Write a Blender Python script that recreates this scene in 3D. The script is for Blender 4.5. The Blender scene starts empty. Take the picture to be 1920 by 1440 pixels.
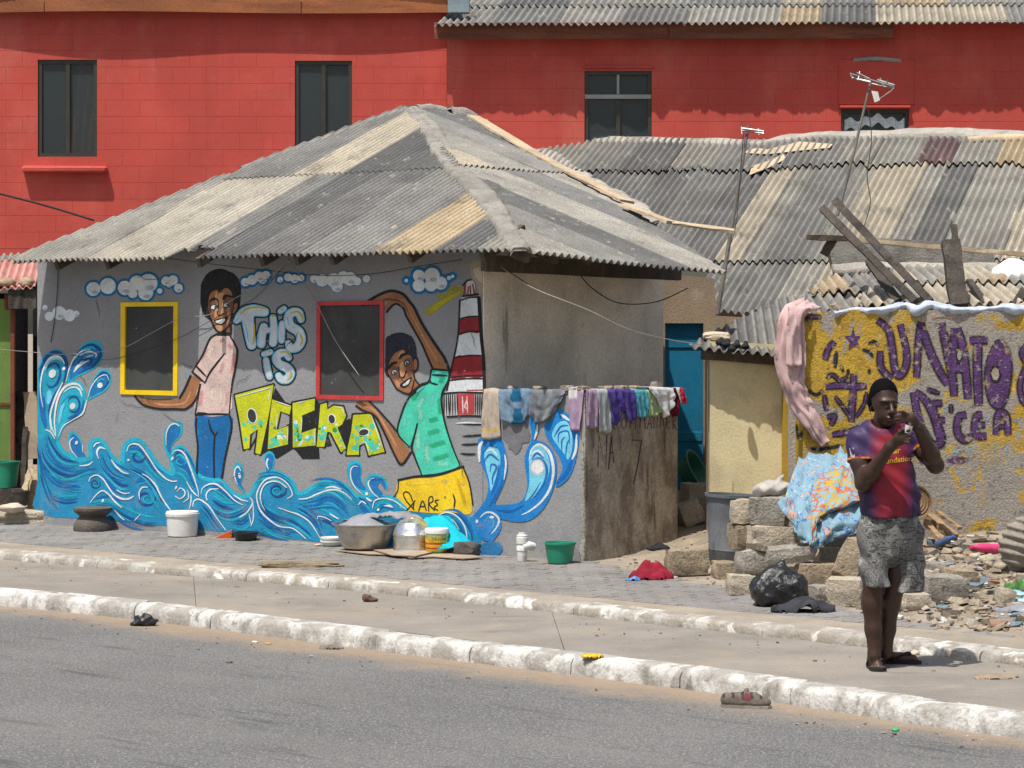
import bpy, bmesh, math, random
import numpy as np
from mathutils import Vector, Matrix, noise as mnoise
from mathutils.geometry import tessellate_polygon
from mathutils.bvhtree import BVHTree

# ---------------------------------------------------------------- camera, sky, sun, exposure
scene = bpy.context.scene
COL = scene.collection
F, CX, HY, CZ = 5000.0, 960.0, 610.0, 2.07        # focal length in photo pixels, principal column, horizon row, eye height
cam_data = bpy.data.cameras.new('camera')
cam = bpy.data.objects.new('camera', cam_data); COL.objects.link(cam)
cam.location = (0, 0, CZ); cam.rotation_euler = (math.radians(90), 0, 0)
cam_data.sensor_width = 36; cam_data.lens = 36 * F / 1920
cam_data.shift_y = -(720 - HY) / 1920
cam_data.clip_start = 0.2; cam_data.clip_end = 3000
scene.camera = cam
SUN_EL, SUN_AZ = 67.5, 216.0                       # azimuth clockwise from +Y
world = bpy.data.worlds.new('World'); scene.world = world; world.use_nodes = True
wn = world.node_tree
sky = wn.nodes.new('ShaderNodeTexSky'); sky.sky_type = 'NISHITA'; sky.sun_disc = False
sky.sun_elevation = math.radians(SUN_EL); sky.sun_rotation = math.radians(SUN_AZ)
sky.air_density = 1.3; sky.dust_density = 3.5; sky.ozone_density = 1.0
bg = wn.nodes['Background']; bg.inputs['Strength'].default_value = 0.112
wn.links.new(sky.outputs[0], bg.inputs['Color'])
sun_d = bpy.data.lights.new('sun', 'SUN'); sun_d.energy = 4.9; sun_d.angle = math.radians(0.55); sun_d.color = (1.0, 0.955, 0.88)
sun = bpy.data.objects.new('sun', sun_d); COL.objects.link(sun)
_a, _e = math.radians(SUN_AZ), math.radians(SUN_EL)
SUNV = Vector((math.sin(_a) * math.cos(_e), math.cos(_a) * math.cos(_e), math.sin(_e)))
sun.location = SUNV * 60; sun.rotation_euler = SUNV.to_track_quat('Z', 'Y').to_euler()
scene.view_settings.view_transform = 'Standard'; scene.view_settings.look = 'None'
scene.view_settings.exposure = 0.15; scene.view_settings.gamma = 1.0
scene.view_settings.use_curve_mapping = False
scene.cycles.transparent_max_bounces = 32
scene.cycles.max_bounces = 8

random.seed(7); np.random.seed(7)

# ---------------------------------------------------------------- pixel -> place
def P(px, py, Y): return Vector(((px - CX) / F * Y, Y, CZ - (py - HY) / F * Y))
def RAY(px, py): return Vector(((px - CX) / F, 1.0, -(py - HY) / F))
EYE = Vector((0, 0, CZ))
def on_plane(px, py, pt, n):
    d = RAY(px, py); return EYE + d * ((pt - EYE).dot(n) / d.dot(n))
def on_z(px, py, z):
    d = RAY(px, py); return EYE + d * ((z - CZ) / d.z)
def on_f(px, py, fn, y0=20.0):
    Y = y0
    for _ in range(40):
        x = (px - CX) / F * Y; z = fn(x, Y)
        Y2 = (CZ - z) * F / (py - HY); Y = Y * .5 + Y2 * .5
    return Vector(((px - CX) / F * Y, Y, fn((px - CX) / F * Y, Y)))
def zoom(ox, oy, s): return lambda pts: [(ox + x / s, oy + y / s) for x, y in pts]

# ---------------------------------------------------------------- objects
def pw(p):
    v = Vector((0, 0, 0))
    while p is not None:
        v += Vector(p.get('_loc', (0, 0, 0))) if '_loc' in p.keys() else Vector((0, 0, 0)); break
    return v
LOC = {}
def setparent(o, parent):
    if parent is not None:
        o.parent = parent
        o.matrix_parent_inverse = Matrix.Translation(-LOC[parent.name])
def tag(o, label, cat, group=None, kind=None):
    if label: o['label'] = label
    if cat: o['category'] = cat
    if group: o['group'] = group
    if kind: o['kind'] = kind
    return o
def empty(name, loc, label=None, cat=None, group=None, kind=None):
    o = bpy.data.objects.new(name, None); COL.objects.link(o); o.location = loc
    o.empty_display_size = .1
    LOC[o.name] = Vector(loc)
    return tag(o, label, cat, group, kind)
def mesh_data(name, V, Fc, mat=None, smooth=False, cols=None, fmat=None):
    me = bpy.data.meshes.new(name)
    me.from_pydata([tuple(v) for v in V], [], [tuple(f) for f in Fc])
    if mat is not None:
        for m in (mat if isinstance(mat, (list, tuple)) else [mat]): me.materials.append(m)
    if fmat is not None: me.polygons.foreach_set('material_index', np.array(fmat, dtype=np.int32))
    if cols is not None:
        a = me.color_attributes.new('Col', 'FLOAT_COLOR', 'POINT')
        c = np.ones((len(V), 4), dtype=np.float32); cc = np.array(cols, dtype=np.float32); c[:, :cc.shape[1]] = cc
        a.data.foreach_set('color', c.ravel())
    if smooth: me.polygons.foreach_set('use_smooth', [True] * len(me.polygons))
    me.update()
    return me
def add(name, V, Fc, mat=None, parent=None, smooth=False, cols=None, fmat=None, color=None):
    """mesh in world coordinates; a top-level mesh gets its origin at its base"""
    if parent is None:
        A = np.array([tuple(v) for v in V]); loc = Vector((A[:, 0].mean(), A[:, 1].mean(), A[:, 2].min()))
        V = A - np.array(loc)
    else: loc = Vector((0, 0, 0))
    o = bpy.data.objects.new(name, mesh_data(name, V, Fc, mat, smooth, cols, fmat)); COL.objects.link(o)
    o.location = loc
    LOC[o.name] = Vector(loc) if parent is None else Vector((0, 0, 0))
    setparent(o, parent)
    if color: o.color = color
    return o
def inst(name, me, M, parent=None, color=None):
    o = bpy.data.objects.new(name, me); COL.objects.link(o); o.matrix_world = M
    LOC[o.name] = M.to_translation() if parent is None else Vector((0, 0, 0))
    if parent is not None:
        o.parent = parent; o.matrix_parent_inverse = Matrix.Translation(-LOC[parent.name]); o.matrix_basis = M
    if color: o.color = color
    return o
class MB:
    def __init__(s): s.V = []; s.F = []; s.C = []
    def part(s, V, Fc, col=None):
        b = len(s.V); s.V += [Vector(v) for v in V]; s.F += [tuple(i + b for i in f) for f in Fc]
        s.C += [col if col else (1, 1, 1, 1)] * len(V); return s
    def box(s, c, size, M=None, bev=0.0, col=None, jit=0.0):
        x, y, z = [a / 2 for a in size]; b = min(bev, x * .9, y * .9, z * .9)
        pts = []
        if b <= 0:
            pts = [(sx * x, sy * y, sz * z) for sz in (-1, 1) for sy in (-1, 1) for sx in (-1, 1)]
            fc = [(0, 2, 3, 1), (4, 5, 7, 6), (0, 1, 5, 4), (2, 6, 7, 3), (0, 4, 6, 2), (1, 3, 7, 5)]
        else:
            bm = bmesh.new(); bmesh.ops.create_cube(bm, size=2)
            for v in bm.verts: v.co = Vector((v.co.x * x, v.co.y * y, v.co.z * z))
            bmesh.ops.bevel(bm, geom=bm.edges[:], offset=b, segments=1, affect='EDGES', clamp_overlap=True)
            bm.verts.index_update(); pts = [v.co.copy() for v in bm.verts]; fc = [[v.index for v in f.verts] for f in bm.faces]; bm.free()
        if jit: pts = [Vector(p) + Vector((random.uniform(-jit, jit), random.uniform(-jit, jit), random.uniform(-jit, jit))) for p in pts]
        M = M or Matrix.Identity(3)
        return s.part([Vector(c) + (M.to_3x3() @ Vector(p)) for p in pts], fc, col)
    def prism(s, pts, off, col=None):
        n = len(pts); a = [Vector(p) for p in pts]; b = [p + Vector(off) for p in a]
        tris = tessellate_polygon([a]); f = []
        nrm = (a[1] - a[0]).cross(a[-1] - a[0])
        for t in tris: f += [tuple(t), tuple(i + n for i in reversed(t))]
        f += [(i, (i + 1) % n, (i + 1) % n + n, i + n) for i in range(n)]
        return s.part(a + b, f, col)
    def tube(s, path, r, n=8, col=None, cap=True):
        path = [Vector(p) for p in path]; rs = r if isinstance(r, (list, tuple)) else [r] * len(path)
        V = []; up = None
        for i, p in enumerate(path):
            t = (path[min(i + 1, len(path) - 1)] - path[max(i - 1, 0)]).normalized()
            if up is None: up = Vector((0, 0, 1)) if abs(t.z) < .9 else Vector((1, 0, 0))
            a = t.cross(up).normalized(); b = t.cross(a).normalized(); up = -b if False else up
            V += [p + (a * math.cos(q) + b * math.sin(q)) * rs[i] for q in [2 * math.pi * k / n for k in range(n)]]
        f = [(i * n + k, i * n + (k + 1) % n, (i + 1) * n + (k + 1) % n, (i + 1) * n + k) for i in range(len(path) - 1) for k in range(n)]
        if cap: f += [tuple(range(n))[::-1], tuple((len(path) - 1) * n + k for k in range(n))]
        return s.part(V, f, col)
    def lathe(s, c, prof, n=32, M=None, sx=1.0, sy=1.0, col=None, wob=0.0):
        V = []; M = M or Matrix.Identity(3); c = Vector(c)
        ph = random.uniform(0, 6)
        for r, z in prof:
            for k in range(n):
                q = 2 * math.pi * k / n; rr = r * (1 + wob * math.sin(2 * q + ph) + wob * .6 * math.sin(3 * q + 2 * ph))
                V.append(c + M @ Vector((rr * math.cos(q) * sx, rr * math.sin(q) * sy, z)))
        m = len(prof)
        f = [(i * n + k, i * n + (k + 1) % n, (i + 1) * n + (k + 1) % n, (i + 1) * n + k) for i in range(m - 1) for k in range(n)]
        f += [tuple(range(n))[::-1], tuple((m - 1) * n + k for k in range(n))]
        return s.part(V, f, col)
    def build(s, name, mat, parent=None, smooth=False, color=None, usecol=False):
        return add(name, s.V, s.F, mat, parent, smooth, s.C if usecol else None, color=color)

def smooth_by_angle(o, deg=40):
    me = o.data
    bm = bmesh.new(); bm.from_mesh(me)
    for f in bm.faces: f.smooth = True
    for e in bm.edges:
        if len(e.link_faces) == 2: e.smooth = e.calc_face_angle(0) < math.radians(deg)
    bm.to_mesh(me); bm.free(); return o

# ---------------------------------------------------------------- materials
class NB:
    def __init__(s, name):
        s.m = bpy.data.materials.new(name); s.m.use_nodes = True; s.t = s.m.node_tree
        s.n = s.t.nodes; s.bsdf = s.n['Principled BSDF']; s.out = s.n['Material Output']
    def node(s, ty, **kw):
        x = s.n.new(ty)
        for k, v in kw.items(): setattr(x, k, v)
        return x
    def set(s, sock, v):
        if hasattr(v, 'is_output'): s.t.links.new(v, sock)
        elif isinstance(v, (tuple, list)) and sock.type == 'RGBA': sock.default_value = (*v[:3], 1)
        else: sock.default_value = v
    def pos(s, coord='pos'):
        if coord == 'pos': return s.node('ShaderNodeNewGeometry').outputs['Position']
        return s.node('ShaderNodeTexCoord').outputs['Object']
    def mapv(s, v, scale=(1, 1, 1), rot=(0, 0, 0), loc=(0, 0, 0)):
        x = s.node('ShaderNodeMapping'); s.set(x.inputs['Vector'], v)
        x.inputs['Scale'].default_value = scale; x.inputs['Rotation'].default_value = rot; x.inputs['Location'].default_value = loc
        return x.outputs[0]
    def noise(s, v, scale, detail=5, rough=.55, dist=0.0):
        x = s.node('ShaderNodeTexNoise'); s.set(x.inputs['Vector'], v)
        x.inputs['Scale'].default_value = scale; x.inputs['Detail'].default_value = detail
        x.inputs['Roughness'].default_value = rough; x.inputs['Distortion'].default_value = dist
        return x.outputs['Fac']
    def voro(s, v, scale, feature='F1', out='Distance', rnd=1.0):
        x = s.node('ShaderNodeTexVoronoi', feature=feature); s.set(x.inputs['Vector'], v); x.inputs['Scale'].default_value = scale
        x.inputs['Randomness'].default_value = rnd
        return x.outputs[out]
    def rng(s, f, a, b, c=0.0, d=1.0, smooth=True):
        x = s.node('ShaderNodeMapRange'); x.interpolation_type = 'SMOOTHSTEP' if smooth else 'LINEAR'
        s.set(x.inputs['Value'], f); x.inputs[1].default_value = a; x.inputs[2].default_value = b; x.inputs[3].default_value = c; x.inputs[4].default_value = d
        return x.outputs[0]
    def mix(s, fac, a, b, mode='MIX'):
        x = s.node('ShaderNodeMix', data_type='RGBA', blend_type=mode)
        s.set(x.inputs[0], fac); s.set(x.inputs[6], a); s.set(x.inputs[7], b)
        return x.outputs[2]
    def math(s, op, a, b=0.0):
        x = s.node('ShaderNodeMath', operation=op); s.set(x.inputs[0], a); s.set(x.inputs[1], b); return x.outputs[0]
    def grey(s, f):
        x = s.node('ShaderNodeCombineColor'); [s.set(x.inputs[i], f) for i in range(3)]; return x.outputs[0]

def lin(r, g, b):
    f = lambda c: (c / 255) / 12.92 if c / 255 <= .04045 else ((c / 255 + .055) / 1.055) ** 2.4
    return (f(r), f(g), f(b))

def mk(name, base=(.5, .5, .5), var=.18, vscale=2.0, fine=.14, fscale=45, rough=.85, bump=.35, bscale=50, bdist=.01, layers=(),
       src='rgb', metal=0.0, spec=.35, alpha=False, coord='pos', dirt=None, coarse=0.0, cscale=5, rgh_var=.1, groove=False):
    b = NB(name); v = b.pos(coord)
    if src == 'rgb': c = b.mix(0.0, base, base)
    elif src == 'vcol':
        at = b.node('ShaderNodeAttribute', attribute_name='Col'); c = at.outputs['Color']
    else: c = b.node('ShaderNodeObjectInfo').outputs['Color']
    if var:
        n = b.rng(b.noise(v, vscale, 6, .6), .28, .72, 1 - var, 1 + var)
        c = b.mix(1.0, c, b.grey(n), 'MULTIPLY')
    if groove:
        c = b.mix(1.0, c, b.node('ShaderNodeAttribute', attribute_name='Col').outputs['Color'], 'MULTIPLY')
    for L in layers:
        vv = b.mapv(v, L.get('stretch', (1, 1, 1)), loc=L.get('loc', (0, 0, 0)))
        n = b.noise(vv, L['scale'], L.get('detail', 7), L.get('rough', .6), L.get('dist', 0))
        m = b.rng(n, L['lo'], L['hi'], 0, L.get('amt', 1.0))
        if 'zlo' in L:
            sp = b.node('ShaderNodeSeparateXYZ'); b.set(sp.inputs[0], v)
            m = b.math('MULTIPLY', m, b.rng(sp.outputs[L.get('axis', 2)], L['zlo'], L['zhi'], 0, 1))
        c = b.mix(m, c, L['col'], L.get('mode', 'MIX'))
    if fine:
        n = b.rng(b.noise(v, fscale, 3, .7), .25, .75, 1 - fine, 1 + fine)
        c = b.mix(1.0, c, b.grey(n), 'MULTIPLY')
    b.set(b.bsdf.inputs['Base Color'], c)
    b.bsdf.inputs['Metallic'].default_value = metal
    b.bsdf.inputs['Specular IOR Level'].default_value = spec
    b.set(b.bsdf.inputs['Roughness'], b.rng(b.noise(v, vscale * 4, 4), .3, .7, rough - rgh_var, min(1, rough + rgh_var)))
    if bump:
        h = b.noise(v, bscale, 5, .65)
        if coarse: h = b.math('ADD', h, b.math('MULTIPLY', b.noise(v, cscale, 4, .6), coarse))
        bp = b.node('ShaderNodeBump'); bp.inputs['Strength'].default_value = bump; bp.inputs['Distance'].default_value = bdist
        b.set(bp.inputs['Height'], h); b.set(b.bsdf.inputs['Normal'], bp.outputs[0])
    if alpha and src == 'vcol':
        # spray edge: the paint thins out towards its rim, broken up by the wall's grain
        a = b.math('ADD', at.outputs['Alpha'], b.math('MULTIPLY', b.math('SUBTRACT', b.noise(v, 140, 3, .7), .5), .5))
        b.set(b.bsdf.inputs['Alpha'], b.rng(a, .05, .95, 0, 1))
    return b.m

# ---------------------------------------------------------------- signed-distance meshes (surface nets)
class SDF:
    def __init__(s, lo, hi, h):
        s.lo = np.array(lo, dtype=np.float32); s.h = h
        s.n = np.ceil((np.array(hi) - np.array(lo)) / h).astype(int) + 1
        s.v = np.full(tuple(s.n), 1.0, dtype=np.float32)
        s.ax = [s.lo[i] + np.arange(s.n[i], dtype=np.float32) * h for i in range(3)]
    def sub(s, lo, hi):
        sl = []
        for i in range(3):
            a = int(max(0, math.floor((lo[i] - s.lo[i]) / s.h))); b = int(min(s.n[i], math.ceil((hi[i] - s.lo[i]) / s.h) + 1))
            sl.append(slice(a, max(a, b)))
        X = s.ax[0][sl[0]][:, None, None]; Y = s.ax[1][sl[1]][None, :, None]; Z = s.ax[2][sl[2]][None, None, :]
        return tuple(sl), X, Y, Z
    def put(s, sl, d, k, op='u'):
        a = s.v[sl]
        if op == 'u':
            if k <= 0: s.v[sl] = np.minimum(a, d)
            else:
                h = np.clip(.5 + .5 * (a - d) / k, 0, 1); s.v[sl] = a + (d - a) * h - k * h * (1 - h)
        elif op == 's':
            d = -d
            if k <= 0: s.v[sl] = np.maximum(a, d)
            else:
                h = np.clip(.5 - .5 * (a - d) / k, 0, 1); s.v[sl] = a + (d - a) * h + k * h * (1 - h)
    def cone(s, a, b, ra, rb, k=.02, op='u', flat=None):
        a = np.array(a, dtype=float); b = np.array(b, dtype=float); R = max(ra, rb) * (1 / min(flat[1], 1) if flat else 1) + k + 3 * s.h
        sl, X, Y, Z = s.sub(np.minimum(a, b) - R, np.maximum(a, b) + R)
        d = b - a; L = max(1e-9, float(d @ d))
        t = np.clip(((X - a[0]) * d[0] + (Y - a[1]) * d[1] + (Z - a[2]) * d[2]) / L, 0, 1)
        px, py, pz = X - a[0] - t * d[0], Y - a[1] - t * d[1], Z - a[2] - t * d[2]
        if flat:        # flatten the section along a direction
            f = np.array(flat[0], dtype=float); f /= np.linalg.norm(f); q = px * f[0] + py * f[1] + pz * f[2]; g = (1 / flat[1] - 1)
            px, py, pz = px + q * f[0] * g, py + q * f[1] * g, pz + q * f[2] * g
        dist = np.sqrt(px * px + py * py + pz * pz) - (ra + (rb - ra) * t)
        if flat: dist = dist * min(flat[1], 1)
        s.put(sl, dist.astype(np.float32), k, op); return s
    def chain(s, pts, rs, k=.02, **kw):
        for i in range(len(pts) - 1): s.cone(pts[i], pts[i + 1], rs[i], rs[i + 1], k, **kw)
        return s
    def ell(s, c, r, k=.02, op='u', M=None):
        R = max(r) + k + 3 * s.h; c = np.array(c, dtype=float)
        sl, X, Y, Z = s.sub(c - R, c + R)
        x, y, z = X - c[0], Y - c[1], Z - c[2]
        if M is not None:
            m = np.array(M.to_3x3().transposed() if hasattr(M, 'to_3x3') else M); x, y, z = [m[i][0] * x + m[i][1] * y + m[i][2] * z for i in range(3)]
        q = np.sqrt((x / r[0]) ** 2 + (y / r[1]) ** 2 + (z / r[2]) ** 2)
        q2 = np.sqrt((x / r[0] ** 2) ** 2 + (y / r[1] ** 2) ** 2 + (z / r[2] ** 2) ** 2) + 1e-9
        s.put(sl, (q * (q - 1) / q2).astype(np.float32), k, op); return s
    def plane(s, p, n, k=0.0):       # cut away the side n points to
        n = np.array(n, dtype=float); n /= np.linalg.norm(n); p = np.array(p, dtype=float)
        d = (s.ax[0][:, None, None] - p[0]) * n[0] + (s.ax[1][None, :, None] - p[1]) * n[1] + (s.ax[2][None, None, :] - p[2]) * n[2]
        a = s.v
        if k <= 0: s.v = np.maximum(a, d).astype(np.float32)
        else:
            h = np.clip(.5 - .5 * (a - d) / k, 0, 1); s.v = (a + (d - a) * h + k * h * (1 - h)).astype(np.float32)
        return s
    def add(s, fn):
        s.v += fn(s.ax[0][:, None, None], s.ax[1][None, :, None], s.ax[2][None, None, :]).astype(np.float32); return s
    def mesh(s):
        v = s.v; v[[0, -1], :, :] = np.maximum(v[[0, -1], :, :], .001); v[:, [0, -1], :] = np.maximum(v[:, [0, -1], :], .001); v[:, :, [0, -1]] = np.maximum(v[:, :, [0, -1]], .001)
        nx, ny, nz = v.shape; sh = (nx - 1, ny - 1, nz - 1)
        acc = np.zeros(sh + (3,), np.float32); cnt = np.zeros(sh, np.int8)
        def cor(o): return v[o[0]:o[0] + sh[0], o[1]:o[1] + sh[1], o[2]:o[2] + sh[2]]
        for ax in range(3):
            for p in (0, 1):
                for q in (0, 1):
                    o = [0, 0, 0]; oth = [i for i in range(3) if i != ax]; o[oth[0]] = p; o[oth[1]] = q
                    o2 = list(o); o2[ax] = 1
                    A, B = cor(o), cor(o2); m = (A < 0) != (B < 0)
                    t = np.where(m, A / np.where(m, A - B, 1), 0)
                    for i in range(3): acc[..., i] += np.where(m, (o[i] + (t if i == ax else 0)), 0)
                    cnt += m
        act = cnt > 0; idx = np.full(sh, -1, np.int64); ii = np.argwhere(act); idx[act] = np.arange(len(ii))
        V = (ii + acc[act] / cnt[act][:, None]) * s.h + s.lo
        Fs = []
        sg = v < 0
        for ax in range(3):
            oth = [(ax + 1) % 3, (ax + 2) % 3]
            s0 = [slice(1, -1)] * 3; s0[ax] = slice(0, -1); s1 = list(s0); s1[ax] = slice(1, None)
            m = sg[tuple(s0)] != sg[tuple(s1)]; c = np.argwhere(m)
            if not len(c): continue
            off = np.ones(3, int); off[ax] = 0; c = c + off
            ins = sg[c[:, 0], c[:, 1], c[:, 2]]
            def cell(a, b):
                k = c.copy(); k[:, oth[0]] -= a; k[:, oth[1]] -= b; return idx[k[:, 0], k[:, 1], k[:, 2]]
            q = np.stack([cell(1, 1), cell(0, 1), cell(0, 0), cell(1, 0)], 1)
            q[~ins] = q[~ins][:, ::-1]; Fs.append(q)
        return V.astype(float), np.concatenate(Fs)
def relax(V, Fq, it=2, lam=.5):
    V = np.array(V); Fq = np.array(Fq); n = len(V)
    for _ in range(it):
        acc = np.zeros_like(V); c = np.zeros(n)
        for a, b in ((0, 1), (1, 2), (2, 3), (3, 0)):
            np.add.at(acc, Fq[:, a], V[Fq[:, b]]); np.add.at(acc, Fq[:, b], V[Fq[:, a]])
            np.add.at(c, Fq[:, a], 1); np.add.at(c, Fq[:, b], 1)
        V = V + lam * (acc / np.maximum(c, 1)[:, None] - V)
    return V
def fbm(x, y=0.0, z=0.0, o=4): return mnoise.fractal(Vector((x, y, z)), 1.0, 2.0, o)
def catmull(pts, closed=False, sub=6):
    n = len(pts); out = []
    rng = range(n if closed else n - 1)
    for i in rng:
        g = lambda k: pts[k % n] if closed else pts[max(0, min(n - 1, k))]
        p0, p1, p2, p3 = [np.array(g(i + k), dtype=float) for k in (-1, 0, 1, 2)]
        for j in range(sub):
            t = j / sub
            out.append(.5 * ((2 * p1) + (-p0 + p2) * t + (2 * p0 - 5 * p1 + 4 * p2 - p3) * t * t + (-p0 + 3 * p1 - 3 * p2 + p3) * t ** 3))
    if not closed: out.append(np.array(pts[-1], dtype=float))
    return out

# paint on a flat wall, drawn in photo pixels and thrown on the wall's plane; each layer lies a little proud of the one below
class Paint:
    def __init__(s, pt, n, step=.0006, base=.0015):
        s.pt, s.nn, s.step, s.base = pt, n, step, base; s.V = []; s.F = []; s.C = []
    def p3(s, x, y, layer): return on_plane(x, y, s.pt + s.nn * (s.base + layer * s.step), s.nn)
    def raw(s, pts, tris, col, layer, al=None):
        b = len(s.V); s.k = getattr(s, 'k', 0) + 1; s.V += [s.p3(x, y, layer + (s.k % 16) * .05 + i * .004 * min(1, 60 / len(pts))) for i, (x, y) in enumerate(pts)]; s.F += [tuple(i + b for i in t) for t in tris]
        s.C += [(*col, 1 if al is None else al[i]) for i in range(len(pts))]
    def poly(s, pts, col, layer, sm=True, sub=5, jit=.25):
        q = catmull(pts, True, sub) if sm else [np.array(p, dtype=float) for p in pts]
        q = [p + np.random.uniform(-jit, jit, 2) for p in q]
        t = tessellate_polygon([[Vector((p[0], p[1], 0)) for p in q]])
        s.raw([tuple(p) for p in q], t, col, layer)
    def stroke(s, pts, w, col, layer, sm=True, taper=(1, 1), soft=0.0, sub=6, a=1.0):
        q = catmull(pts, False, sub) if sm and len(pts) > 2 else [np.array(p, dtype=float) for p in pts]
        if len(q) == 2: q = [q[0] + (q[1] - q[0]) * t for t in np.linspace(0, 1, 5)]
        n = len(q); P_ = []; A_ = []
        offs = [-1, -.35, .35, 1] if soft else [-1, 1]; k = len(offs)
        for i in range(n):
            d = q[min(i + 1, n - 1)] - q[max(i - 1, 0)]; d = d / (np.linalg.norm(d) + 1e-9); nr = np.array([-d[1], d[0]])
            t = i / (n - 1); tw = (taper[0] + (1 - taper[0]) * min(1, t * 3)) * (taper[1] + (1 - taper[1]) * min(1, (1 - t) * 3))
            ww = (w if not isinstance(w, (list, tuple)) else np.interp(t, np.linspace(0, 1, len(w)), w)) * .5 * tw
            for o in offs:
                P_.append(tuple(q[i] + nr * ww * o)); ef = min(1, 5 * t, 5 * (1 - t)) if soft > .55 and n > 4 else 1; A_.append(ef * (a if abs(o) < 1 or not soft else a * (1 - soft)))
        if not soft and taper[0] > .6 and n > 1:   # round ends
            pass
        tr = []
        for i in range(n - 1):
            for j in range(k - 1):
                x = i * k + j; tr += [(x, x + 1, x + k + 1), (x, x + k + 1, x + k)]
        s.raw(P_, tr, col, layer, A_)
        if not soft:
            for e, tp in ((0, taper[0]), (n - 1, taper[1])):
                if tp > .6:
                    ww = (w if not isinstance(w, (list, tuple)) else (w[0] if e == 0 else w[-1])) * .5 * tp
                    s.disc(q[e][0], q[e][1], ww, ww, col, layer, n=12)
    def disc(s, x, y, rx, ry, col, layer, n=24, rot=0, jit=0.0):
        c, si = math.cos(rot), math.sin(rot); pts = [(x, y)]
        for k in range(n):
            q = 2 * math.pi * k / n; u = rx * math.cos(q) * (1 + random.uniform(-jit, jit)); v = ry * math.sin(q) * (1 + random.uniform(-jit, jit)); pts.append((x + u * c - v * si, y + u * si + v * c))
        s.raw(pts, [(0, 1 + k, 1 + (k + 1) % n) for k in range(n)], col, layer)
    def softdisc(s, x, y, rx, ry, col, layer, a=1.0, n=20):
        pts = [(x, y)] + [(x + rx * .5 * math.cos(2 * math.pi * k / n), y + ry * .5 * math.sin(2 * math.pi * k / n)) for k in range(n)] + [(x + rx * math.cos(2 * math.pi * k / n), y + ry * math.sin(2 * math.pi * k / n)) for k in range(n)]
        tr = [(0, 1 + k, 1 + (k + 1) % n) for k in range(n)]
        for k in range(n): a0, b0 = 1 + k, 1 + (k + 1) % n; tr += [(a0, a0 + n, b0 + n), (a0, b0 + n, b0)]
        s.raw(pts, tr, col, layer, [a] + [a] * n + [0] * n)
    def build(s, name, mat, parent):
        # faces towards the viewer
        F2 = []
        for f in s.F:
            a, b, c = [s.V[i] for i in f]
            F2.append(f if (b - a).cross(c - a).dot(s.nn) > 0 else f[::-1])
        return add(name, s.V, F2, mat, parent, cols=s.C)
# ---------------------------------------------------------------- frames of the place
_wr, _wl = P(905, 1040, 22.8), P(70, 950, 26.5)
WR, WL = Vector((_wr.x, _wr.y, 0)), Vector((_wl.x, _wl.y, 0))
E = (WR - WL).normalized(); NF = Vector((E.y, -E.x, 0)); BK = -NF; UP = Vector((0, 0, 1))
def wall_hit(px, py): return on_plane(px, py, WR, NF)

_k0, _k1 = on_z(0, 1030, .06), on_z(1920, 1210, .085)
_kd = Vector((_k1.x - _k0.x, _k1.y - _k0.y, 0)).normalized(); KB = Vector((-_kd.y, _kd.x, 0))
if KB.y < 0: KB = -KB
def zpave(x, y):
    d = (x - _k0.x) * KB.x + (y - _k0.y) * KB.y
    t = max(0.0, min(1.25, (.6 - x) / 5.3)) ** 1.2
    return .068 + .02 * max(0, min(d, 3.5))
_b0, _b1 = on_z(1125, 1064, .085), on_z(1920, 1196, .085)
_bd = Vector((_b1.x - _b0.x, _b1.y - _b0.y, 0)).normalized(); BB = Vector((-_bd.y, _bd.x, 0))
if BB.x < 0: BB = -BB
def bdist(x, y): return (x - _b0.x) * BB.x + (y - _b0.y) * BB.y
def zdirt(x, y):
    d = bdist(x, y)
    return .06 + .115 * max(0, d) + .045 * max(0, y - 22.5) + (.022 * fbm(x * 2.2, y * 2.2, 3.0) if d > 0 else 0)
def zg(x, y): return max(zpave(x, y), zdirt(x, y)) if x > .3 else zpave(x, y)
def GP(px, py, y0=20): return on_f(px, py, zg, y0)
def GS(px, py): return on_z(px, py, 0.0)       # on the concrete strip
ROADZ = -.12

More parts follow.
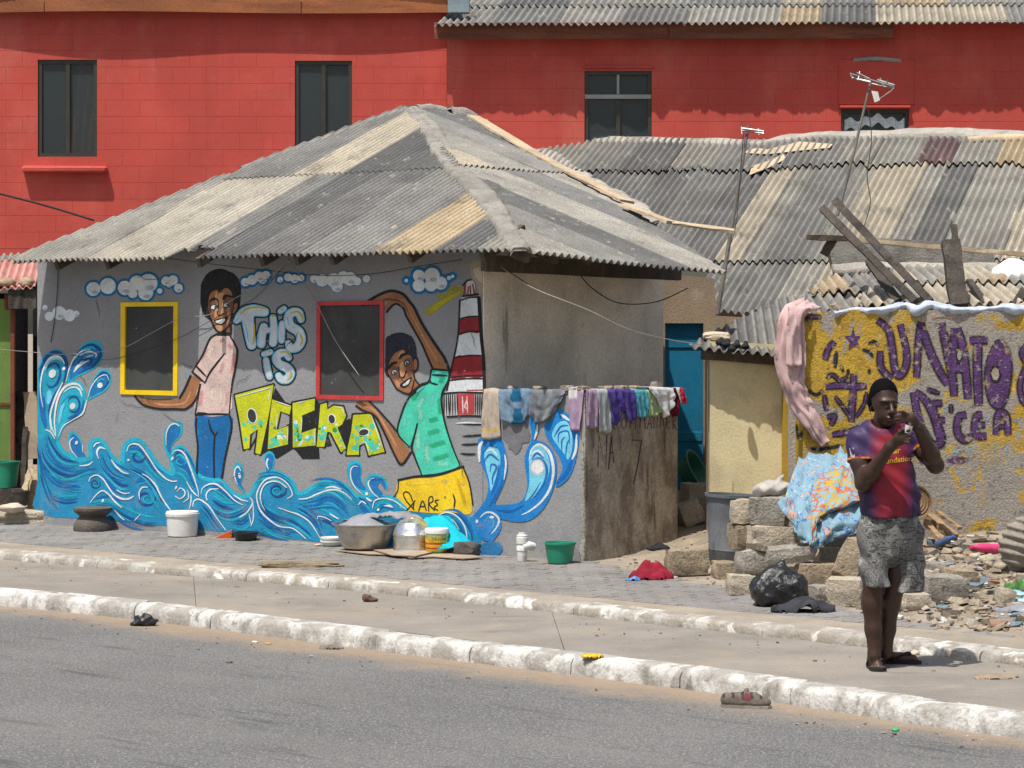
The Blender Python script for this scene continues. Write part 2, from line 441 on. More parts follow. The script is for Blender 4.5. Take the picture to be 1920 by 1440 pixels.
# ---------------------------------------------------------------- ground materials
def asphalt():
    b = NB('asphalt'); v = b.pos()
    c = b.mix(b.rng(b.noise(v, .55, 5, .6), .3, .7), (.098, .097, .096), (.13, .128, .125))
    c = b.mix(b.rng(b.noise(v, 60, 3, .9), .5, .68), c, (.33, .32, .30))
    c = b.mix(b.rng(b.noise(v, 68, 3, .9), .34, .48, .9, 0), c, (.02, .02, .021))
    c = b.mix(b.rng(b.noise(v, 170, 2, .8), .62, .7, 0, .8), c, (.4, .38, .35))
    w = b.mapv(v, (1, 1, 1), (0, 0, math.radians(44)))
    st = b.mapv(w, (.7, 5.5, 1))
    c = b.mix(b.rng(b.noise(st, 1.2, 6, .65), .56, .7, 0, .6), c, (.055, .054, .054))
    c = b.mix(b.rng(b.noise(st, .35, 4, .6), .45, .75, 0, .35), c, (.17, .165, .155))
    # wind-blown sand gathers against the kerb
    q0, q1 = on_z(0, 1136, ROADZ), on_z(1920, 1387, ROADZ); d = (q1 - q0).normalized(); n = Vector((-d.y, d.x, 0))
    if n.y < 0: n = -n
    vm = b.node('ShaderNodeVectorMath', operation='DOT_PRODUCT'); b.set(vm.inputs[0], v); vm.inputs[1].default_value = n
    dist = b.math('SUBTRACT', vm.outputs['Value'], q0.dot(n))      # 0 at the kerb, negative on the road
    dist = b.math('ADD', dist, b.math('MULTIPLY', b.math('SUBTRACT', b.noise(v, 1.6, 6, .65), .5), .9))
    c = b.mix(b.rng(dist, -.48, .1, 0, .8), c, b.mix(b.noise(v, 18, 5, .7), (.21, .155, .105), (.36, .275, .19)))
    b.set(b.bsdf.inputs['Base Color'], c); b.bsdf.inputs['Roughness'].default_value = .9; b.bsdf.inputs['Specular IOR Level'].default_value = .25
    bp = b.node('ShaderNodeBump'); bp.inputs['Strength'].default_value = .6; bp.inputs['Distance'].default_value = .006
    b.set(bp.inputs['Height'], b.noise(v, 80, 3, .7)); b.set(b.bsdf.inputs['Normal'], bp.outputs[0])
    return b.m
M_ASPH = asphalt()
M_CONC_STRIP = mk('walkway_concrete', (.215, .193, .167), .16, 1.2, .14, 70, bump=.25, layers=[
    dict(col=(.175, .155, .13), scale=1.4, lo=.5, hi=.72, amt=.6), dict(col=(.30, .25, .195), scale=2.3, lo=.55, hi=.75, amt=.7, stretch=(1, 1, 1)),
    dict(col=(.15, .125, .1), scale=26, lo=.62, hi=.74, amt=.6), dict(col=(.2, .17, .14), scale=6, lo=.58, hi=.72, amt=.45, stretch=(1, 3.0, 1)), dict(col=(.33, .275, .21), scale=.7, lo=.5, hi=.7, amt=.5), dict(col=(.12, .105, .09), scale=3.2, lo=.6, hi=.68, amt=.5, stretch=(.5, 2, 1), dist=1.5), dict(col=(.31, .275, .225), scale=18, lo=.6, hi=.7, amt=.6)])
M_KERB = mk('kerb_whitewash', (.50, .49, .465), .14, 2.5, .14, 45, bump=.5, coarse=1.2, cscale=9, bdist=.018, layers=[
    dict(col=(.27, .25, .22), scale=4, lo=.42, hi=.58, amt=.85, dist=.6, stretch=(1, 1, .6)), dict(col=(.27, .25, .225), scale=16, lo=.54, hi=.62, amt=.75, dist=.4),
    dict(col=(.15, .13, .11), scale=9, lo=.56, hi=.7, amt=.75, stretch=(1, 1, .4)), dict(col=(.66, .65, .62), scale=5, lo=.56, hi=.7, amt=.8, dist=.5), dict(col=(.13, .115, .1), scale=40, lo=.66, hi=.74, amt=.7)])
M_KERB2 = mk('kerb_whitewash_worn', (.40, .38, .345), .16, 2.5, .14, 45, bump=.5, coarse=1.2, cscale=9, bdist=.018, layers=[
    dict(col=(.27, .24, .2), scale=3.0, lo=.42, hi=.56, amt=.95, dist=.6), dict(col=(.25, .225, .19), scale=11, lo=.5, hi=.6, amt=.85),
    dict(col=(.78, .76, .72), scale=5, lo=.55, hi=.68, amt=.9, dist=.5), dict(col=(.14, .125, .11), scale=16, lo=.61, hi=.73, amt=.75), dict(col=(.12, .11, .1), scale=40, lo=.66, hi=.74, amt=.7)])
M_PAVER = mk('paver_grey', (.19, .182, .172), .2, 1.5, .2, 60, bump=.4, layers=[
    dict(col=(.24, .21, .175), scale=1.1, lo=.5, hi=.7, amt=.7), dict(col=(.13, .125, .12), scale=5, lo=.56, hi=.7, amt=.6), dict(col=(.18, .17, .165), scale=14, lo=.5, hi=.62, amt=.5)])
M_JOINT = mk('joint_sand', (.27, .23, .18), .15, 3, .15, 80, bump=.3)
M_DIRT = mk('sandy_dirt', (.265, .22, .165), .2, 1.5, .22, 60, bump=.9, bdist=.02, bscale=35, coarse=.6, cscale=9, layers=[
    dict(col=(.20, .165, .125), scale=2.2, lo=.48, hi=.66, amt=.8), dict(col=(.38, .31, .235), scale=5, lo=.55, hi=.7, amt=.6),
    dict(col=(.1, .085, .07), scale=30, lo=.6, hi=.68, amt=.6), dict(col=(.5, .46, .4), scale=38, lo=.68, hi=.74, amt=.8)])

# ---------------------------------------------------------------- ground sheets
add('ground', [(-600, -600, -.9), (600, -600, -.9), (600, 900, -.9), (-600, 900, -.9)], [(0, 1, 2, 3)], M_DIRT)['kind'] = 'structure'

def ext_line(pxs, z, ext=6.0):
    q = [on_z(x, y, z if not callable(z) else z(x)) for x, y in pxs]
    a, b = (q[0] - q[1]).normalized(), (q[-1] - q[-2]).normalized()
    return [q[0] + a * ext] + q + [q[-1] + b * ext]
def resample(pts, step, start=0.0):
    out = []; acc = -start; i = 0; p = pts[0].copy()
    d = [0]
    for a, b in zip(pts, pts[1:]): d.append(d[-1] + (b - a).length)
    s = start
    while s < d[-1]:
        while s > d[i + 1]: i += 1
        t = (s - d[i]) / (d[i + 1] - d[i]); out.append(pts[i].lerp(pts[i + 1], t)); s += step
    return out
LK = [Vector(p) for p in catmull([tuple(v) for v in ext_line([(0, 1136), (245, 1160), (565, 1202), (960, 1252), (1360, 1303), (1660, 1350), (1920, 1387)], ROADZ)], False, 6)]
UK = [Vector(p) for p in catmull([tuple(v) for v in ext_line([(0, 1049), (350, 1081), (600, 1101), (960, 1139), (1220, 1170), (1515, 1202), (1920, 1249)], 0.0)], False, 6)]

def strip_between(name, A, B, mat, n=60, z=None):
    V = []; Fc = []
    for i, (a, b) in enumerate(zip(A, B)): V += [a, b]
    Fc = [(2 * i, 2 * i + 2, 2 * i + 3, 2 * i + 1) for i in range(len(A) - 1)]
    return add(name, V, Fc, mat)
def npts(L, n):
    d = [0]
    for a, b in zip(L, L[1:]): d.append(d[-1] + (b - a).length)
    return [Vector([float(np.interp(t, d, [p[k] for p in L])) for k in range(3)]) for t in np.linspace(0, d[-1], n)]
rl = npts(LK, 40)
rd = (rl[-1] - rl[0]).normalized()
far0, far1 = rl[0] - rd * 250, rl[-1] + rd * 250
A_ = [far0] + rl + [far1]
B_ = [p + Vector((-KB.x, -KB.y, 0)) * 14 for p in A_]
for p in A_: p += KB * .03
road = strip_between('road', B_, A_, M_ASPH); road['kind'] = 'structure'

def kerb(name, line, z0, z1, mat, step, start, width, label):
    root = empty(name, line[len(line) // 2]); root['kind'] = 'structure'
    pts = resample(line, step, start)
    for a, b in zip(pts, pts[1:]):
        t = (b - a); L = t.length; t = Vector((t.x, t.y, 0)).normalized(); n = Vector((-t.y, t.x, 0))
        if n.y < 0: n = -n
        mid = (a + b) / 2; dx, dz, tw = random.uniform(-.005, .005), random.uniform(-.004, .004), random.uniform(-.008, .008)
        hb = z1 - z0
        prof = [(0, -.12), (0.0, 0.0), (0.004, hb * .62), (.022, hb * .86), (.05, hb * .97), (.08, hb), (width, hb + .004), (width, -.12)]
        us = [-.5, -.485, -.3, -.1, .1, .3, .485, .5]
        V = []
        for u in us:
            ch = .010 if abs(u) > .49 else 0
            for (q, z) in prof:
                nn = fbm(mid.x * 3 + u * 4, mid.y * 3 + q * 9, z * 9) * .003 + fbm(mid.x * 9 + u * 14, mid.y * 9 + q * 30, z * 30, 2) * .002 if z > 0 else 0
                zz = z - (ch if z > 0 else 0) + nn + dz
                V.append(mid + t * (u * (L - .006)) + n * (q + dx + (ch if q < width * .5 else -ch) + nn * .6 + tw * u) + Vector((0, 0, z0 - mid.z + zz)))
        m = len(prof)
        Fc = [(i * m + k, i * m + k + 1, (i + 1) * m + k + 1, (i + 1) * m + k) for i in range(len(us) - 1) for k in range(m - 1)]
        Fc += [tuple(range(m)), tuple((len(us) - 1) * m + k for k in reversed(range(m)))]
        o = add('kerb_stone', V, Fc, mat, root, smooth=False); smooth_by_angle(o, 50)
    return root
kerb('kerb', LK, ROADZ, .0, M_KERB, .9, .3, .17, '')
kerb('kerb', UK, 0.0, .075, M_KERB2, .9, .1, .18, '')

# walkway slabs between the kerbs
wroot = empty('walkway', (0, 18.4, 0)); wroot['kind'] = 'structure'
la, ub = npts(LK, 121), npts(UK, 121)
cuts = [0, 22, 45, 66, 88, 120]
for c0, c1 in zip(cuts, cuts[1:]):
    V = []; idx = list(range(c0, c1 + 1)); m = 5
    for j, i in enumerate(idx):
        a = la[i] + KB * .14; b = ub[i] + KB * .03; a.z = b.z = 0
        g = .003 if j == 0 else (-.003 if j == len(idx) - 1 else 0)
        for k in range(m):
            p = a.lerp(b, k / (m - 1)) + _kd * g; p.z = random.uniform(-.003, .003) + (-.0035 if j in (0, len(idx) - 1) else 0); V.append(p)
    n0 = len(V)
    Fc = [(j * m + k, (j + 1) * m + k, (j + 1) * m + k + 1, j * m + k + 1) for j in range(len(idx) - 1) for k in range(m - 1)]
    for j in (0, len(idx) - 1):      # joint sides
        for k in range(m): V.append(V[j * m + k] - Vector((0, 0, .05)))
    for e, j in enumerate((0, len(idx) - 1)):
        Fc += [(j * m + k, j * m + k + 1, n0 + e * m + k + 1, n0 + e * m + k) for k in range(m - 1)]
    add('slab', V, Fc, M_CONC_STRIP, wroot)
V = []
for i in range(121): V += [la[i] + Vector((0, 0, -.03 - la[i].z)) + KB * .1, ub[i] + Vector((0, 0, -.03)) + KB * .05]
add('slab_bed', V, [(2 * i, 2 * i + 2, 2 * i + 3, 2 * i + 1) for i in range(120)], M_JOINT, wroot)

# pavement of concrete pavers behind the upper kerb
proot = empty('pavement', (0, 20.5, .05)); proot['kind'] = 'structure'
V = []; Fc = []; nu, nv = 90, 14
for i in range(nu + 1):
    a = ub[int(i * 120 / nu)]
    for j in range(nv + 1):
        p = a + KB * (.16 + j * .42); V.append((p.x, p.y, zpave(p.x, p.y) - .006))
Fc = [(i * (nv + 1) + j, (i + 1) * (nv + 1) + j, (i + 1) * (nv + 1) + j + 1, i * (nv + 1) + j + 1) for i in range(nu) for j in range(nv)]
add('paver_bed', V, Fc, M_JOINT, proot)
pm = MB(); pm.box((0, 0, -.03), (.186, .086, .06), bev=.004); pm.F = [f for f in pm.F]
paver_me = mesh_data('paver', pm.V, pm.F, M_PAVER)
cells = []
def kerb_depth(p):   # signed distance behind the upper kerb's front line, from its polyline
    best = 9e9
    for a, b in zip(ub[::2], ub[2::2]):
        ab = b - a; t = max(0, min(1, (p - a).dot(ab) / ab.dot(ab))); q = a + ab * t; q.z = p.z = 0; d = (p - q).length
        if d < abs(best): best = d if (p - q).dot(KB) > 0 else -d
    return best
for r in range(0, 40):
    for c in range(-75, 62):
        u = c * .2 + (.1 if r % 2 else 0); v = .17 + r * .1
        p = Vector((0, 19.95, 0)) + _kd * u + KB * v
        kd = kerb_depth(p.copy())
        if kd < .225: continue
        w = (p - WR).dot(BK)
        if w > .12 or p.x < -6.6 or p.x > 5.2: continue
        if bdist(p.x, p.y) > -.02 + .16 * fbm(p.x * 3, p.y * 3, 1): continue
        z = zpave(p.x, p.y)
        if abs((p.x) / p.y) > .235: continue
        cells.append((p.y, p.x, z))
cells.sort()
ang = math.atan2(_kd.y, _kd.x)
def paver_M(x, y, z):
    n = Vector((-(zpave(x + .1, y) - zpave(x - .1, y)) / .2, -(zpave(x, y + .1) - zpave(x, y - .1)) / .2, 1)).normalized()
    X = (_kd - n * _kd.dot(n)).normalized(); Y = n.cross(X)
    R = Matrix((X, Y, n)).transposed() @ Matrix.Rotation(random.uniform(-.02, .02), 3, 'Z') @ Matrix.Rotation(random.uniform(-.02, .02), 3, 'X')
    return Matrix.Translation((x, y, z + random.uniform(-.004, .003))) @ R.to_4x4()
for (y, x, z) in cells[:290]: inst('paver', paver_me, paver_M(x, y, z), proot)
rest = MB(); bxf = [f for f in pm.F]
for (y, x, z) in cells[290:]:
    M_ = paver_M(x, y, z); rest.part([M_ @ v for v in pm.V], bxf)
rest.build('paver', M_PAVER, proot)['kind'] = 'stuff'

# sandy ground to the right, rising to the walls
xs, ys = np.arange(.35, 9.2, .085), np.arange(14.5, 34, .085)
V = []
for x in xs:
    for y in ys:
        d = bdist(x, y); z = zdirt(x, y)
        if d < .0: z = zpave(x, y) - .03 + .0 * d
        else: z = min(z, zpave(x, y) + .01 + d * .3 + .02 * fbm(x * 5, y * 5, 0))
        V.append((x, y, z + (.012 * fbm(x * 8, y * 8, 5) if d > 0 else 0)))
ny = len(ys)
Fc = [(i * ny + j, (i + 1) * ny + j, (i + 1) * ny + j + 1, i * ny + j + 1) for i in range(len(xs) - 1) for j in range(ny - 1) if bdist(xs[i], ys[j]) > -.3]
add('sandy_yard', V, Fc, M_DIRT, smooth=True)['kind'] = 'structure'
# ground to the left of the painted house
V = [(x, y, zpave(x, y) - .02) for x in np.arange(-9, -4.0, .5) for y in np.arange(24, 34, .5)]; ny = 20
add('sandy_yard', V, [(i * ny + j, (i + 1) * ny + j, (i + 1) * ny + j + 1, i * ny + j + 1) for i in range(9) for j in range(ny - 1)], M_DIRT)['kind'] = 'structure'
# ---------------------------------------------------------------- building materials
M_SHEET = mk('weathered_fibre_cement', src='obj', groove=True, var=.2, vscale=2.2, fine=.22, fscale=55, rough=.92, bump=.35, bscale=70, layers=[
    dict(col=(.07, .07, .068), scale=3.5, lo=.52, hi=.72, amt=.6), dict(col=(.06, .06, .058), scale=26, lo=.61, hi=.71, amt=.55),
    dict(col=(.46, .42, .35), scale=7, lo=.58, hi=.74, amt=.55), dict(col=(.5, .47, .42), scale=48, lo=.66, hi=.74, amt=.6)])
M_SHEET_EDGE = M_SHEET
M_MORTAR = mk('cement_mortar', (.33, .305, .27), .2, 2.5, .18, 60, bump=.8, coarse=1.0, cscale=8, bdist=.015, layers=[
    dict(col=(.2, .185, .165), scale=3, lo=.5, hi=.7, amt=.7), dict(col=(.46, .41, .34), scale=7, lo=.55, hi=.7, amt=.6), dict(col=(.12, .11, .1), scale=22, lo=.62, hi=.7, amt=.7)])
M_CAP = mk('old_cement_cap', (.235, .22, .195), .25, 3, .2, 60, bump=.8, coarse=.8, cscale=9, bdist=.012, layers=[dict(col=(.12, .112, .1), scale=5, lo=.5, hi=.66, amt=.7), dict(col=(.33, .3, .255), scale=9, lo=.56, hi=.7, amt=.6)])
M_GREY = mk('grey_wall_paint', (.245, .247, .258), .1, 1.3, .1, 55, bump=.55, bscale=40, coarse=.9, cscale=7, bdist=.008, layers=[
    dict(col=(.31, .305, .29), scale=1.8, lo=.55, hi=.75, amt=.5), dict(col=(.15, .15, .15), scale=9, lo=.62, hi=.74, amt=.5), dict(col=(.42, .41, .39), scale=30, lo=.7, hi=.76, amt=.7),
    dict(col=(.33, .32, .3), scale=3.0, lo=.5, hi=.62, amt=.4, zlo=1.2, zhi=.2)])
M_SIDE = mk('grimy_plaster', (.76, .675, .56), .2, 1.2, .15, 50, bump=.5, coarse=.8, cscale=6, layers=[
    dict(col=(.44, .405, .36), scale=1.6, lo=.48, hi=.7, amt=.75, stretch=(1, 1, .35)), dict(col=(.3, .21, .19), scale=2.2, lo=.55, hi=.75, amt=.35, loc=(3, 1, 2)),
    dict(col=(.08, .075, .07), scale=7, lo=.62, hi=.72, amt=.55, stretch=(1, 1, .12)), dict(col=(.42, .39, .34), scale=4, lo=.58, hi=.72, amt=.5)])
M_YARD = mk('rough_yard_wall', (.36, .32, .265), .25, 1.5, .25, 40, bump=.9, coarse=.7, cscale=14, bdist=.02, layers=[
    dict(col=(.14, .11, .085), scale=3, lo=.44, hi=.62, amt=.8, stretch=(1, 1, .55)), dict(col=(.3, .26, .2), scale=12, lo=.57, hi=.66, amt=.8), dict(col=(.2, .07, .05), scale=5, lo=.6, hi=.68, amt=.8, zlo=.75, zhi=.3),
    dict(col=(.05, .042, .036), scale=7, lo=.54, hi=.66, amt=.7, stretch=(1, 1, .2)), dict(col=(.45, .4, .32), scale=36, lo=.64, hi=.7, amt=.7)])
M_BEIGE = mk('bare_plaster', (.36, .3, .2), .2, 3, .15, 60, bump=.4)
M_WOOD_D = mk('dark_rafter_wood', (.07, .055, .042), .25, 4, .25, 40, bump=.5, layers=[dict(col=(.14, .115, .09), scale=8, lo=.5, hi=.7, amt=.6, stretch=(1, 1, .3))])
M_WOOD_G = mk('weathered_grey_wood', (.058, .049, .041), .3, 5, .25, 50, coord='pos', bump=.7, layers=[dict(col=(.115, .097, .078), scale=14, lo=.55, hi=.7, amt=.7), dict(col=(.025, .02, .018), scale=9, lo=.5, hi=.64, amt=.8)])
M_WOOD_L = mk('bare_board', (.44, .345, .23), .2, 3, .18, 50, bump=.5, layers=[dict(col=(.25, .185, .12), scale=10, lo=.52, hi=.7, amt=.6)])
M_RED = mk('red_wall_paint', (.46, .066, .049), .1, 1.2, .06, 60, rough=.8, bump=.4, bscale=60, coarse=1.0, cscale=9, bdist=.006, layers=[
    dict(col=(.57, .105, .078), scale=1.4, lo=.5, hi=.75, amt=.6), dict(col=(.42, .045, .035), scale=3, lo=.6, hi=.75, amt=.35), dict(col=(.5, .05, .04), scale=.7, lo=.5, hi=.7, amt=.35), dict(col=(.62, .17, .13), scale=9, lo=.64, hi=.76, amt=.3), dict(col=(.36, .05, .04), scale=2.6, lo=.55, hi=.72, amt=.5, stretch=(1, 1, .12)), dict(col=(.55, .16, .12), scale=1.1, lo=.52, hi=.7, amt=.4, stretch=(1, 1, .4))])
M_FASCIA = mk('orange_brown_fascia', (.30, .105, .042), .2, 1.2, .15, 40, bump=.3, layers=[dict(col=(.19, .06, .026), scale=3, lo=.45, hi=.7, amt=.8, stretch=(.4, 1, 3))])
M_FASCIA2 = mk('dark_brown_fascia', (.21, .075, .042), .2, 1.2, .15, 40, bump=.3, layers=[dict(col=(.12, .04, .026), scale=3, lo=.45, hi=.7, amt=.8, stretch=(.4, 1, 3))])
M_BRONZE = mk('bronze_window_frame', (.055, .05, .04), .1, 5, .1, 60, rough=.45, bump=.05, metal=.3)
M_ALU = mk('pale_aluminium', (.30, .30, .29), .1, 5, .1, 60, rough=.4, bump=.05, metal=.5)
M_DARK = mk('dark_interior', (.012, .012, .012), .1, 3, 0, bump=0)
M_SCREEN = mk('dusty_window_screen', (.05, .052, .05), .25, 2.5, .2, 90, rough=.95, bump=.1, layers=[dict(col=(.085, .085, .078), scale=3, lo=.5, hi=.75, amt=.6)])
M_YELLOWF = mk('yellow_gloss_paint', (.78, .53, .005), .1, 6, .08, 60, rough=.5, bump=.15)
M_REDF = mk('red_gloss_paint', (.48, .045, .045), .15, 6, .1, 60, rough=.5, bump=.15, layers=[dict(col=(.5, .3, .28), scale=16, lo=.66, hi=.72, amt=.8)])
M_BLUED = mk('blue_door_paint', (.006, .155, .28), .12, 2, .1, 50, rough=.6, bump=.2, layers=[dict(col=(.004, .09, .17), scale=2, lo=.5, hi=.7, amt=.5)])
M_FLASH = mk('zinc_flashing', (.24, .3, .33), .15, 3, .1, 40, rough=.5, metal=.4, bump=.1)
M_CREAM = mk('cream_wall_paint', (.58, .515, .32), .12, 1.6, .1, 50, bump=.4, coarse=.6, layers=[dict(col=(.36, .32, .22), scale=2.5, lo=.5, hi=.7, amt=.6), dict(col=(.6, .53, .33), scale=3, lo=.55, hi=.7, amt=.5)])
M_TAN = mk('tan_plaster', (.30, .225, .15), .2, 1.8, .15, 50, bump=.5, layers=[dict(col=(.2, .15, .11), scale=3, lo=.5, hi=.7, amt=.6), dict(col=(.4, .36, .28), scale=2, lo=.56, hi=.7, amt=.7)])
def glass_mat():
    b = NB('window_glass'); b.bsdf.inputs['Base Color'].default_value = (.045, .058, .066, 1); b.bsdf.inputs['Roughness'].default_value = .08
    b.bsdf.inputs['Specular IOR Level'].default_value = .6; b.bsdf.inputs['Alpha'].default_value = .55
    return b.m
M_GLASS = glass_mat()

# ---------------------------------------------------------------- builders
def ring_uv(pts, O, U, Wd): return [((p - O).dot(U), (p - O).dot(Wd)) for p in pts]
def wall(name, O, U, Wd, N, outer, holes, thick, mat, parent):
    """flat wall with real openings; outer and holes are (u, w) loops, N points out of the face"""
    V = []; Fc = []
    loops = [outer] + holes
    tri = tessellate_polygon([[Vector((u, w, 0)) for u, w in l] for l in loops])
    flat = [p for l in loops for p in l]; n = len(flat)
    for u, w in flat: V.append(O + U * u + Wd * w)
    for u, w in flat: V.append(O + U * u + Wd * w - N * thick)
    for t in tri:
        a, b, c = [V[i] for i in t]
        if (b - a).cross(c - a).dot(N) < 0: t = t[::-1]
        Fc += [tuple(t), tuple(i + n for i in reversed(t))]
    b0 = 0
    for l in loops:
        m = len(l)
        Fc += [(b0 + i, b0 + (i + 1) % m, b0 + (i + 1) % m + n, b0 + i + n) for i in range(m)]; b0 += m
    return add(name, V, Fc, mat, parent)
def poly_range(poly, u):
    vs = []
    for (a, b), (c, d) in zip(poly, poly[1:] + poly[:1]):
        if (a - u) * (c - u) <= 0 and abs(c - a) > 1e-9: vs.append(b + (d - b) * (u - a) / (c - a))
    return (min(vs), max(vs)) if len(vs) >= 2 else None
def sheet(parent, O, U, D, N, poly, u0, u1, v0, v1, color, lift0=0.0, lift1=.0, amp=.019, pitch=.076, thick=.006, rag=0.0, nv=7, name='roof_sheet', tilt=0.0, notch=None):
    us = np.arange(u0, u1 + 1e-6, pitch / 8); cols_ = []
    ph = random.uniform(0, 6)
    for u in us:
        r = poly_range(poly, u)
        if r is None: continue
        a, b = max(v0, r[0]), min(v1 + rag * fbm(u * 6 + ph, ph, 0) , r[1])
        if notch and notch[0] < u < notch[1]: b -= notch[2] * (.6 + .8 * abs(fbm(u * 5, 2.2, 0)))
        if b - a < .03: continue
        cols_.append((u, a, b))
    if len(cols_) < 3: return None
    V = []; C = []; k = nv + 1
    for side in (0, 1):
        for u, a, b in cols_:
            for j in range(k):
                v = a + (b - a) * j / nv; t = (v - v0) / max(1e-6, v1 - v0)
                h = amp * math.sin(2 * math.pi * u / pitch) + lift0 + (lift1 - lift0) * t + .008 * fbm(u * 1.3 + ph, v * 1.3, 4) + tilt * (u - (u0 + u1) / 2)
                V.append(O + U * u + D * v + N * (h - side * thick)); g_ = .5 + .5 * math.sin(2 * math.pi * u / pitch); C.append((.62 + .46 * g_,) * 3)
    n = len(cols_) * k; Fc = []
    for i in range(len(cols_) - 1):
        for j in range(nv):
            a = i * k + j; q = (a, a + 1, a + k + 1, a + k); Fc += [q, tuple(x + n for x in reversed(q))]
        Fc += [(i * k, (i + 1) * k, (i + 1) * k + n, i * k + n), (i * k + nv, i * k + nv + n, (i + 1) * k + nv + n, (i + 1) * k + nv)]
    m = (len(cols_) - 1) * k
    Fc += [(j, j + n, j + 1 + n, j + 1) for j in range(nv)] + [(m + j, m + j + 1, m + j + 1 + n, m + j + n) for j in range(nv)]
    # top faces must look along N
    p = [V[i] for i in Fc[0]]
    if (p[1] - p[0]).cross(p[2] - p[0]).dot(N) < 0: Fc = [f[::-1] for f in Fc]
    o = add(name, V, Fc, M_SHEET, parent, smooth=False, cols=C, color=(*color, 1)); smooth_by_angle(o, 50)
    return o
G_, DK, CR, LG, TAN_, MD = (.178, .173, .162), (.11, .109, .106), (.34, .30, .232), (.243, .231, .204), (.36, .283, .182), (.142, .139, .134)
def vary(c, a=.08): k = 1 + random.uniform(-a, a); return tuple(x * k for x in c)

def lumpy(name, path, widths, N, h, mat, parent, seed=0, nw=9, fr=7.0, amp=.35, ex=6.0):
    """hand-laid cement strip: rounded, uneven, following a path"""
    path = [Vector(p) for p in path]; q = [Vector(p) for p in catmull([tuple(p) for p in path], False, 8)]
    ws = widths if isinstance(widths, (list, tuple)) else [widths] * 2
    V = []
    for i, p in enumerate(q):
        t = (q[min(i + 1, len(q) - 1)] - q[max(i - 1, 0)]).normalized(); s = t.cross(N).normalized(); T = i / (len(q) - 1)
        w = float(np.interp(T, np.linspace(0, 1, len(ws)), ws)) * .5
        wl = w * (1 + amp * fbm(p.x * fr, p.y * fr, p.z * fr + seed)); wr = w * (1 + amp * fbm(p.x * fr + 9, p.y * fr, p.z * fr + seed))
        for k in range(nw):
            a = -1 + 2 * k / (nw - 1); ww = wl if a < 0 else wr
            hh = h * math.sqrt(max(0, 1 - abs(a) ** ex)) * (1 + .35 * fbm(p.x * 6 + a, p.y * 6, p.z * 6 + seed)) - (.02 if abs(a) > .99 else 0)
            V.append(p + s * (a * ww) + N * hh)
    Fc = [(i * nw + k, i * nw + k + 1, (i + 1) * nw + k + 1, (i + 1) * nw + k) for i in range(len(q) - 1) for k in range(nw - 1)]
    a, b, c = V[0], V[1], V[nw]
    if (b - a).cross(c - a).dot(N) < 0: Fc = [f[::-1] for f in Fc]
    # close underneath
    n = len(V); V2 = [v - N * .03 for v in V]
    edge = [i * nw for i in range(len(q))]
    Fb = [tuple(x + n for x in f[::-1]) for f in Fc]
    rim = []
    for i in range(len(q) - 1): rim += [(i * nw, (i + 1) * nw, (i + 1) * nw + n, i * nw + n), (i * nw + nw - 1, i * nw + nw - 1 + n, (i + 1) * nw + nw - 1 + n, (i + 1) * nw + nw - 1)]
    L = (len(q) - 1) * nw
    rim += [(k, k + 1, k + 1 + n, k + n) for k in range(nw - 1)] + [(L + k, L + k + n, L + k + 1 + n, L + k + 1) for k in range(nw - 1)]
    return add(name, V + V2, Fc + Fb + rim, mat, parent, smooth=True)
def beam(a, b, w, h, up=UP, jit=.0):
    a, b = Vector(a), Vector(b); t = (b - a).normalized(); s = t.cross(up).normalized(); u = s.cross(t).normalized()
    V = []
    n = 6
    for i in range(n + 1):
        p = a.lerp(b, i / n)
        for sx, sz in ((-1, -1), (1, -1), (1, 1), (-1, 1)):
            V.append(p + s * (sx * w / 2 + random.uniform(-jit, jit)) + u * (sz * h / 2 + random.uniform(-jit, jit)))
    Fc = [(i * 4 + k, i * 4 + (k + 1) % 4, (i + 1) * 4 + (k + 1) % 4, (i + 1) * 4 + k) for i in range(n) for k in range(4)] + [(3, 2, 1, 0), (n * 4, n * 4 + 1, n * 4 + 2, n * 4 + 3)]
    return V, Fc

# ---------------------------------------------------------------- the painted house
house = empty('painted_house', WR.lerp(WL, .5) + BK * 1.5 + Vector((0, 0, .1)), 'low grey house with a seaside mural and a hipped corrugated roof', 'house')
OVH = .43
C_ = on_plane(985, 468, WR + NF * OVH, NF)
CL_ = on_plane(30, 484, WR + NF * OVH, NF)
def apex_at(s):
    lo, hi = 0.0, 9.0
    for _ in range(60):
        t = (lo + hi) / 2; p = C_ - E * t + BK * s; px = CX + p.x / p.y * F
        if px > 772: lo = t
        else: hi = t
    z = CZ + (HY - 205) / F * p.y; return Vector((p.x, p.y, z)), (z - C_.z) / s
lo, hi = 1.0, 8.0
for _ in range(60):
    s_ = (lo + hi) / 2; A_pt, r_ = apex_at(s_)
    if r_ > .445: lo = s_
    else: hi = s_
APEX = A_pt; R1 = r_
# front slope
D1 = (NF - UP * R1).normalized(); N1 = E.cross(-D1).normalized()
if N1.z < 0: N1 = -N1
pl1 = lambda px, py: on_plane(px, py, C_, N1)
uv1 = lambda p: ((p - C_).dot(E), (p - C_).dot(D1))
fp = [uv1(pl1(*q)) for q in [(22, 483), (240, 399), (452, 314), (757, 201)]] + [uv1(APEX), (0.0, 0.0)]
eL = uv1(pl1(40, 484)); fp = [(eL[0], 0.03)] + fp
vsplit = (uv1(pl1(450, 330))[1] + uv1(pl1(838, 326))[1]) / 2
def u_at(px, py=476): return uv1(pl1(px, py))[0]
lower = [(20, 58, LG), (58, 178, LG), (178, 345, (.36, .33, .27)), (345, 392, G_), (392, 470, DK), (470, 560, MD), (560, 700, G_), (700, 800, TAN_), (800, 892, DK), (892, 990, LG)]
ups = [(-9.3, (450, 500), LG)]
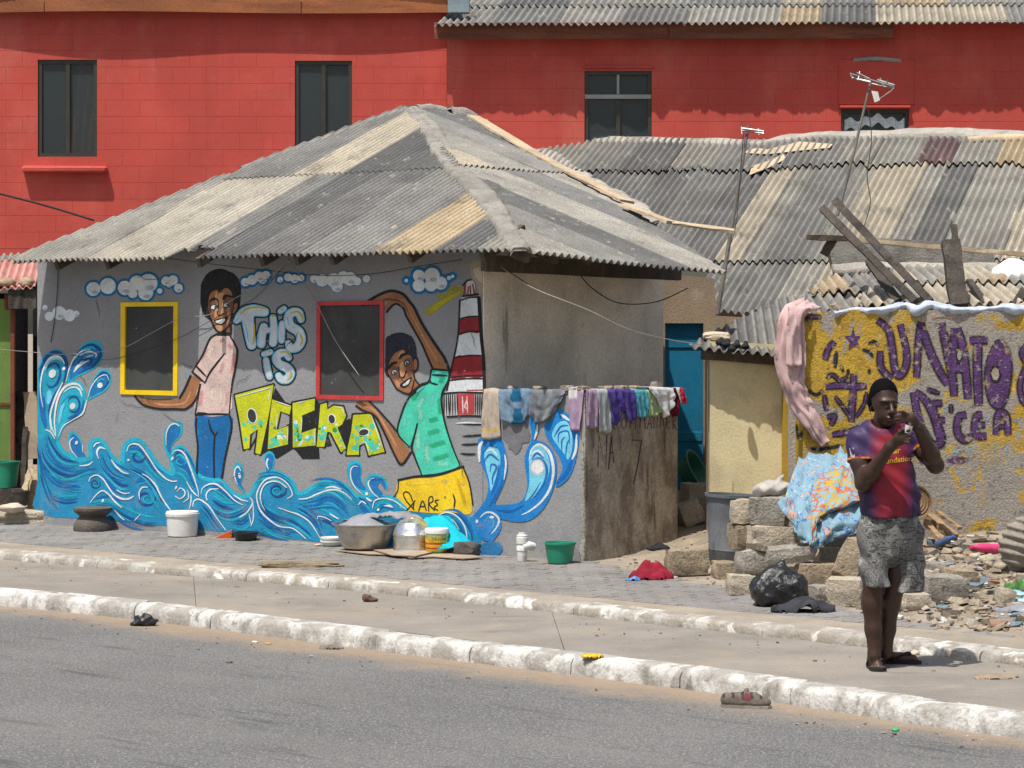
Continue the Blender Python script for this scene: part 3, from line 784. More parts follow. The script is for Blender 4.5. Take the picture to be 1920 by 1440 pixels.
for i, (a, b, c) in enumerate(lower):
    # boundaries follow the fall line, found where they cross the eave
    ua, ub_ = u_at(a), u_at(b)
    nt = (u_at(326), u_at(398), .3) if 300 < a < 360 or a == 178 else None
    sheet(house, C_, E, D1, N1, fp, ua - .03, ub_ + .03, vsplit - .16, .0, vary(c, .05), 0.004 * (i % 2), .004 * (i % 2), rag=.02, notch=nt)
uu = [(448, G_), (555, CR), (640, DK), (760, MD), (850, LG)]
for i, (px, c) in enumerate(uu):
    ua = uv1(pl1(px, 330))[0]; ub_ = uv1(pl1(uu[i + 1][0], 330))[0] if i + 1 < len(uu) else 0.4
    if i == 0: ua -= .1
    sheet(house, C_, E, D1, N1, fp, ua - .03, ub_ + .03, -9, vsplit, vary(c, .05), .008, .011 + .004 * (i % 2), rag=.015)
# right slope
BKs = BK
tA = (APEX - C_); N2 = tA.cross(BKs).normalized()
if N2.z < 0: N2 = -N2
D2 = BKs.cross(N2).normalized()
if D2.z > 0: D2 = -D2
pl2 = lambda px, py: on_plane(px, py, C_, N2)
uv2 = lambda p: ((p - C_).dot(BKs), (p - C_).dot(D2))
rp = [(0.0, 0.0), uv2(APEX), uv2(pl2(850, 211)), uv2(pl2(1182, 393)), uv2(pl2(1362, 511)), uv2(pl2(1180, 494)), uv2(pl2(1010, 474))]
umax = max(u for u, v in rp); vmin = min(v for u, v in rp); vmax = max(v for u, v in rp)
ud = np.linspace(0, umax, 8)
pal2 = [LG, G_, DK, LG, MD, LG, CR]
vs2 = uv2(pl2(1010, 350))[1]
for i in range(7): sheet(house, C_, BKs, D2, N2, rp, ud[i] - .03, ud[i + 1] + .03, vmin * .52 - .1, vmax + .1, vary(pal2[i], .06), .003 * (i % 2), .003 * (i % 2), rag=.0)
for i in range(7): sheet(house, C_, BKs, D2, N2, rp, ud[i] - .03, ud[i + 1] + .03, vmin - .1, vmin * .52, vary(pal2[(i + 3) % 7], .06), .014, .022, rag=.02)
# cement along hip and ridges
hp = [APEX + (C_ - APEX) * t for t in (-.01, .15, .3, .45, .6, .75, .9, 1.0)]
NH = (N1 + N2).normalized()
hp = [p + E * (.05 * math.sin(i * 1.7)) for i, p in enumerate(hp)]
lumpy('hip_mortar', hp, [.18, .24, .2, .25, .2, .18], NH, .022, M_CAP, house, 1, fr=5, amp=.25)
lumpy('ridge_mortar', [pl1(*q) for q in [(452, 316), (550, 281), (650, 244), (720, 218), (770, 204)]], [.06, .08, .1, .13], N1, .02, M_CAP, house, 2)
lumpy('ridge_mortar', [APEX, pl2(812, 206), pl2(850, 213)], [.16, .12, .1], UP, .05, M_MORTAR, house, 3)
lumpy('ridge_mortar', [P(842, 214, APEX.y + .3), P(880, 220, APEX.y + .4), P(912, 240, APEX.y + .5)], [.16, .16, .1], UP, .07, M_MORTAR, house, 4)
# back of the roof, out of sight behind the ridge
_re = pl2(850, 211) - UP * .03
add('rear_roof', [APEX - UP * .03, _re, _re + BK * 3 - UP * 1.5, CL_ + BK * 6.5, CL_ + BK * 1.0 + UP * .3 + E * .5], [(0, 1, 2), (0, 2, 3), (0, 3, 4)], M_MORTAR, house)
# loose boards lying along the right-hand verge
vb = [pl2(*q) + UP * .05 for q in [(880, 222), (1000, 295), (1176, 388)]]
b_ = MB()
for p, q in zip(vb, vb[1:]): V, Fc = beam(p, q, .17, .02, N2, .004); b_.part(V, Fc)
b_.build('verge_board', M_WOOD_L, house)
b_ = MB()
for p, q in zip([pl2(1170, 396) + UP * .06, pl2(1260, 438) + UP * .1], [pl2(1260, 438) + UP * .1, pl2(1376, 470) + UP * .18]): V, Fc = beam(p, q, .14, .025, N2, .005); b_.part(V, Fc)
b_.build('verge_board', M_WOOD_L, house)
# walls
ztop = C_.z + R1 * OVH - .05
LW = (WR - WL).length
OF = Vector((WL.x, WL.y, 0))
def uw(px, py): p = wall_hit(px, py); return ((p - OF).dot(E), p.z)
YW = [uw(*q) for q in [(232, 571), (331, 570), (330, 738), (231, 736)]]
RW = [uw(*q) for q in [(600, 571), (717, 568), (716, 746), (599, 744)]]
front = wall('front_wall', OF, E, UP, NF, [(0, -.15), (LW, -.15), (LW, ztop), (0, ztop)], [YW[::-1], RW[::-1]], .16, M_GREY, house)
LS = 2.58
ytop0 = wall_hit(1000, 760).z
OS = Vector((WR.x, WR.y, 0)) + BK * .162 - E * .16
ONS = Vector((WR.x, WR.y, 0)) + BK * .16
sidew = wall('side_wall', ONS, BK, UP, E, [(0, -.15), (LS - .16, -.15), (LS - .16, ztop - .12), (0, ztop - .06)], [], .16, M_SIDE, house)
wall('render_coat', WR + E * .012 + BK * .001, BK, UP, E, [(0, ytop0), (LS, ytop0), (LS, ztop - .13), (0, ztop - .06)], [], .011, M_SIDE, house)
wall('left_wall', OF + BK * .162, BK, UP, -E, [(0, -.15), (5, -.15), (5, ztop), (0, ztop)], [], .16, M_GREY, house)
add('room_back', [OF + BK * 1.6 - UP * .1, WR + BK * 1.6 - UP * .1 - E * .2, WR + BK * 1.6 + UP * 2.7 - E * .2, OF + BK * 1.6 + UP * 2.7], [(0, 1, 2, 3)], M_DARK, house)
# windows
def win_frame(name, px4, inner, mat, proud, parent):
    mb = MB(); o_ = [wall_hit(*q) for q in px4]; i_ = [wall_hit(*q) for q in inner]
    for k in range(4):
        a, b, c, d = o_[k], o_[(k + 1) % 4], i_[(k + 1) % 4], i_[k]
        mb.prism([p + NF * (proud + .001 * (k % 2)) for p in (a, b, c, d)], BK * (proud + .05))
    return mb.build(name, mat, parent)
for nm, o4, i4, m in (('window', [(228, 567), (335, 566), (334, 742), (227, 739)], [(236, 575), (327, 574), (326, 733), (235, 731)], M_YELLOWF),
                      ('window', [(595, 566), (721, 563), (720, 751), (594, 748)], [(602, 573), (714, 571), (713, 743), (601, 740)], M_REDF)):
    # the window is one part: its screen with the painted frame as a sub-part
    w = add(nm, [wall_hit(*q) + BK * .006 for q in i4] , [(3, 2, 1, 0)], M_SCREEN, house)
    V = [wall_hit(*q) + BK * .006 for q in [(i4[0][0] - 3, i4[0][1] - 3), (i4[1][0] + 3, i4[1][1] - 3), (i4[2][0] + 3, i4[2][1] + 3), (i4[3][0] - 3, i4[3][1] + 3)]]
    w.data = mesh_data('window', V + [v + BK * .004 for v in V], [(3, 2, 1, 0), (4, 5, 6, 7), (0, 1, 5, 4), (1, 2, 6, 5), (2, 3, 7, 6), (3, 0, 4, 7)], M_SCREEN)
    win_frame('frame', o4, i4, m, .012, w)
# rafters under the eaves
for px in (118, 208, 372, 486, 548, 612, 752, 884):
    u = u_at(px); p0 = C_ + E * u + D1 * -.05 - N1 * .075; p1 = p0 - D1 * .6
    V, Fc = beam(p0, p1, .05, .09, N1, .004); add('rafter', V, Fc, M_WOOD_D, house)
for s in (.12, .5, .95, 1.4, 1.8, 2.2, 2.6):
    p0 = C_ + BK * s + D2 * -.04 - N2 * .08; p1 = p0 - D2 * min(.75, .1 + s * .8)
    V, Fc = beam(p0, p1, .06, .1, N2, .005); add('rafter', V, Fc, M_WOOD_D, house)
V, Fc = beam(C_ - E * .55 + BK * .12 - UP * .1, C_ - E * .55 + BK * 2.9 - UP * .14, .06, .14, UP, .004); add('wall_plate', V, Fc, M_WOOD_D, house)
# yard wall: runs on in the mural's plane, then turns back
ytop = wall_hit(1000, 737).z
YC = wall_hit(1095, 1060); LY = (Vector((YC.x, YC.y, 0)) - WR).length
yard_front = wall('yard_wall', WR + NF * -.003, E, UP, NF, [(0.002, -.15), (LY, -.15), (LY, ytop - .02), (LY * .5, ytop), (0.002, ytop - .01)], [], .13, M_GREY, house)
YB = Vector((YC.x, YC.y, 0)) + BK * .127
d_ = RAY(1270, 800); tt = None
# far end of the return: where it shows at column 1270
lo, hi = 0, 5
for _ in range(50):
    t = (lo + hi) / 2; p = YB + BK * t
    if CX + p.x / p.y * F < 1268: lo = t
    else: hi = t
LR = t
yard_side = wall('yard_wall', YB, BK, UP, E, [(0, -.2), (LR, -.2), (LR, ytop - .03), (LR * .6, ytop + .01), (0, ytop - .02)], [], .13, M_YARD, house)
YS = Vector((YC.x, YC.y, 0)) + E * .014
yard_side = wall('render_coat', YS, BK, UP, E, [(0, -.2), (LR + .127, -.2), (LR + .127, ytop - .035), (LR * .6, ytop + .005), (0, ytop - .025)], [], .013, M_YARD, house)
wall('yard_wall', YB + BK * (LR + .002) - E * .0, -E, UP, BK, [(0, -.2), (LY, -.2), (LY, ytop - .03), (0, ytop - .03)], [], .12, M_SIDE, house)
# crumbling edge between the two
mbx = MB()
e0 = Vector((YC.x, YC.y, 0))
lumpy('broken_edge', [e0 + UP * z + NF * .004 - E * .012 for z in (.05, .3, .5, .75, .95, 1.1)], [.03, .045, .03, .04, .03, .02], (E * .6 + NF).normalized(), .008, M_MORTAR, house, 5, fr=24, amp=.9)

# ---------------------------------------------------------------- the red building, in two joined blocks
def bld_px(px, Y): return (px - CX) / F * Y
def bld_z(py, Y): return CZ - (py - HY) / F * Y
def block_wall(root, Y, x0, x1, z0, z1, openings, seedx=0.0):
    ch, cw = .2, .405
    bmx = {}
    n = int((z1 - z0) / ch) + 1
    U = Vector((1, 0, 0)); holes = [[(a, c), (b, c), (b, d), (a, d)][::-1] for a, b, c, d in openings]
    wall('wall', Vector((0, Y + .0022, 0)), U, UP, Vector((0, -1, 0)), [(x0, z0), (x1, z0), (x1, z1), (x0, z1)], holes, .15, M_RED, root)
    for r in range(n):
        zt = z1 - r * ch; zb = zt - ch
        if zb < z0 + .02: break
        x = x0 - (cw / 2 if r % 2 else 0) - seedx
        while x < x1:
            rects = [(max(x, x0) + .0012, min(x + cw, x1) - .0012, zb + .0022, zt - .0022)]
            for (oa, ob, oc, od) in openings:
                nr = []
                for (a, b, c, d) in rects:
                    if b <= oa or a >= ob or d <= oc or c >= od: nr.append((a, b, c, d)); continue
                    if a < oa: nr.append((a, oa, c, d))
                    if b > ob: nr.append((ob, b, c, d))
                    aa, bb_ = max(a, oa), min(b, ob)
                    if c < oc: nr.append((aa, bb_, c, oc))
                    if d > od: nr.append((aa, bb_, od, d))
                rects = nr
            for (a, b, c, d) in rects:
                if b - a < .03 or d - c < .03: continue
                key = (round(b - a, 3), round(d - c, 3))
                if key not in bmx:
                    mb = MB(); mb.box((0, 0, 0), (b - a, .04, d - c), bev=.0012); bmx[key] = mesh_data('block', mb.V, mb.F, M_RED)
                inst('block', bmx[key], Matrix.Translation(((a + b) / 2, Y + .02 - random.uniform(0, .0009) , (c + d) / 2)) @ Matrix.Rotation(random.uniform(-.003, .003), 4, 'X'), root)
            x += cw
def sash(root, Y, px0, px1, py0, py1, mullion=True, mat=M_BRONZE, curtain=None, fw=.045, transom=None, cc=(.16, .06, .03)):
    x0, x1, z1, z0 = bld_px(px0, Y), bld_px(px1, Y), bld_z(py0, Y), bld_z(py1, Y)
    yf = Y + .05
    fr = MB()
    fr.box(((x0 + x1) / 2, yf, z1 - fw / 2), (x1 - x0, .06, fw)); fr.box(((x0 + x1) / 2, yf, z0 + fw / 2), (x1 - x0, .06, fw))
    fr.box((x0 + fw / 2, yf + .001, (z0 + z1) / 2), (fw, .062, z1 - z0 - 2 * fw)); fr.box((x1 - fw / 2, yf + .001, (z0 + z1) / 2), (fw, .062, z1 - z0 - 2 * fw))
    zt = z1
    w = fr.build('window', mat, root)
    if mullion: m = MB(); m.box(((x0 + x1) / 2, yf - .004, ((z0 if not transom else z0) + (transom or z1)) / 2), (fw * 1.1, .05, (transom or z1) - z0 - 2 * fw)); m.build('mullion', mat, w)
    if transom:
        m = MB(); m.box(((x0 + x1) / 2, yf - .006, transom), (x1 - x0 - .01, .06, .05)); m.build('transom', M_ALU, w)
        m = MB(); m.box(((x0 + x1) / 2, yf - .002, (transom + z1) / 2), (.03, .05, z1 - transom - fw - .025)); m.build('mullion', M_ALU, w)
    xm = (x0 + x1) / 2
    for i, (a, b) in enumerate(((x0 + fw, xm), (xm, x1 - fw))):
        g = MB(); g.box(((a + b) / 2, yf + .012 * i, (z0 + z1) / 2), (b - a, .006, z1 - z0 - 2 * fw)); g.build('pane', M_GLASS, w)
    if curtain:
        V = []; n = 40
        for j in range(8):
            for i in range(n + 1):
                t = i / n; z = z0 + (z1 - z0) * j / 7
                V.append(((x0 + (x1 - x0) * (curtain[0] + (curtain[1] - curtain[0]) * t) + .05 * (j - 3) * (curtain[2] if len(curtain) > 2 else 0)), yf + .14 + .03 * math.sin(t * 21 + j * .3), z))
        add('curtain', V, [(j * (n + 1) + i, j * (n + 1) + i + 1, (j + 1) * (n + 1) + i + 1, (j + 1) * (n + 1) + i) for j in range(7) for i in range(n)],
            mk('curtain_cloth', cc, .3, 9, .1, 60, bump=.2), w, smooth=True)
    m = MB(); m.box(((x0 + x1) / 2, Y + .5, (z0 + z1) / 2), (x1 - x0 + .3, .01, z1 - z0 + .3)); m.build('room_dark', M_DARK, w)
    return (x0, x1, z0, z1), w

Y1 = 32.3
redl = empty('red_block_building', (bld_px(400, Y1), Y1, 0), 'red painted block building with orange-brown fascia above the painted house', 'building')
ops = []
for a in ((71, 182, 112, 294, (.55, 1.0, .4)), (553, 660, 114, 296, None)):
    (x0, x1, z0, z1), w = sash(redl, Y1, *a[:4], curtain=a[4], cc=(.42, .16, .07)); ops.append((x0, x1, z0, z1))
block_wall(redl, Y1, bld_px(-240, Y1), bld_px(838, Y1), bld_z(500, Y1), bld_z(2, Y1), ops)
mb = MB(); mb.box((bld_px(123, Y1), Y1 - .05, bld_z(318, Y1)), (bld_px(203, Y1) - bld_px(44, Y1), .15, .075), bev=.02, jit=.006); mb.build('window_sill', M_RED, redl)
# fascia and the roof that overhangs it
fz0, fz1 = bld_z(26, Y1), bld_z(-26, Y1)
for xa, xb in ((-240, 87), (88.5, 566), (567.5, 841)):
    V = []; n = 14
    for i in range(n + 1):
        px = xa + (xb - xa) * i / n; x = bld_px(px, Y1); yo = Y1 - .16 - .025 * math.sin((px - 100) / 150) - .02 * math.sin(px / 90)
        zb = fz0 + .012 * math.sin(px / 130)
        V += [(x, yo, zb), (x, yo, fz1), (x, yo + .03, fz1), (x, yo + .03, zb)]
    Fc = [(i * 4 + k, (i + 1) * 4 + k, (i + 1) * 4 + (k + 1) % 4, i * 4 + (k + 1) % 4) for i in range(n) for k in range(4)] + [(0, 1, 2, 3), (n * 4 + 3, n * 4 + 2, n * 4 + 1, n * 4)]
    add('fascia_board', V, [f[::-1] for f in Fc], M_FASCIA, redl)
so = Vector((bld_px(-240, Y1), Y1 - .24, fz1 + .06)); Dd = Vector((0, -1, -.25)).normalized(); Nn = Vector((0, -.25, 1)).normalized()
Lr = bld_px(850, Y1) - so.x
for i in range(6):
    sheet(redl, so, Vector((1, 0, 0)), Dd, Nn, [(0, -3), (Lr, -3), (Lr, 0), (0, 0)], Lr * i / 6 - .02, Lr * (i + 1) / 6 + .02, -3, 0, vary(G_), .002 * (i % 2), .002 * (i % 2), pitch=.09, amp=.02)
mb = MB(); mb.box((bld_px(861, Y1), Y1 - .22, bld_z(6, Y1)), (bld_px(882, Y1) - bld_px(841, Y1), .14, .3), bev=.01); mb.build('flashing', M_FLASH, redl)
soff = add('soffit', [(bld_px(-40, Y1), Y1 - .13, fz0 + .05), (bld_px(838, Y1), Y1 - .13, fz0 + .05), (bld_px(838, Y1), Y1, fz0 + .05), (bld_px(-40, Y1), Y1, fz0 + .05)], [(0, 3, 2, 1)], M_WOOD_D, redl)

Y2 = 32.05
redr = empty('red_block_building', (bld_px(1400, Y2), Y2, 0), 'red painted block building with weathered corrugated roof and dark brown fascia', 'building')
ops = []
tz = bld_z(181, Y2)
(x0, x1, z0, z1), w = sash(redr, Y2, 1096, 1222, 133, 300, transom=tz, mat=M_BRONZE); ops.append((x0, x1, z0, z1))
(x0, x1, z0, z1), w = sash(redr, Y2, 1577, 1704, 205, 300, mullion=False, mat=M_BRONZE); ops.append((x0, x1, z0, z1))
V = []; n = 40                                   # torn white net curtain inside the small window
for j in range(7):
    for i in range(n + 1):
        t = i / n; zz = bld_z(238 + 5 * math.sin(t * 9) + 4 * math.sin(t * 31) - (18 + 4 * fbm(t * 4, 0, 0)) * j / 6 * (1 if True else 0), Y2)
        V.append((x0 + (x1 - x0) * t, Y2 + .035 - .01 * math.sin(t * 50), zz))
add('curtain', V, [(j * (n + 1) + i, j * (n + 1) + i + 1, (j + 1) * (n + 1) + i + 1, (j + 1) * (n + 1) + i) for j in range(6) for i in range(n)], mk('net_curtain', (.62, .66, .66), .2, 20, .2, 80, bump=.3), w, smooth=True)
pp = MB(); pp.box(((x0 + x1) / 2, Y2 + .075, (z0 + z1) / 2), (x1 - x0 - .1, .006, z1 - z0 - .1)); pp.build('backing_sheet', mk('blue_grey_sheet', (.09, .17, .19), .2, 3, .1, 50), w)
block_wall(redr, Y2, bld_px(838.5, Y2), bld_px(1990, Y2), bld_z(300, Y2), bld_z(41, Y2), ops, .1)
mb = MB(); mb.box((bld_px(1643, Y2), Y2 + .002, bld_z(154, Y2)), (bld_px(1714, Y2) - bld_px(1572, Y2), .03, bld_z(112, Y2) - bld_z(197, Y2)), bev=.006); mb.build('lintel_panel', M_RED, redr)
mb = MB(); mb.box((bld_px(1640, Y2), Y2 - .02, bld_z(201, Y2)), (bld_px(1706, Y2) - bld_px(1574, Y2), .1, .03), bev=.006); mb.build('window_sill', M_RED, redr)
mb = MB(); mb.box((bld_px(1160, Y2), Y2 - .01, bld_z(126, Y2)), (bld_px(1226, Y2) - bld_px(1092, Y2), .05, .018), bev=.003); mb.build('window_sill', M_RED, redr)
lumpy('mortar_lump', [(bld_px(x, Y2), Y2 - .01, bld_z(y, Y2)) for x, y in ((1600, 111), (1640, 107), (1690, 112))], [.02, .04, .02], Vector((0, -.3, 1)).normalized(), .008, M_MORTAR, redr, 8)
for xa, xb in ((815, 1251), (1252.5, 1671)):
    mb = MB(); mb.box((bld_px((xa + xb) / 2, Y2), Y2 - .2, bld_z(61, Y2)), (bld_px(xb, Y2) - bld_px(xa, Y2), .035, .2), bev=.006, M=Matrix.Rotation(-.004, 3, 'Y')); mb.build('fascia_board', M_FASCIA2, redr)
R3 = .28
so = Vector((bld_px(820, Y2), Y2 - .35, bld_z(46, Y2 - .35))); Uu = Vector((1, 0, .004)).normalized(); Dd = Vector((-.13, -1, -R3)).normalized(); Nn = Uu.cross(-Dd).normalized()
Lr = bld_px(1990, Y2) - so.x
pal3 = [LG, G_, LG, G_, LG, LG, TAN_, MD, CR, CR, G_, LG, G_]
pz = [0, .62, 1.4, 2.2, 2.95, 3.6, 4.05, 4.6, 5.2, 6.1, 6.8, 7.4, 8.0]
for i in range(12):
    if pz[i] > Lr: break
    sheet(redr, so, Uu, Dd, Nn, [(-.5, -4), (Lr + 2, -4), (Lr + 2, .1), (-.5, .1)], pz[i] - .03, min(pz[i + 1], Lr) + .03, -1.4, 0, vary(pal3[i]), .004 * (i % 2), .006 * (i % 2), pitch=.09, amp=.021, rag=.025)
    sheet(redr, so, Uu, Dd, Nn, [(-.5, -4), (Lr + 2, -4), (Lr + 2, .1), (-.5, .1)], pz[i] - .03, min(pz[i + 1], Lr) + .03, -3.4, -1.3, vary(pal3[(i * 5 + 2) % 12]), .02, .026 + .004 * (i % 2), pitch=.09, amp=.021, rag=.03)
# ---------------------------------------------------------------- the mural
M_PAINT = mk('mural_paint', src='vcol', var=.15, vscale=5, fine=.14, fscale=60, rough=.8, bump=.5, bscale=40, coarse=.9, cscale=7, bdist=.008, alpha=True, layers=[
    dict(col=(.2, .2, .2), scale=9, lo=.62, hi=.74, amt=.5), dict(col=(.3, .295, .29), scale=34, lo=.66, hi=.72, amt=.75), dict(col=(.27, .265, .26), scale=3.2, lo=.5, hi=.66, amt=.4, zlo=.75, zhi=.1)])
ZA, ZB, ZC, ZD, ZE = zoom(60, 620, 6.4), zoom(60, 780, 6), zoom(280, 780, 6), zoom(480, 820, 6), zoom(860, 720, 4.236)
Z1, FA, FB, H1, H2, D2Z = zoom(0, 460, 2.571), zoom(320, 460, 3.2727), zoom(680, 460, 3.2727), zoom(360, 490, 9), zoom(700, 530, 6), zoom(400, 780, 3.4286)
K_ = (.012, .012, .014); WH = (.62, .66, .67); CY = (.012, .36, .5); MB_ = (.006, .125, .40); DB = (.004, .06, .24); PB = (.22, .55, .68); TL = (.01, .25, .38)
SK, SKD, SKL = (.30, .13, .058), (.16, .07, .036), (.50, .26, .125)
def P_(): return Paint(WR, NF)
def outline(p, pts, w, layer, col=K_, closed=False, **kw): p.stroke(pts + ([pts[0]] if closed else []), w * 1.3, col, layer, **kw)

# ---- clouds
def cloud(Z, cs, s, edge, ecol=(.006, .15, .36)):
    p = P_(); cs2 = [(Z([(x, y)])[0], r / s) for x, y, r in cs]
    if edge:
        for (x, y), r in cs2: p.disc(x, y, r + edge * 1.35, r + edge * 1.35, ecol, 1, 28, jit=.02)
    for (x, y), r in cs2: p.disc(x, y, r, r, (.64, .68, .70), 2, 28, jit=.02)
    for (x, y), r in cs2[::2]: p.softdisc(x + r * .2, y + r * .5, r * .7, r * .4, (.42, .47, .52), 3, .5)
    p.build('painted_cloud', M_PAINT, front)
cloud(Z1, [(450, 210, 33), (520, 196, 38), (602, 205, 34), (660, 182, 36), (715, 182, 44), (640, 232, 22), (702, 228, 36)], 2.571, 3.4)
cloud(Z1, [(800, 172, 22), (834, 168, 24), (815, 188, 14), (770, 220, 13), (860, 206, 21)], 2.571, 2.6)
cloud(Z1, [(216, 300, 13), (238, 342, 22), (285, 326, 33), (335, 338, 29), (368, 330, 15)], 2.571, 0)
cloud(FA, [(458, 226, 26), (500, 212, 30), (545, 192, 30), (585, 182, 25), (565, 212, 24)], 3.2727, 3.4)
cloud(FA, [(672, 210, 18), (720, 196, 24), (760, 205, 26), (800, 200, 20)], 3.2727, 3.2)
cloud(FA, [(880, 205, 25), (930, 215, 38), (1000, 215, 44), (1060, 196, 38), (1100, 205, 42), (1143, 220, 26), (1020, 252, 36), (1202, 205, 23)], 3.2727, .8)
cloud(FB, [(345, 186, 36), (345, 246, 38), (425, 186, 48), (420, 244, 38), (478, 232, 40), (268, 216, 11), (530, 200, 13), (552, 190, 10)], 3.2727, 4)

# ---- boy in the pale pink shirt
p = P_()
jeans = [(368, 780), (431, 780), (435, 802), (428, 838), (421, 866), (416, 897), (380, 896), (369, 880), (370, 830)]
p.poly(jeans, (.004, .12, .33), 2)
for a in ([(371, 790), (371, 885)], [(429, 792), (424, 840)]): p.stroke(a, 3.5, (.01, .19, .45), 3, soft=1)
outline(p, ZC([(530, 0), (525, 150), (545, 350), (535, 560), (540, 640)]), 3, 4); outline(p, ZC([(905, 0), (925, 120), (890, 300), (850, 480), (815, 700)]), 3, 4)
outline(p, ZC([(665, 40), (690, 140), (735, 215), (770, 175)]), 3, 4, taper=(.5, .5)); outline(p, ZC([(735, 230), (725, 420), (730, 690)]), 2.6, 4)
shirt = FA([(245, 568), (290, 552), (365, 555), (395, 605), (408, 652), (395, 740), (375, 850), (360, 1030), (155, 1028), (175, 850), (205, 838), (140, 768), (200, 670)])
p.poly(shirt, (.56, .42, .38), 2, sub=4)
for a, c in (([(190, 870), (180, 1000)], (.68, .27, .28)), ([(355, 880), (340, 1000)], (.62, .36, .35)), ([(390, 640), (375, 800)], (.62, .25, .28)), ([(230, 620), (180, 720)], (.6, .3, .3)), ([(300, 600), (330, 570)], (.58, .25, .28)), ([(350, 600), (380, 640)], (.6, .24, .3)), ([(330, 700), (300, 800)], (.56, .3, .3))):
    p.stroke(FA(a), 11, c, 3, soft=1, a=.55)
for a in ([(255, 850), (250, 980)], [(300, 840), (310, 1000)], [(270, 600), (215, 720)]): p.stroke(FA(a), 12, (.66, .56, .47), 3, soft=1, a=.7)
arm1 = Z1([(920, 632), (972, 664), (940, 742), (897, 784), (840, 786), (760, 784), (690, 766), (650, 727), (700, 738), (790, 746), (862, 737), (890, 690)])
p.poly(arm1, SK, 2, sub=4)
p.stroke(Z1([(930, 660), (905, 740), (870, 765), (780, 768), (710, 750)]), 6, SKL, 3, soft=1, a=.8)
p.stroke(Z1([(660, 728), (740, 742), (850, 740)]), 5, (.05, .045, .012), 3, soft=1, a=.9)
for a in ([(670, 728), (690, 752)], [(690, 728), (720, 755)], [(720, 730), (740, 752)]): p.stroke(Z1(a), 1.5, SKD, 4)
outline(p, Z1([(918, 630), (892, 690), (866, 735)]), 3.6, 5); outline(p, Z1([(650, 727), (690, 768), (760, 787), (842, 789), (898, 787), (944, 742), (965, 672)]), 3.2, 5)
for a in ([(285, 546), (240, 575), (195, 675), (130, 778)], [(130, 775), (212, 846)], [(155, 740), (218, 806)], [(210, 845), (240, 782), (290, 715), (332, 662)], [(362, 552), (400, 620), (408, 660), (395, 760), (375, 860), (358, 1036)], [(180, 852), (166, 940), (150, 1038)], [(150, 1040), (260, 1036), (362, 1036)], [(165, 1028), (225, 1032)]):
    outline(p, FA(a), 3.0, 5, taper=(.7, .5))
hair = H1([(145, 520), (150, 400), (190, 300), (270, 195), (380, 142), (500, 128), (600, 162), (700, 205), (770, 285), (815, 400), (826, 520), (815, 640), (800, 780), (760, 830), (680, 1060), (655, 1190), (420, 1190), (300, 1000), (200, 905), (160, 780), (140, 650)])
p.poly(hair, K_, 3, jit=.5, sub=7)
p.poly(H1([(440, 1200), (520, 1170), (650, 1150), (660, 1240), (500, 1260), (380, 1240)]), K_, 4)
face = H1([(285, 610), (325, 525), (425, 485), (450, 528), (490, 508), (560, 452), (640, 482), (680, 560), (690, 690), (675, 850), (650, 950), (610, 1080), (520, 1170), (450, 1178), (390, 1115), (342, 1010), (300, 900), (275, 780), (275, 700)])
p.poly(face, SK, 4, sub=4)
p.poly(H1([(440, 560), (545, 540), (520, 690), (535, 800), (535, 890), (440, 905), (380, 960), (390, 820), (430, 680)]), SKL, 5, sub=4)
p.poly(H1([(390, 1080), (510, 1090), (500, 1165), (445, 1172)]), SKL, 5)
p.poly(H1([(545, 640), (690, 620), (680, 840), (620, 930), (540, 900), (530, 790)]), SKD, 5); p.poly(H1([(285, 640), (425, 690), (385, 930), (320, 930), (285, 790)]), SKD, 5)
p.poly(H1([(720, 722), (758, 712), (765, 780), (735, 842), (692, 872)]), SK, 5); p.poly(H1([(590, 1150), (622, 1110), (640, 1190), (570, 1190)]), SKD, 5)
for e, pu in (([(300, 785), (350, 730), (405, 722), (435, 770), (400, 810), (340, 822)], (402, 770)), ([(515, 745), (565, 690), (630, 680), (650, 735), (600, 775), (535, 785)], (606, 728))):
    p.poly(H1(e), K_, 6)
for e, pu in (([(316, 780), (352, 745), (398, 740), (385, 790), (345, 808)], (402, 770)), ([(530, 744), (570, 706), (622, 702), (635, 732), (600, 758), (546, 768)], (606, 728))):
    p.poly(H1(e), (.5, .57, .58), 7); x, y = H1([pu])[0]; p.disc(x, y, 2.6, 3.2, (.02, .05, .06), 8)
p.poly(H1([(295, 688), (330, 625), (390, 610), (442, 640), (448, 680), (400, 652), (350, 658)]), K_, 7); p.poly(H1([(512, 635), (545, 560), (620, 565), (685, 590), (682, 612), (600, 602), (545, 650)]), K_, 7)
outline(p, H1([(440, 680), (440, 830), (425, 880), (455, 908), (490, 908), (525, 878)]), 1.7, 7)
p.poly(H1([(372, 1000), (440, 968), (520, 955), (602, 922), (592, 990), (540, 1060), (460, 1078), (400, 1050)]), K_, 7); p.poly(H1([(395, 1015), (450, 990), (552, 968), (540, 1022), (480, 1052), (430, 1046)]), WH, 8)
outline(p, H1([(675, 850), (650, 960), (610, 1085), (520, 1178), (445, 1185), (385, 1115), (340, 1010), (300, 905)]), 1.6, 7)
p.build('painted_boy', M_PAINT, front)

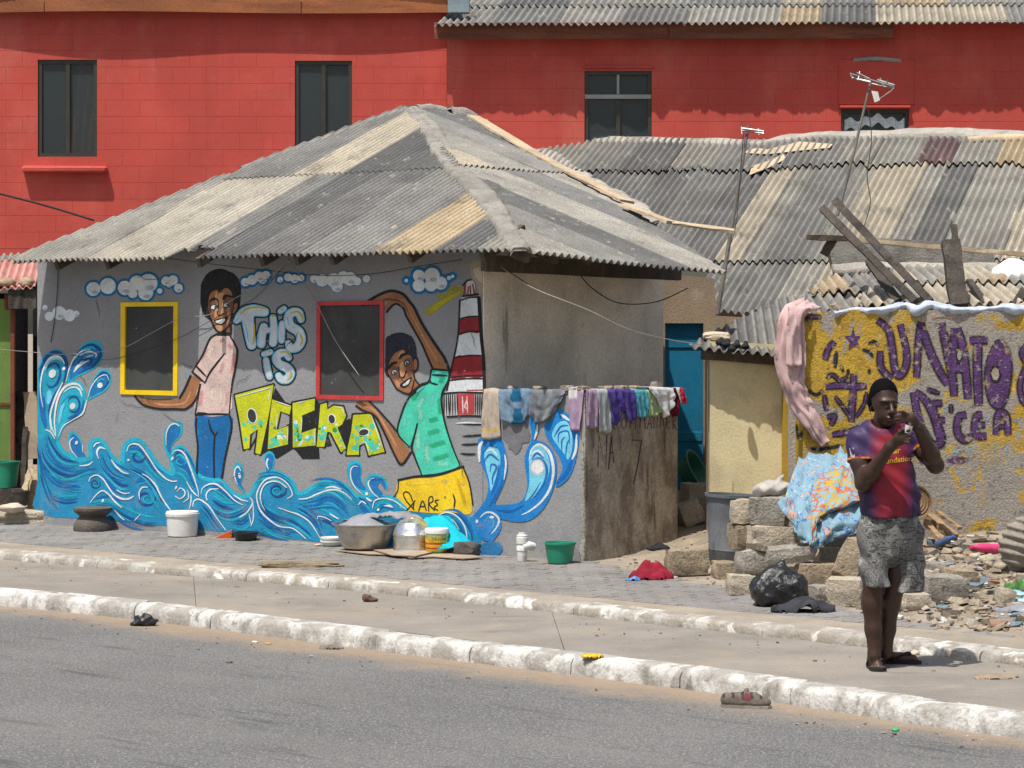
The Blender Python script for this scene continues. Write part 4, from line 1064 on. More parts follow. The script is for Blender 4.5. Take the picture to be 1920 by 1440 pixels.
# ---- boy in the green shirt holding the red window
p = P_()
arm = H2([(0, 185), (90, 140), (180, 108), (260, 110), (340, 150), (400, 230), (450, 290), (520, 440), (600, 580), (700, 730), (790, 860), (845, 975), (660, 952), (600, 830), (540, 680), (440, 500), (370, 370), (330, 290), (240, 245), (165, 312), (128, 300), (150, 212), (60, 208), (0, 205)])
p.poly(arm, SK, 2, sub=3)
p.stroke(H2([(180, 150), (300, 180), (390, 300), (480, 450), (600, 680), (720, 880), (760, 940)]), 9, (.38, .19, .09), 3, soft=1, a=.8)
p.stroke(H2([(100, 190), (200, 190), (330, 230), (420, 380)]), 6, SKD, 3, soft=1, a=.7)
outline(p, H2([(-120, 250), (0, 172), (90, 125), (180, 95), (260, 100), (345, 140), (410, 220), (460, 285), (530, 430), (620, 580), (720, 730), (800, 850), (850, 975)]), 4, 5); outline(p, H2([(150, 330), (240, 240), (330, 282), (375, 385), (445, 510), (545, 690), (605, 830), (665, 960)]), 3, 5)
low = FB([(-30, 968), (0, 955), (60, 965), (100, 1030), (180, 1120), (215, 1170), (290, 1270), (240, 1335), (200, 1280), (150, 1170), (95, 1062), (60, 1030), (0, 1008), (-40, 990)])
p.poly(low, SK, 2, sub=3); p.stroke(FB([(10, 985), (80, 1020), (150, 1130), (240, 1290)]), 8, SKL, 3, soft=1, a=.8)
outline(p, FB([(40, 958), (95, 1010), (180, 1105), (215, 1150)]), 2.6, 5); outline(p, FB([(-40, 985), (0, 1012), (60, 1036), (95, 1075), (150, 1185), (200, 1295), (240, 1345), (295, 1270)]), 3, 5)
for a in ([(-35, 962), (5, 985)], [(-20, 958), (20, 980)]): outline(p, FB(a), 1.4, 5)
sh2 = FB([(430, 765), (530, 772), (525, 820), (490, 900), (490, 980), (510, 1080), (550, 1220), (592, 1350), (480, 1398), (365, 1413), (330, 1310), (315, 1220), (335, 1100), (285, 1240), (215, 1150), (240, 1030), (280, 940), (350, 860), (410, 830)])
p.poly(sh2, (.055, .50, .35), 2, sub=3)
G1, G2, G3 = (.02, .36, .17), (.22, .62, .47), (.12, .56, .47)
for a, c in (([(440, 800), (510, 800)], (.05, .38, .4)), ([(300, 960), (350, 880)], G1), ([(470, 850), (500, 800)], G1), ([(380, 920), (330, 1010)], G2), ([(430, 900), (420, 1000)], G3), ([(470, 920), (480, 1050)], G1), ([(400, 1080), (470, 1060)], G1), ([(390, 1160), (480, 1130)], G1), ([(400, 1240), (520, 1200)], G1), ([(420, 1320), (540, 1280)], G1), ([(340, 1120), (340, 1280)], G2), ([(390, 1200), (400, 1360)], G2), ([(260, 1040), (250, 1140)], G3), ([(440, 1340), (540, 1340)], G2), ([(350, 1000), (360, 1080)], G2)):
    p.stroke(FB(a), 13, c, 3, soft=1, a=.7)
for a in ([(425, 760), (535, 768)], [(430, 795), (520, 800)], [(420, 765), (405, 835), (350, 860), (280, 940), (240, 1030), (215, 1150), (290, 1240)], [(530, 770), (525, 830), (488, 905), (485, 980), (505, 1090), (545, 1220), (598, 1352)], [(335, 1095), (320, 1160), (300, 1240), (320, 1300), (365, 1415)], [(420, 845), (460, 855)], [(290, 930), (360, 870)]):
    outline(p, FB(a), 3, 5, taper=(.8, .6))
short = D2Z([(1190, 412), (1300, 400), (1400, 398), (1500, 375), (1602, 335), (1640, 430), (1662, 560), (1650, 630), (1540, 622), (1430, 625), (1240, 605), (1180, 545)])
p.poly(short, (.70, .47, .012), 2, sub=3)
p.stroke(D2Z([(1560, 380), (1630, 600)]), 10, (.6, .38, .01), 3, soft=1, a=.6); p.stroke(D2Z([(1220, 440), (1350, 430), (1500, 410)]), 12, (.76, .56, .04), 3, soft=1, a=.7)
outline(p, D2Z([(1190, 412), (1300, 390), (1430, 378), (1520, 355), (1605, 325)]), 3.6, 5); outline(p, D2Z([(1605, 330), (1645, 430), (1668, 570)]), 2.2, 5); outline(p, D2Z([(1540, 500), (1552, 545), (1545, 600)]), 2.4, 5, taper=(.4, .4)); outline(p, D2Z([(1190, 420), (1185, 480), (1160, 520)]), 1.8, 5)
# signature
for a in ([(1280, 545), (1262, 500), (1236, 487), (1222, 505), (1240, 545), (1275, 585), (1290, 600)], [(1295, 545), (1272, 575), (1240, 608)], [(1290, 550), (1284, 596)], [(1320, 610), (1345, 545), (1368, 606)], [(1330, 583), (1362, 580)], [(1384, 610), (1386, 528), (1408, 520), (1410, 548), (1388, 566), (1420, 606)], [(1446, 540), (1424, 546), (1440, 570), (1418, 588), (1442, 606)]):
    outline(p, D2Z(a), 1.7, 6)
# head
p.poly(H2([(140, 640), (185, 592), (250, 566), (340, 566), (420, 600), (462, 660), (482, 740), (492, 850), (505, 960), (470, 1010), (300, 1060), (150, 1050), (135, 900)]), (.02, .022, .035), 3, jit=.5, sub=7)
p.poly(H2([(165, 980), (190, 880), (240, 800), (330, 755), (362, 790), (420, 830), (440, 900), (450, 1020), (470, 1100), (512, 1162), (430, 1222), (375, 1240), (270, 1190), (240, 1150), (190, 1060)]), SK, 4, sub=4)
p.poly(H2([(300, 920), (350, 880), (340, 960), (370, 1040), (310, 1060), (290, 980)]), SKL, 5); p.poly(H2([(250, 1090), (300, 1130), (290, 1180), (255, 1150)]), SKL, 5); p.poly(H2([(330, 760), (350, 785), (300, 850), (280, 820)]), SKL, 5)
p.poly(H2([(180, 930), (280, 960), (290, 1080), (215, 1080), (180, 1010)]), SKD, 5); p.poly(H2([(340, 880), (430, 850), (450, 1000), (400, 1060), (375, 990)]), SKD, 5)
p.poly(H2([(462, 850), (492, 890), (490, 960), (455, 982)]), SK, 5)
for x, y in ((236, 1005), (376, 902)):
    q = H2([(x, y)])[0]; p.disc(q[0], q[1], 6.5, 5.4, K_, 6, rot=-.7); p.disc(q[0], q[1], 4.2, 3.4, (.45, .47, .47), 7, rot=-.7); p.disc(q[0] + .3, q[1] + .2, 2.6, 2.9, (.01, .012, .014), 8); p.disc(q[0] + 1, q[1] - 1, .9, .9, WH, 9)
outline(p, H2([(168, 970), (205, 918), (258, 898)]), 4.4, 7, taper=(.5, .7)); outline(p, H2([(290, 860), (325, 815), (378, 800)]), 4.4, 7, taper=(.5, .7))
outline(p, H2([(285, 950), (300, 1060), (345, 1056), (370, 995)]), 2, 7)
p.poly(H2([(298, 1150), (360, 1098), (432, 1060), (405, 1140), (362, 1178), (320, 1178)]), K_, 7); p.poly(H2([(332, 1150), (370, 1115), (412, 1085), (395, 1132), (355, 1160)]), WH, 8)
outline(p, H2([(150, 1000), (190, 1070), (240, 1160), (270, 1200), (375, 1252), (440, 1225), (515, 1160), (470, 1090), (450, 1010)]), 2.2, 7); outline(p, H2([(455, 860), (490, 850), (502, 920), (490, 985), (445, 985)]), 2.0, 7); outline(p, H2([(430, 1210), (450, 1150), (455, 1100)]), 1.8, 7)
outline(p, H2([(400, 1260), (470, 1200), (560, 1150), (640, 1110)]), 3.4, 6); p.poly(H2([(500, 1200), (570, 1160), (560, 1185), (490, 1240)]), (.1, .45, .45), 7)
p.build('painted_boy', M_PAINT, front)

# ---- lighthouse
p = P_()
for a, w, al in (([(640, 268), (520, 330), (370, 435)], [5, 16, 26], .75), ([(640, 262), (540, 280), (440, 320)], [5, 22, 40], .5), ([(640, 255), (560, 262), (520, 270)], [5, 14, 20], .4)):
    p.stroke(FB(a), w, (.45, .40, .005), 1, soft=1, a=al)
p.poly(FB([(596, 340), (610, 318), (702, 314), (722, 560), (736, 690), (742, 892), (630, 896), (520, 890), (550, 740), (585, 560)]), (.56, .585, .60), 1, sm=False)
p.poly(FB([(596, 452), (650, 440), (710, 438), (720, 536), (650, 532), (588, 546)]), (.24, .018, .022), 2, sub=3); p.poly(FB([(566, 686), (650, 680), (728, 680), (736, 806), (640, 808), (545, 826)]), (.25, .018, .022), 2, sub=3)
for a in ([(596, 452), (650, 438), (712, 436)], [(588, 548), (650, 530), (722, 528)], [(562, 690), (650, 676), (732, 678)], [(542, 810), (640, 800), (736, 800)], [(538, 828), (640, 818), (736, 818)], [(598, 338), (650, 322), (708, 318)]): outline(p, FB(a), 2.2, 4)
outline(p, FB([(596, 340), (584, 560), (548, 742), (516, 892)]), 2.6, 4, col=K_); outline(p, FB([(712, 322), (728, 560), (742, 700), (748, 900)]), 5, 4)
outline(p, FB([(615, 312), (705, 300)]), 3, 4); p.poly(FB([(640, 225), (672, 215), (690, 250), (680, 300), (640, 300)]), (.5, .47, .48), 2)
for a in ([(622, 302), (628, 240)], [(645, 300), (648, 255)], [(662, 296), (660, 250)], [(684, 298), (676, 240)]): outline(p, FB(a), 2.2, 4, col=(.22, .04, .05))
outline(p, FB([(615, 245), (640, 218), (664, 212)]), 2.4, 4)
p.poly(FB([(495, 905), (742, 902), (744, 1044), (505, 1046)]), (.42, .42, .43), 1, sm=False); p.poly(FB([(582, 912), (686, 908), (686, 1038), (584, 1040)]), (.42, .05, .05), 2, sm=False)
for x in list(range(500, 582, 13)) + list(range(692, 745, 11)): outline(p, FB([(x, 905), (x + random.randint(-3, 6), 1042)]), 1.9, 4, taper=(.6, .4))
for x in (612, 640): outline(p, FB([(x, 925), (x + 4, 1030)]), 2, 4, col=(.6, .5, .5), taper=(.5, .5))
outline(p, FB([(640, 950), (625, 990), (640, 1000)]), 2, 4, col=(.6, .5, .5))
outline(p, FB([(488, 910), (600, 902), (745, 905)]), 2.6, 5); outline(p, FB([(520, 1052), (640, 1046), (745, 1050)]), 2.6, 5)
p.poly(FB([(520, 892), (742, 895), (742, 905), (500, 908)]), WH, 3, sm=False); outline(p, FB([(640, 890), (740, 888)]), 1.6, 5, col=(.35, .04, .05))
for a in ([(590, 1090), (660, 1096), (745, 1098)], [(600, 1172), (680, 1168), (740, 1162)], [(595, 1222), (660, 1222), (715, 1218)], [(590, 1276), (650, 1282), (700, 1280)]): outline(p, FB(a), 4.2, 4, soft=.9, taper=(.3, .6))
outline(p, FB([(570, 1092), (640, 1088), (740, 1092)]), 2.2, 5, col=WH, taper=(.3, .3))
p.build('painted_lighthouse', M_PAINT, front)

# ---- THIS IS
p = P_()
WL_, YL, LB = (.50, .545, .575), (.42, .36, .01), (.12, .42, .62)
def letter(pts, w, Z=FA, s=3.2727, sm=True):
    q = Z(pts); w = [x / s for x in w] if isinstance(w, (list, tuple)) else w / s
    f = lambda k: [x + k for x in w] if isinstance(w, list) else w + k
    p.stroke(q, f(10.5), K_, 1, sm=sm); p.stroke(q, f(5), LB, 2, sm=sm); p.stroke(q, f(1.2), WL_, 3, sm=sm)
letter([(405, 460), (450, 415), (510, 400), (575, 408)], [30, 55, 60, 44]); letter([(470, 425), (480, 520), (497, 612)], [70, 52, 44])
letter([(572, 500), (558, 560), (556, 606)], [36, 40, 38]); letter([(628, 445), (634, 520), (628, 598)], [28, 34, 38]); letter([(560, 540), (600, 520), (632, 530)], 20)
letter([(684, 480), (680, 530), (680, 582)], [24, 32, 28]); letter([(672, 405), (696, 388)], 22)
letter([(800, 455), (785, 415), (745, 412), (722, 445), (735, 495), (785, 530), (800, 580), (775, 625), (735, 630), (722, 600)], [30, 40, 42, 44, 46, 46, 46, 44, 38, 26])
letter([(572, 668), (612, 655)], 22); letter([(585, 705), (594, 760), (606, 806)], [26, 30, 26])
letter([(725, 690), (705, 662), (668, 665), (648, 695), (668, 730), (715, 752), (735, 785), (715, 820), (680, 822), (662, 800)], [26, 34, 38, 40, 40, 42, 42, 42, 36, 28])
for a in ([(425, 425), (470, 388), (540, 380), (590, 392)], [(512, 480), (512, 560), (505, 610)], [(620, 440), (640, 425)], [(735, 420), (775, 405), (802, 430), (812, 470)], [(790, 540), (808, 580), (795, 620)], [(735, 585), (730, 605)], [(678, 395), (694, 388)], [(670, 655), (715, 655), (735, 690)], [(735, 770), (742, 800), (715, 832)], [(600, 655), (618, 648)]):
    p.stroke(FA(a), 3.6, YL, 4, taper=(.4, .4))
for a in ([(395, 470), (420, 440)], [(460, 480), (478, 600)], [(540, 520), (540, 600)], [(716, 440), (726, 490)]): p.stroke(FA(a), 2.2, LB, 4, taper=(.4, .4))
p.build('painted_lettering', M_PAINT, front)

# ---- ACCRA
p = P_()
GRN = (.47, .50, .012)
L_ = [([(395, 920), (630, 855), (612, 985), (590, 1100), (550, 1282), (520, 1275), (536, 1128), (488, 1160), (482, 1245), (450, 1252), (425, 1090)], (500, 1045, 25, 42)),
      ([(622, 945), (740, 985), (730, 1038), (672, 1018), (650, 1132), (722, 1108), (720, 1220), (595, 1252), (606, 1080)], None),
      ([(748, 968), (885, 940), (882, 1012), (805, 1045), (800, 1152), (892, 1120), (890, 1228), (750, 1240)], None),
      ([(918, 978), (958, 966), (962, 1006), (1000, 984), (1058, 990), (1076, 1046), (1052, 1098), (1022, 1118), (1076, 1246), (1046, 1270), (985, 1150), (962, 1142), (942, 1236), (895, 1236), (908, 1100)], (990, 1065, 19, 27)),
      ([(1120, 1040), (1230, 1034), (1276, 1150), (1312, 1268), (1216, 1290), (1194, 1214), (1156, 1230), (1154, 1286), (1080, 1286), (1086, 1240), (1108, 1140)], (1186, 1146, 30, 19))]
for q in ([(640, 870), (700, 955), (660, 1000), (600, 1260), (560, 1285), (590, 1100)], [(590, 1240), (730, 1215), (752, 1250), (650, 1312)], [(740, 1240), (908, 1225), (914, 1312), (808, 1312), (770, 1262)], [(730, 1030), (760, 960), (755, 1240), (715, 1230), (660, 1130), (725, 1105)], [(800, 1040), (900, 1000), (900, 1240), (880, 1230), (890, 1120), (800, 1150)], [(1030, 1100), (1100, 1060), (1120, 1120), (1070, 1250), (1040, 1180)], [(480, 1250), (540, 1140), (528, 1180), (490, 1255)], [(880, 930), (925, 985), (900, 1200), (885, 1010)], [(960, 1150), (990, 1230), (940, 1240)]):
    p.poly(FA(q), K_, 1, sm=False)
from itertools import product
def inside(pt, poly):
    x, y = pt; c = False
    for (x1, y1), (x2, y2) in zip(poly, poly[1:] + poly[:1]):
        if (y1 > y) != (y2 > y) and x < (x2 - x1) * (y - y1) / (y2 - y1) + x1: c = not c
    return c
rs = random.Random(4)
for pts, hole in L_:
    q = FA(pts); p.stroke(q + [q[0]], 7, K_, 1, sm=False)
    for x, y in q: p.disc(x, y, 3.5, 3.5, K_, 1, 10)
    p.poly(q, GRN, 2, sm=False)
    ymid = 1110 if pts[0][0] < 900 else 1130
    for _ in range(70):
        X, Y_ = rs.uniform(min(a for a, b in pts), max(a for a, b in pts)), rs.uniform(ymid - 30, max(b for a, b in pts)); r = rs.uniform(6, 16)
        dep = (Y_ - ymid) / 150
        if all(inside((X + r * math.cos(t), Y_ + r * math.sin(t)), pts) for t in (0, .8, 1.6, 2.4, 3.1, 3.9, 4.7, 5.5)):
            k = rs.random(); c = (.06, .50, .36) if k < .45 + dep * .3 else (.02, .25, .03) if k < .72 else (.55, .6, .55) if k < .82 else (.35, .45, .02)
            if c[0] == .06: r *= 1.15
            x, y = FA([(X, Y_)])[0]; p.disc(x, y, r / 3.27, r / 3.27, c, 3 + (k > .45), 14, jit=.08)
    hl = [(a, b) for a, b in pts]
    if hole:
        x, y = FA([hole[:2]])[0]; p.disc(x, y, hole[2] / 3.27 + 1.6, hole[3] / 3.27 + 1.6, WH, 5, rot=-.2); p.disc(x - .5, y + .4, hole[2] / 3.27, hole[3] / 3.27, (.03, .03, .035), 6, rot=-.2)
for a in ([(405, 930), (560, 888), (612, 872)], [(612, 880), (600, 950)], [(642, 955), (732, 986)], [(720, 1120), (716, 1205)], [(655, 1030), (648, 1125)], [(775, 968), (830, 955)], [(806, 1052), (800, 1148)], [(885, 1130), (882, 1220)], [(1010, 992), (1050, 1000), (1066, 1045)], [(1232, 1045), (1300, 1240)], [(1158, 1225), (1196, 1208), (1216, 1270)]):
    p.stroke(FA(a), 1.7, WH, 7, taper=(.4, .4))
p.build('painted_lettering', M_PAINT, front)

# ---- waves
p = P_()
body = ZB([(65, 0), (110, 0), (200, 150), (290, 290), (340, 390), (430, 450), (480, 490), (560, 500), (640, 480), (660, 460), (655, 330), (690, 275), (760, 265), (830, 330), (880, 430), (950, 500), (1010, 530), (1020, 430), (1040, 340), (1100, 280), (1180, 265), (1250, 310), (1320, 400), (1400, 520), (1480, 600), (1590, 650), (1560, 500), (1580, 410)]) \
     + ZC([(330, 350), (400, 380), (460, 480), (520, 620), (590, 690), (700, 720), (820, 730), (900, 830), (980, 890), (1080, 905), (1160, 850), (1200, 760), (1280, 690), (1400, 645), (1520, 670), (1620, 760), (1660, 860)]) \
     + ZD([(540, 622), (640, 560), (760, 500), (860, 490), (960, 520), (1060, 590), (1130, 660), (1230, 660), (1330, 645), (1450, 670), (1560, 690), (1700, 820)]) \
     + D2Z([(1430, 628), (1500, 595), (1580, 610), (1660, 650), (1700, 640), (1730, 760), (1700, 880)]) + [(895, 1046), (760, 1032), (600, 1016), (400, 995), (200, 975), (70.5, 962), (70.5, 900)]
p.poly(body, (.011, .215, .41), 1, sub=3)
tears = [ZA([(68, 560), (80, 430), (130, 310), (220, 242), (310, 226), (390, 270), (425, 370), (430, 470), (400, 600), (330, 700), (290, 800), (280, 1000), (290, 1280), (170, 1280), (68, 1280), (68, 900)]),
         ZA([(400, 610), (440, 450), (500, 320), (600, 180), (720, 116), (820, 150), (855, 240), (840, 340), (770, 440), (640, 510), (520, 570), (430, 640)]),
         ZA([(668, 832), (690, 680), (760, 540), (840, 462), (910, 470), (950, 550), (930, 660), (860, 740), (760, 790)]),
         ZA([(290, 1290), (300, 1000), (350, 800), (400, 660), (480, 600), (570, 610), (630, 690), (650, 800), (640, 930), (560, 1040), (440, 1110), (370, 1190), (330, 1290)]),
         ZB([(480, 490), (430, 400), (405, 280), (420, 200), (460, 175), (520, 220), (560, 300), (580, 400), (630, 490)]),
         ZC([(230, 480), (180, 400), (160, 270), (180, 150), (250, 70), (330, 60), (375, 110), (360, 210), (290, 290), (240, 370)]),
         ZC([(1085, 890), (990, 780), (950, 650), (945, 570), (990, 520), (1045, 560), (1060, 660), (1030, 770), (1070, 850)]),
         ZC([(1310, 660), (1305, 560), (1290, 470), (1320, 405), (1370, 400), (1410, 450), (1400, 560), (1360, 650)]),
         ZD([(1240, 640), (1130, 590), (1050, 490), (1020, 370), (1050, 285), (1110, 256), (1170, 280), (1190, 360), (1180, 450), (1210, 540), (1260, 600)]),
         ZD([(1380, 690), (1270, 600), (1225, 500), (1260, 430), (1330, 412), (1430, 440), (1480, 520), (1480, 600), (1430, 530), (1390, 500), (1370, 570), (1440, 660)])]
shrink = lambda q, k, cx=None: [((x - np.mean([a for a, b in q])) * k + np.mean([a for a, b in q]), (y - np.mean([b for a, b in q])) * k + np.mean([b for a, b in q])) for x, y in q]
for i, t in enumerate(tears):
    p.poly(t, CY if i not in (0,) else (.01, .28, .42), 2, sub=5)
    if i not in (0, 3): p.poly(shrink(t, .78), (.008, .15, .40), 3, sub=5)
edge = ZB([(290, 290), (340, 390), (430, 450), (480, 490), (560, 500), (640, 480), (660, 460), (655, 330), (690, 275), (760, 265), (830, 330), (880, 430), (950, 500), (1010, 530), (1020, 430), (1040, 340), (1100, 280), (1180, 265), (1250, 310), (1320, 400), (1400, 520), (1480, 600), (1590, 650), (1560, 500), (1580, 410)]) \
     + ZC([(330, 350), (400, 380), (460, 480), (520, 620), (590, 690), (700, 720), (820, 730), (900, 830), (980, 890), (1080, 905), (1160, 850), (1200, 760), (1280, 690), (1400, 645), (1520, 670), (1620, 760), (1660, 860)]) + ZD([(540, 622), (640, 560), (760, 500), (860, 490), (960, 520), (1060, 590), (1130, 660), (1230, 660), (1330, 645), (1450, 670), (1560, 690), (1700, 820)])
p.stroke(edge, 7.5, CY, 2, sub=4)
# broad brushed tones following the swell
rw = random.Random(11)
flow = [ZB([(130, 250), (170, 420), (300, 560), (480, 610), (660, 560)]), ZB([(90, 300), (120, 520), (250, 700), (400, 740), (620, 700)]), ZB([(80, 450), (110, 700), (200, 900), (300, 1020)]), ZB([(180, 200), (230, 350), (360, 500), (560, 540)]), ZB([(160, 560), (260, 640), (420, 690), (640, 620), (760, 640)]), ZB([(90, 600), (150, 800), (220, 980)]), ZB([(250, 760), (420, 800), (560, 820)]), ZB([(200, 860), (380, 920), (560, 900)]),
        ZB([(760, 420), (800, 560), (900, 680), (1060, 740)]), ZB([(840, 420), (900, 540), (1020, 620), (1120, 660)]), ZB([(760, 560), (860, 680), (980, 790), (1100, 800)]), ZB([(1080, 420), (1130, 380), (1220, 400), (1300, 520), (1400, 640), (1540, 720)]), ZB([(1060, 560), (1200, 620), (1330, 720), (1420, 880), (1500, 980)]), ZB([(1150, 750), (1250, 700), (1350, 790), (1430, 920)]), ZB([(900, 1000), (1050, 1100), (1250, 1180), (1450, 1200)]), ZB([(950, 1100), (1100, 1190), (1300, 1240)]), ZB([(650, 1000), (850, 960), (1000, 1060)]),
        ZC([(270, 480), (330, 420), (420, 500), (490, 640), (560, 800)]), ZC([(300, 560), (400, 600), (470, 720)]), ZC([(640, 980), (760, 1080), (900, 1120), (1060, 1060), (1140, 960)]), ZC([(620, 850), (700, 780), (820, 830), (940, 930), (1060, 980)]), ZC([(700, 900), (820, 980), (960, 1010)]), ZC([(1200, 980), (1230, 1080), (1330, 1180), (1480, 1260), (1600, 1280)]), ZC([(1180, 1200), (1300, 1280), (1500, 1340), (1700, 1380)]), ZC([(560, 1000), (640, 1080), (720, 1200), (800, 1300)]), ZC([(0, 780), (80, 900), (160, 1040)]), ZC([(900, 1180), (1050, 1200), (1140, 1120)]),
        ZD([(0, 480), (60, 430), (200, 410), (340, 470), (430, 580)]), ZD([(60, 640), (80, 760), (200, 850), (340, 900)]), ZD([(500, 720), (640, 700), (800, 640), (940, 700), (1060, 840)]), ZD([(520, 780), (700, 760), (860, 760), (980, 880)]), ZD([(420, 780), (560, 860), (660, 960), (720, 1100)]), ZD([(600, 560), (760, 520), (920, 540), (1060, 640), (1160, 760)]), ZD([(250, 880), (420, 940), (560, 1040), (640, 1120)]), ZD([(80, 960), (220, 1060), (420, 1110)]), ZD([(700, 860), (820, 900), (940, 1000)]), ZD([(1150, 720), (1230, 780), (1300, 860)]), ZD([(1320, 820), (1420, 720), (1560, 760)]), D2Z([(1450, 640), (1560, 640), (1640, 740), (1660, 840)]), D2Z([(1500, 720), (1580, 760), (1620, 850)])]
for i, f in enumerate(flow):
    for k in range(4):
        c = [(.014, .33, .46), MB_, DB, CY, MB_, (.03, .38, .54), (.006, .12, .38)][(i * 2 + k * 3) % 7]
        off = (rw.uniform(-4, 4), rw.uniform(-3, 4)); w = rw.uniform(3, 8)
        p.stroke([(x + off[0] * (k - 1.5), y + (k - 1.5) * w * .9 + off[1] * .4) for x, y in f], w, c, 3 + k, soft=1, a=rw.uniform(.6, 1.0), taper=(.2, .2))
# dark whorls
def whorl(Z, cx, cy, r, turns, c, w, layer, s):
    pts = [(cx + r * (1 - .72 * t) * math.cos(-1.2 + turns * 6.28 * t), cy + r * (1 - .72 * t) * .9 * math.sin(-1.2 + turns * 6.28 * t)) for t in np.linspace(0, 1, 12)]
    p.stroke(Z(pts), w, c, layer, taper=(.3, .5), soft=.6)
for a in ((ZB, 1280, 920, 120, 1.3, DB, 5, 6, 6), (ZB, 1300, 930, 80, 1.2, CY, 3, 7, 6), (ZB, 710, 760, 60, 1.4, DB, 4, 6, 6), (ZB, 715, 765, 45, 1.2, CY, 2.5, 7, 6), (ZC, 1440, 830, 110, 1.3, DB, 5, 6, 6), (ZC, 1430, 840, 70, 1.2, CY, 3, 7, 6), (ZB, 1190, 450, 100, 1.0, DB, 5, 6, 6), (ZC, 350, 500, 80, 1.0, CY, 3, 6, 6)): whorl(*a)
# darker and lighter rings inside the left-hand plumes
for a, w, c in ((ZA([(95, 700), (100, 480), (180, 310), (300, 260), (390, 330), (410, 450), (390, 580), (330, 680)]), 7, DB), (ZA([(130, 1040), (100, 820), (110, 560)]), 7, MB_), (ZA([(150, 500), (200, 370), (300, 330), (370, 380)]), 7, PB), (ZA([(170, 560), (190, 440), (270, 390), (330, 450), (330, 560), (270, 660), (200, 670), (170, 600)]), 5, DB), (ZA([(200, 700), (210, 800), (190, 900)]), 14, (.12, .5, .66)), (ZA([(170, 1180), (130, 1000), (140, 760)]), 10, MB_), (ZA([(230, 1150), (220, 950), (290, 760), (390, 610)]), 9, DB),
                (ZA([(430, 600), (470, 430), (560, 260), (690, 170), (800, 210), (820, 300), (740, 420), (600, 490), (500, 560)]), 6, DB), (ZA([(500, 380), (590, 250), (720, 200), (780, 260)]), 6, CY), (ZA([(560, 400), (650, 320), (760, 290)]), 5, PB), (ZA([(520, 460), (580, 360), (700, 340), (710, 390), (640, 430)]), 4, DB),
                (ZA([(330, 1100), (330, 900), (420, 780), (520, 760), (590, 820)]), 6, CY), (ZA([(320, 1150), (350, 950), (400, 860)]), 8, (.12, .5, .66)), (ZA([(430, 900), (450, 810), (530, 800), (570, 880), (540, 960), (470, 970), (430, 920)]), 4.5, DB), (ZA([(400, 1060), (520, 1010), (600, 930), (620, 800)]), 6, MB_), (ZA([(380, 1130), (480, 1060), (560, 1010)]), 4, DB), (ZA([(460, 690), (540, 680), (610, 760)]), 5, PB),
                (ZA([(690, 780), (740, 620), (840, 500), (920, 540), (900, 640), (800, 740)]), 4, DB), (ZA([(760, 640), (830, 580), (880, 600)]), 4, CY)):
    p.stroke(a, w, c, 7, soft=.7, taper=(.4, .4))
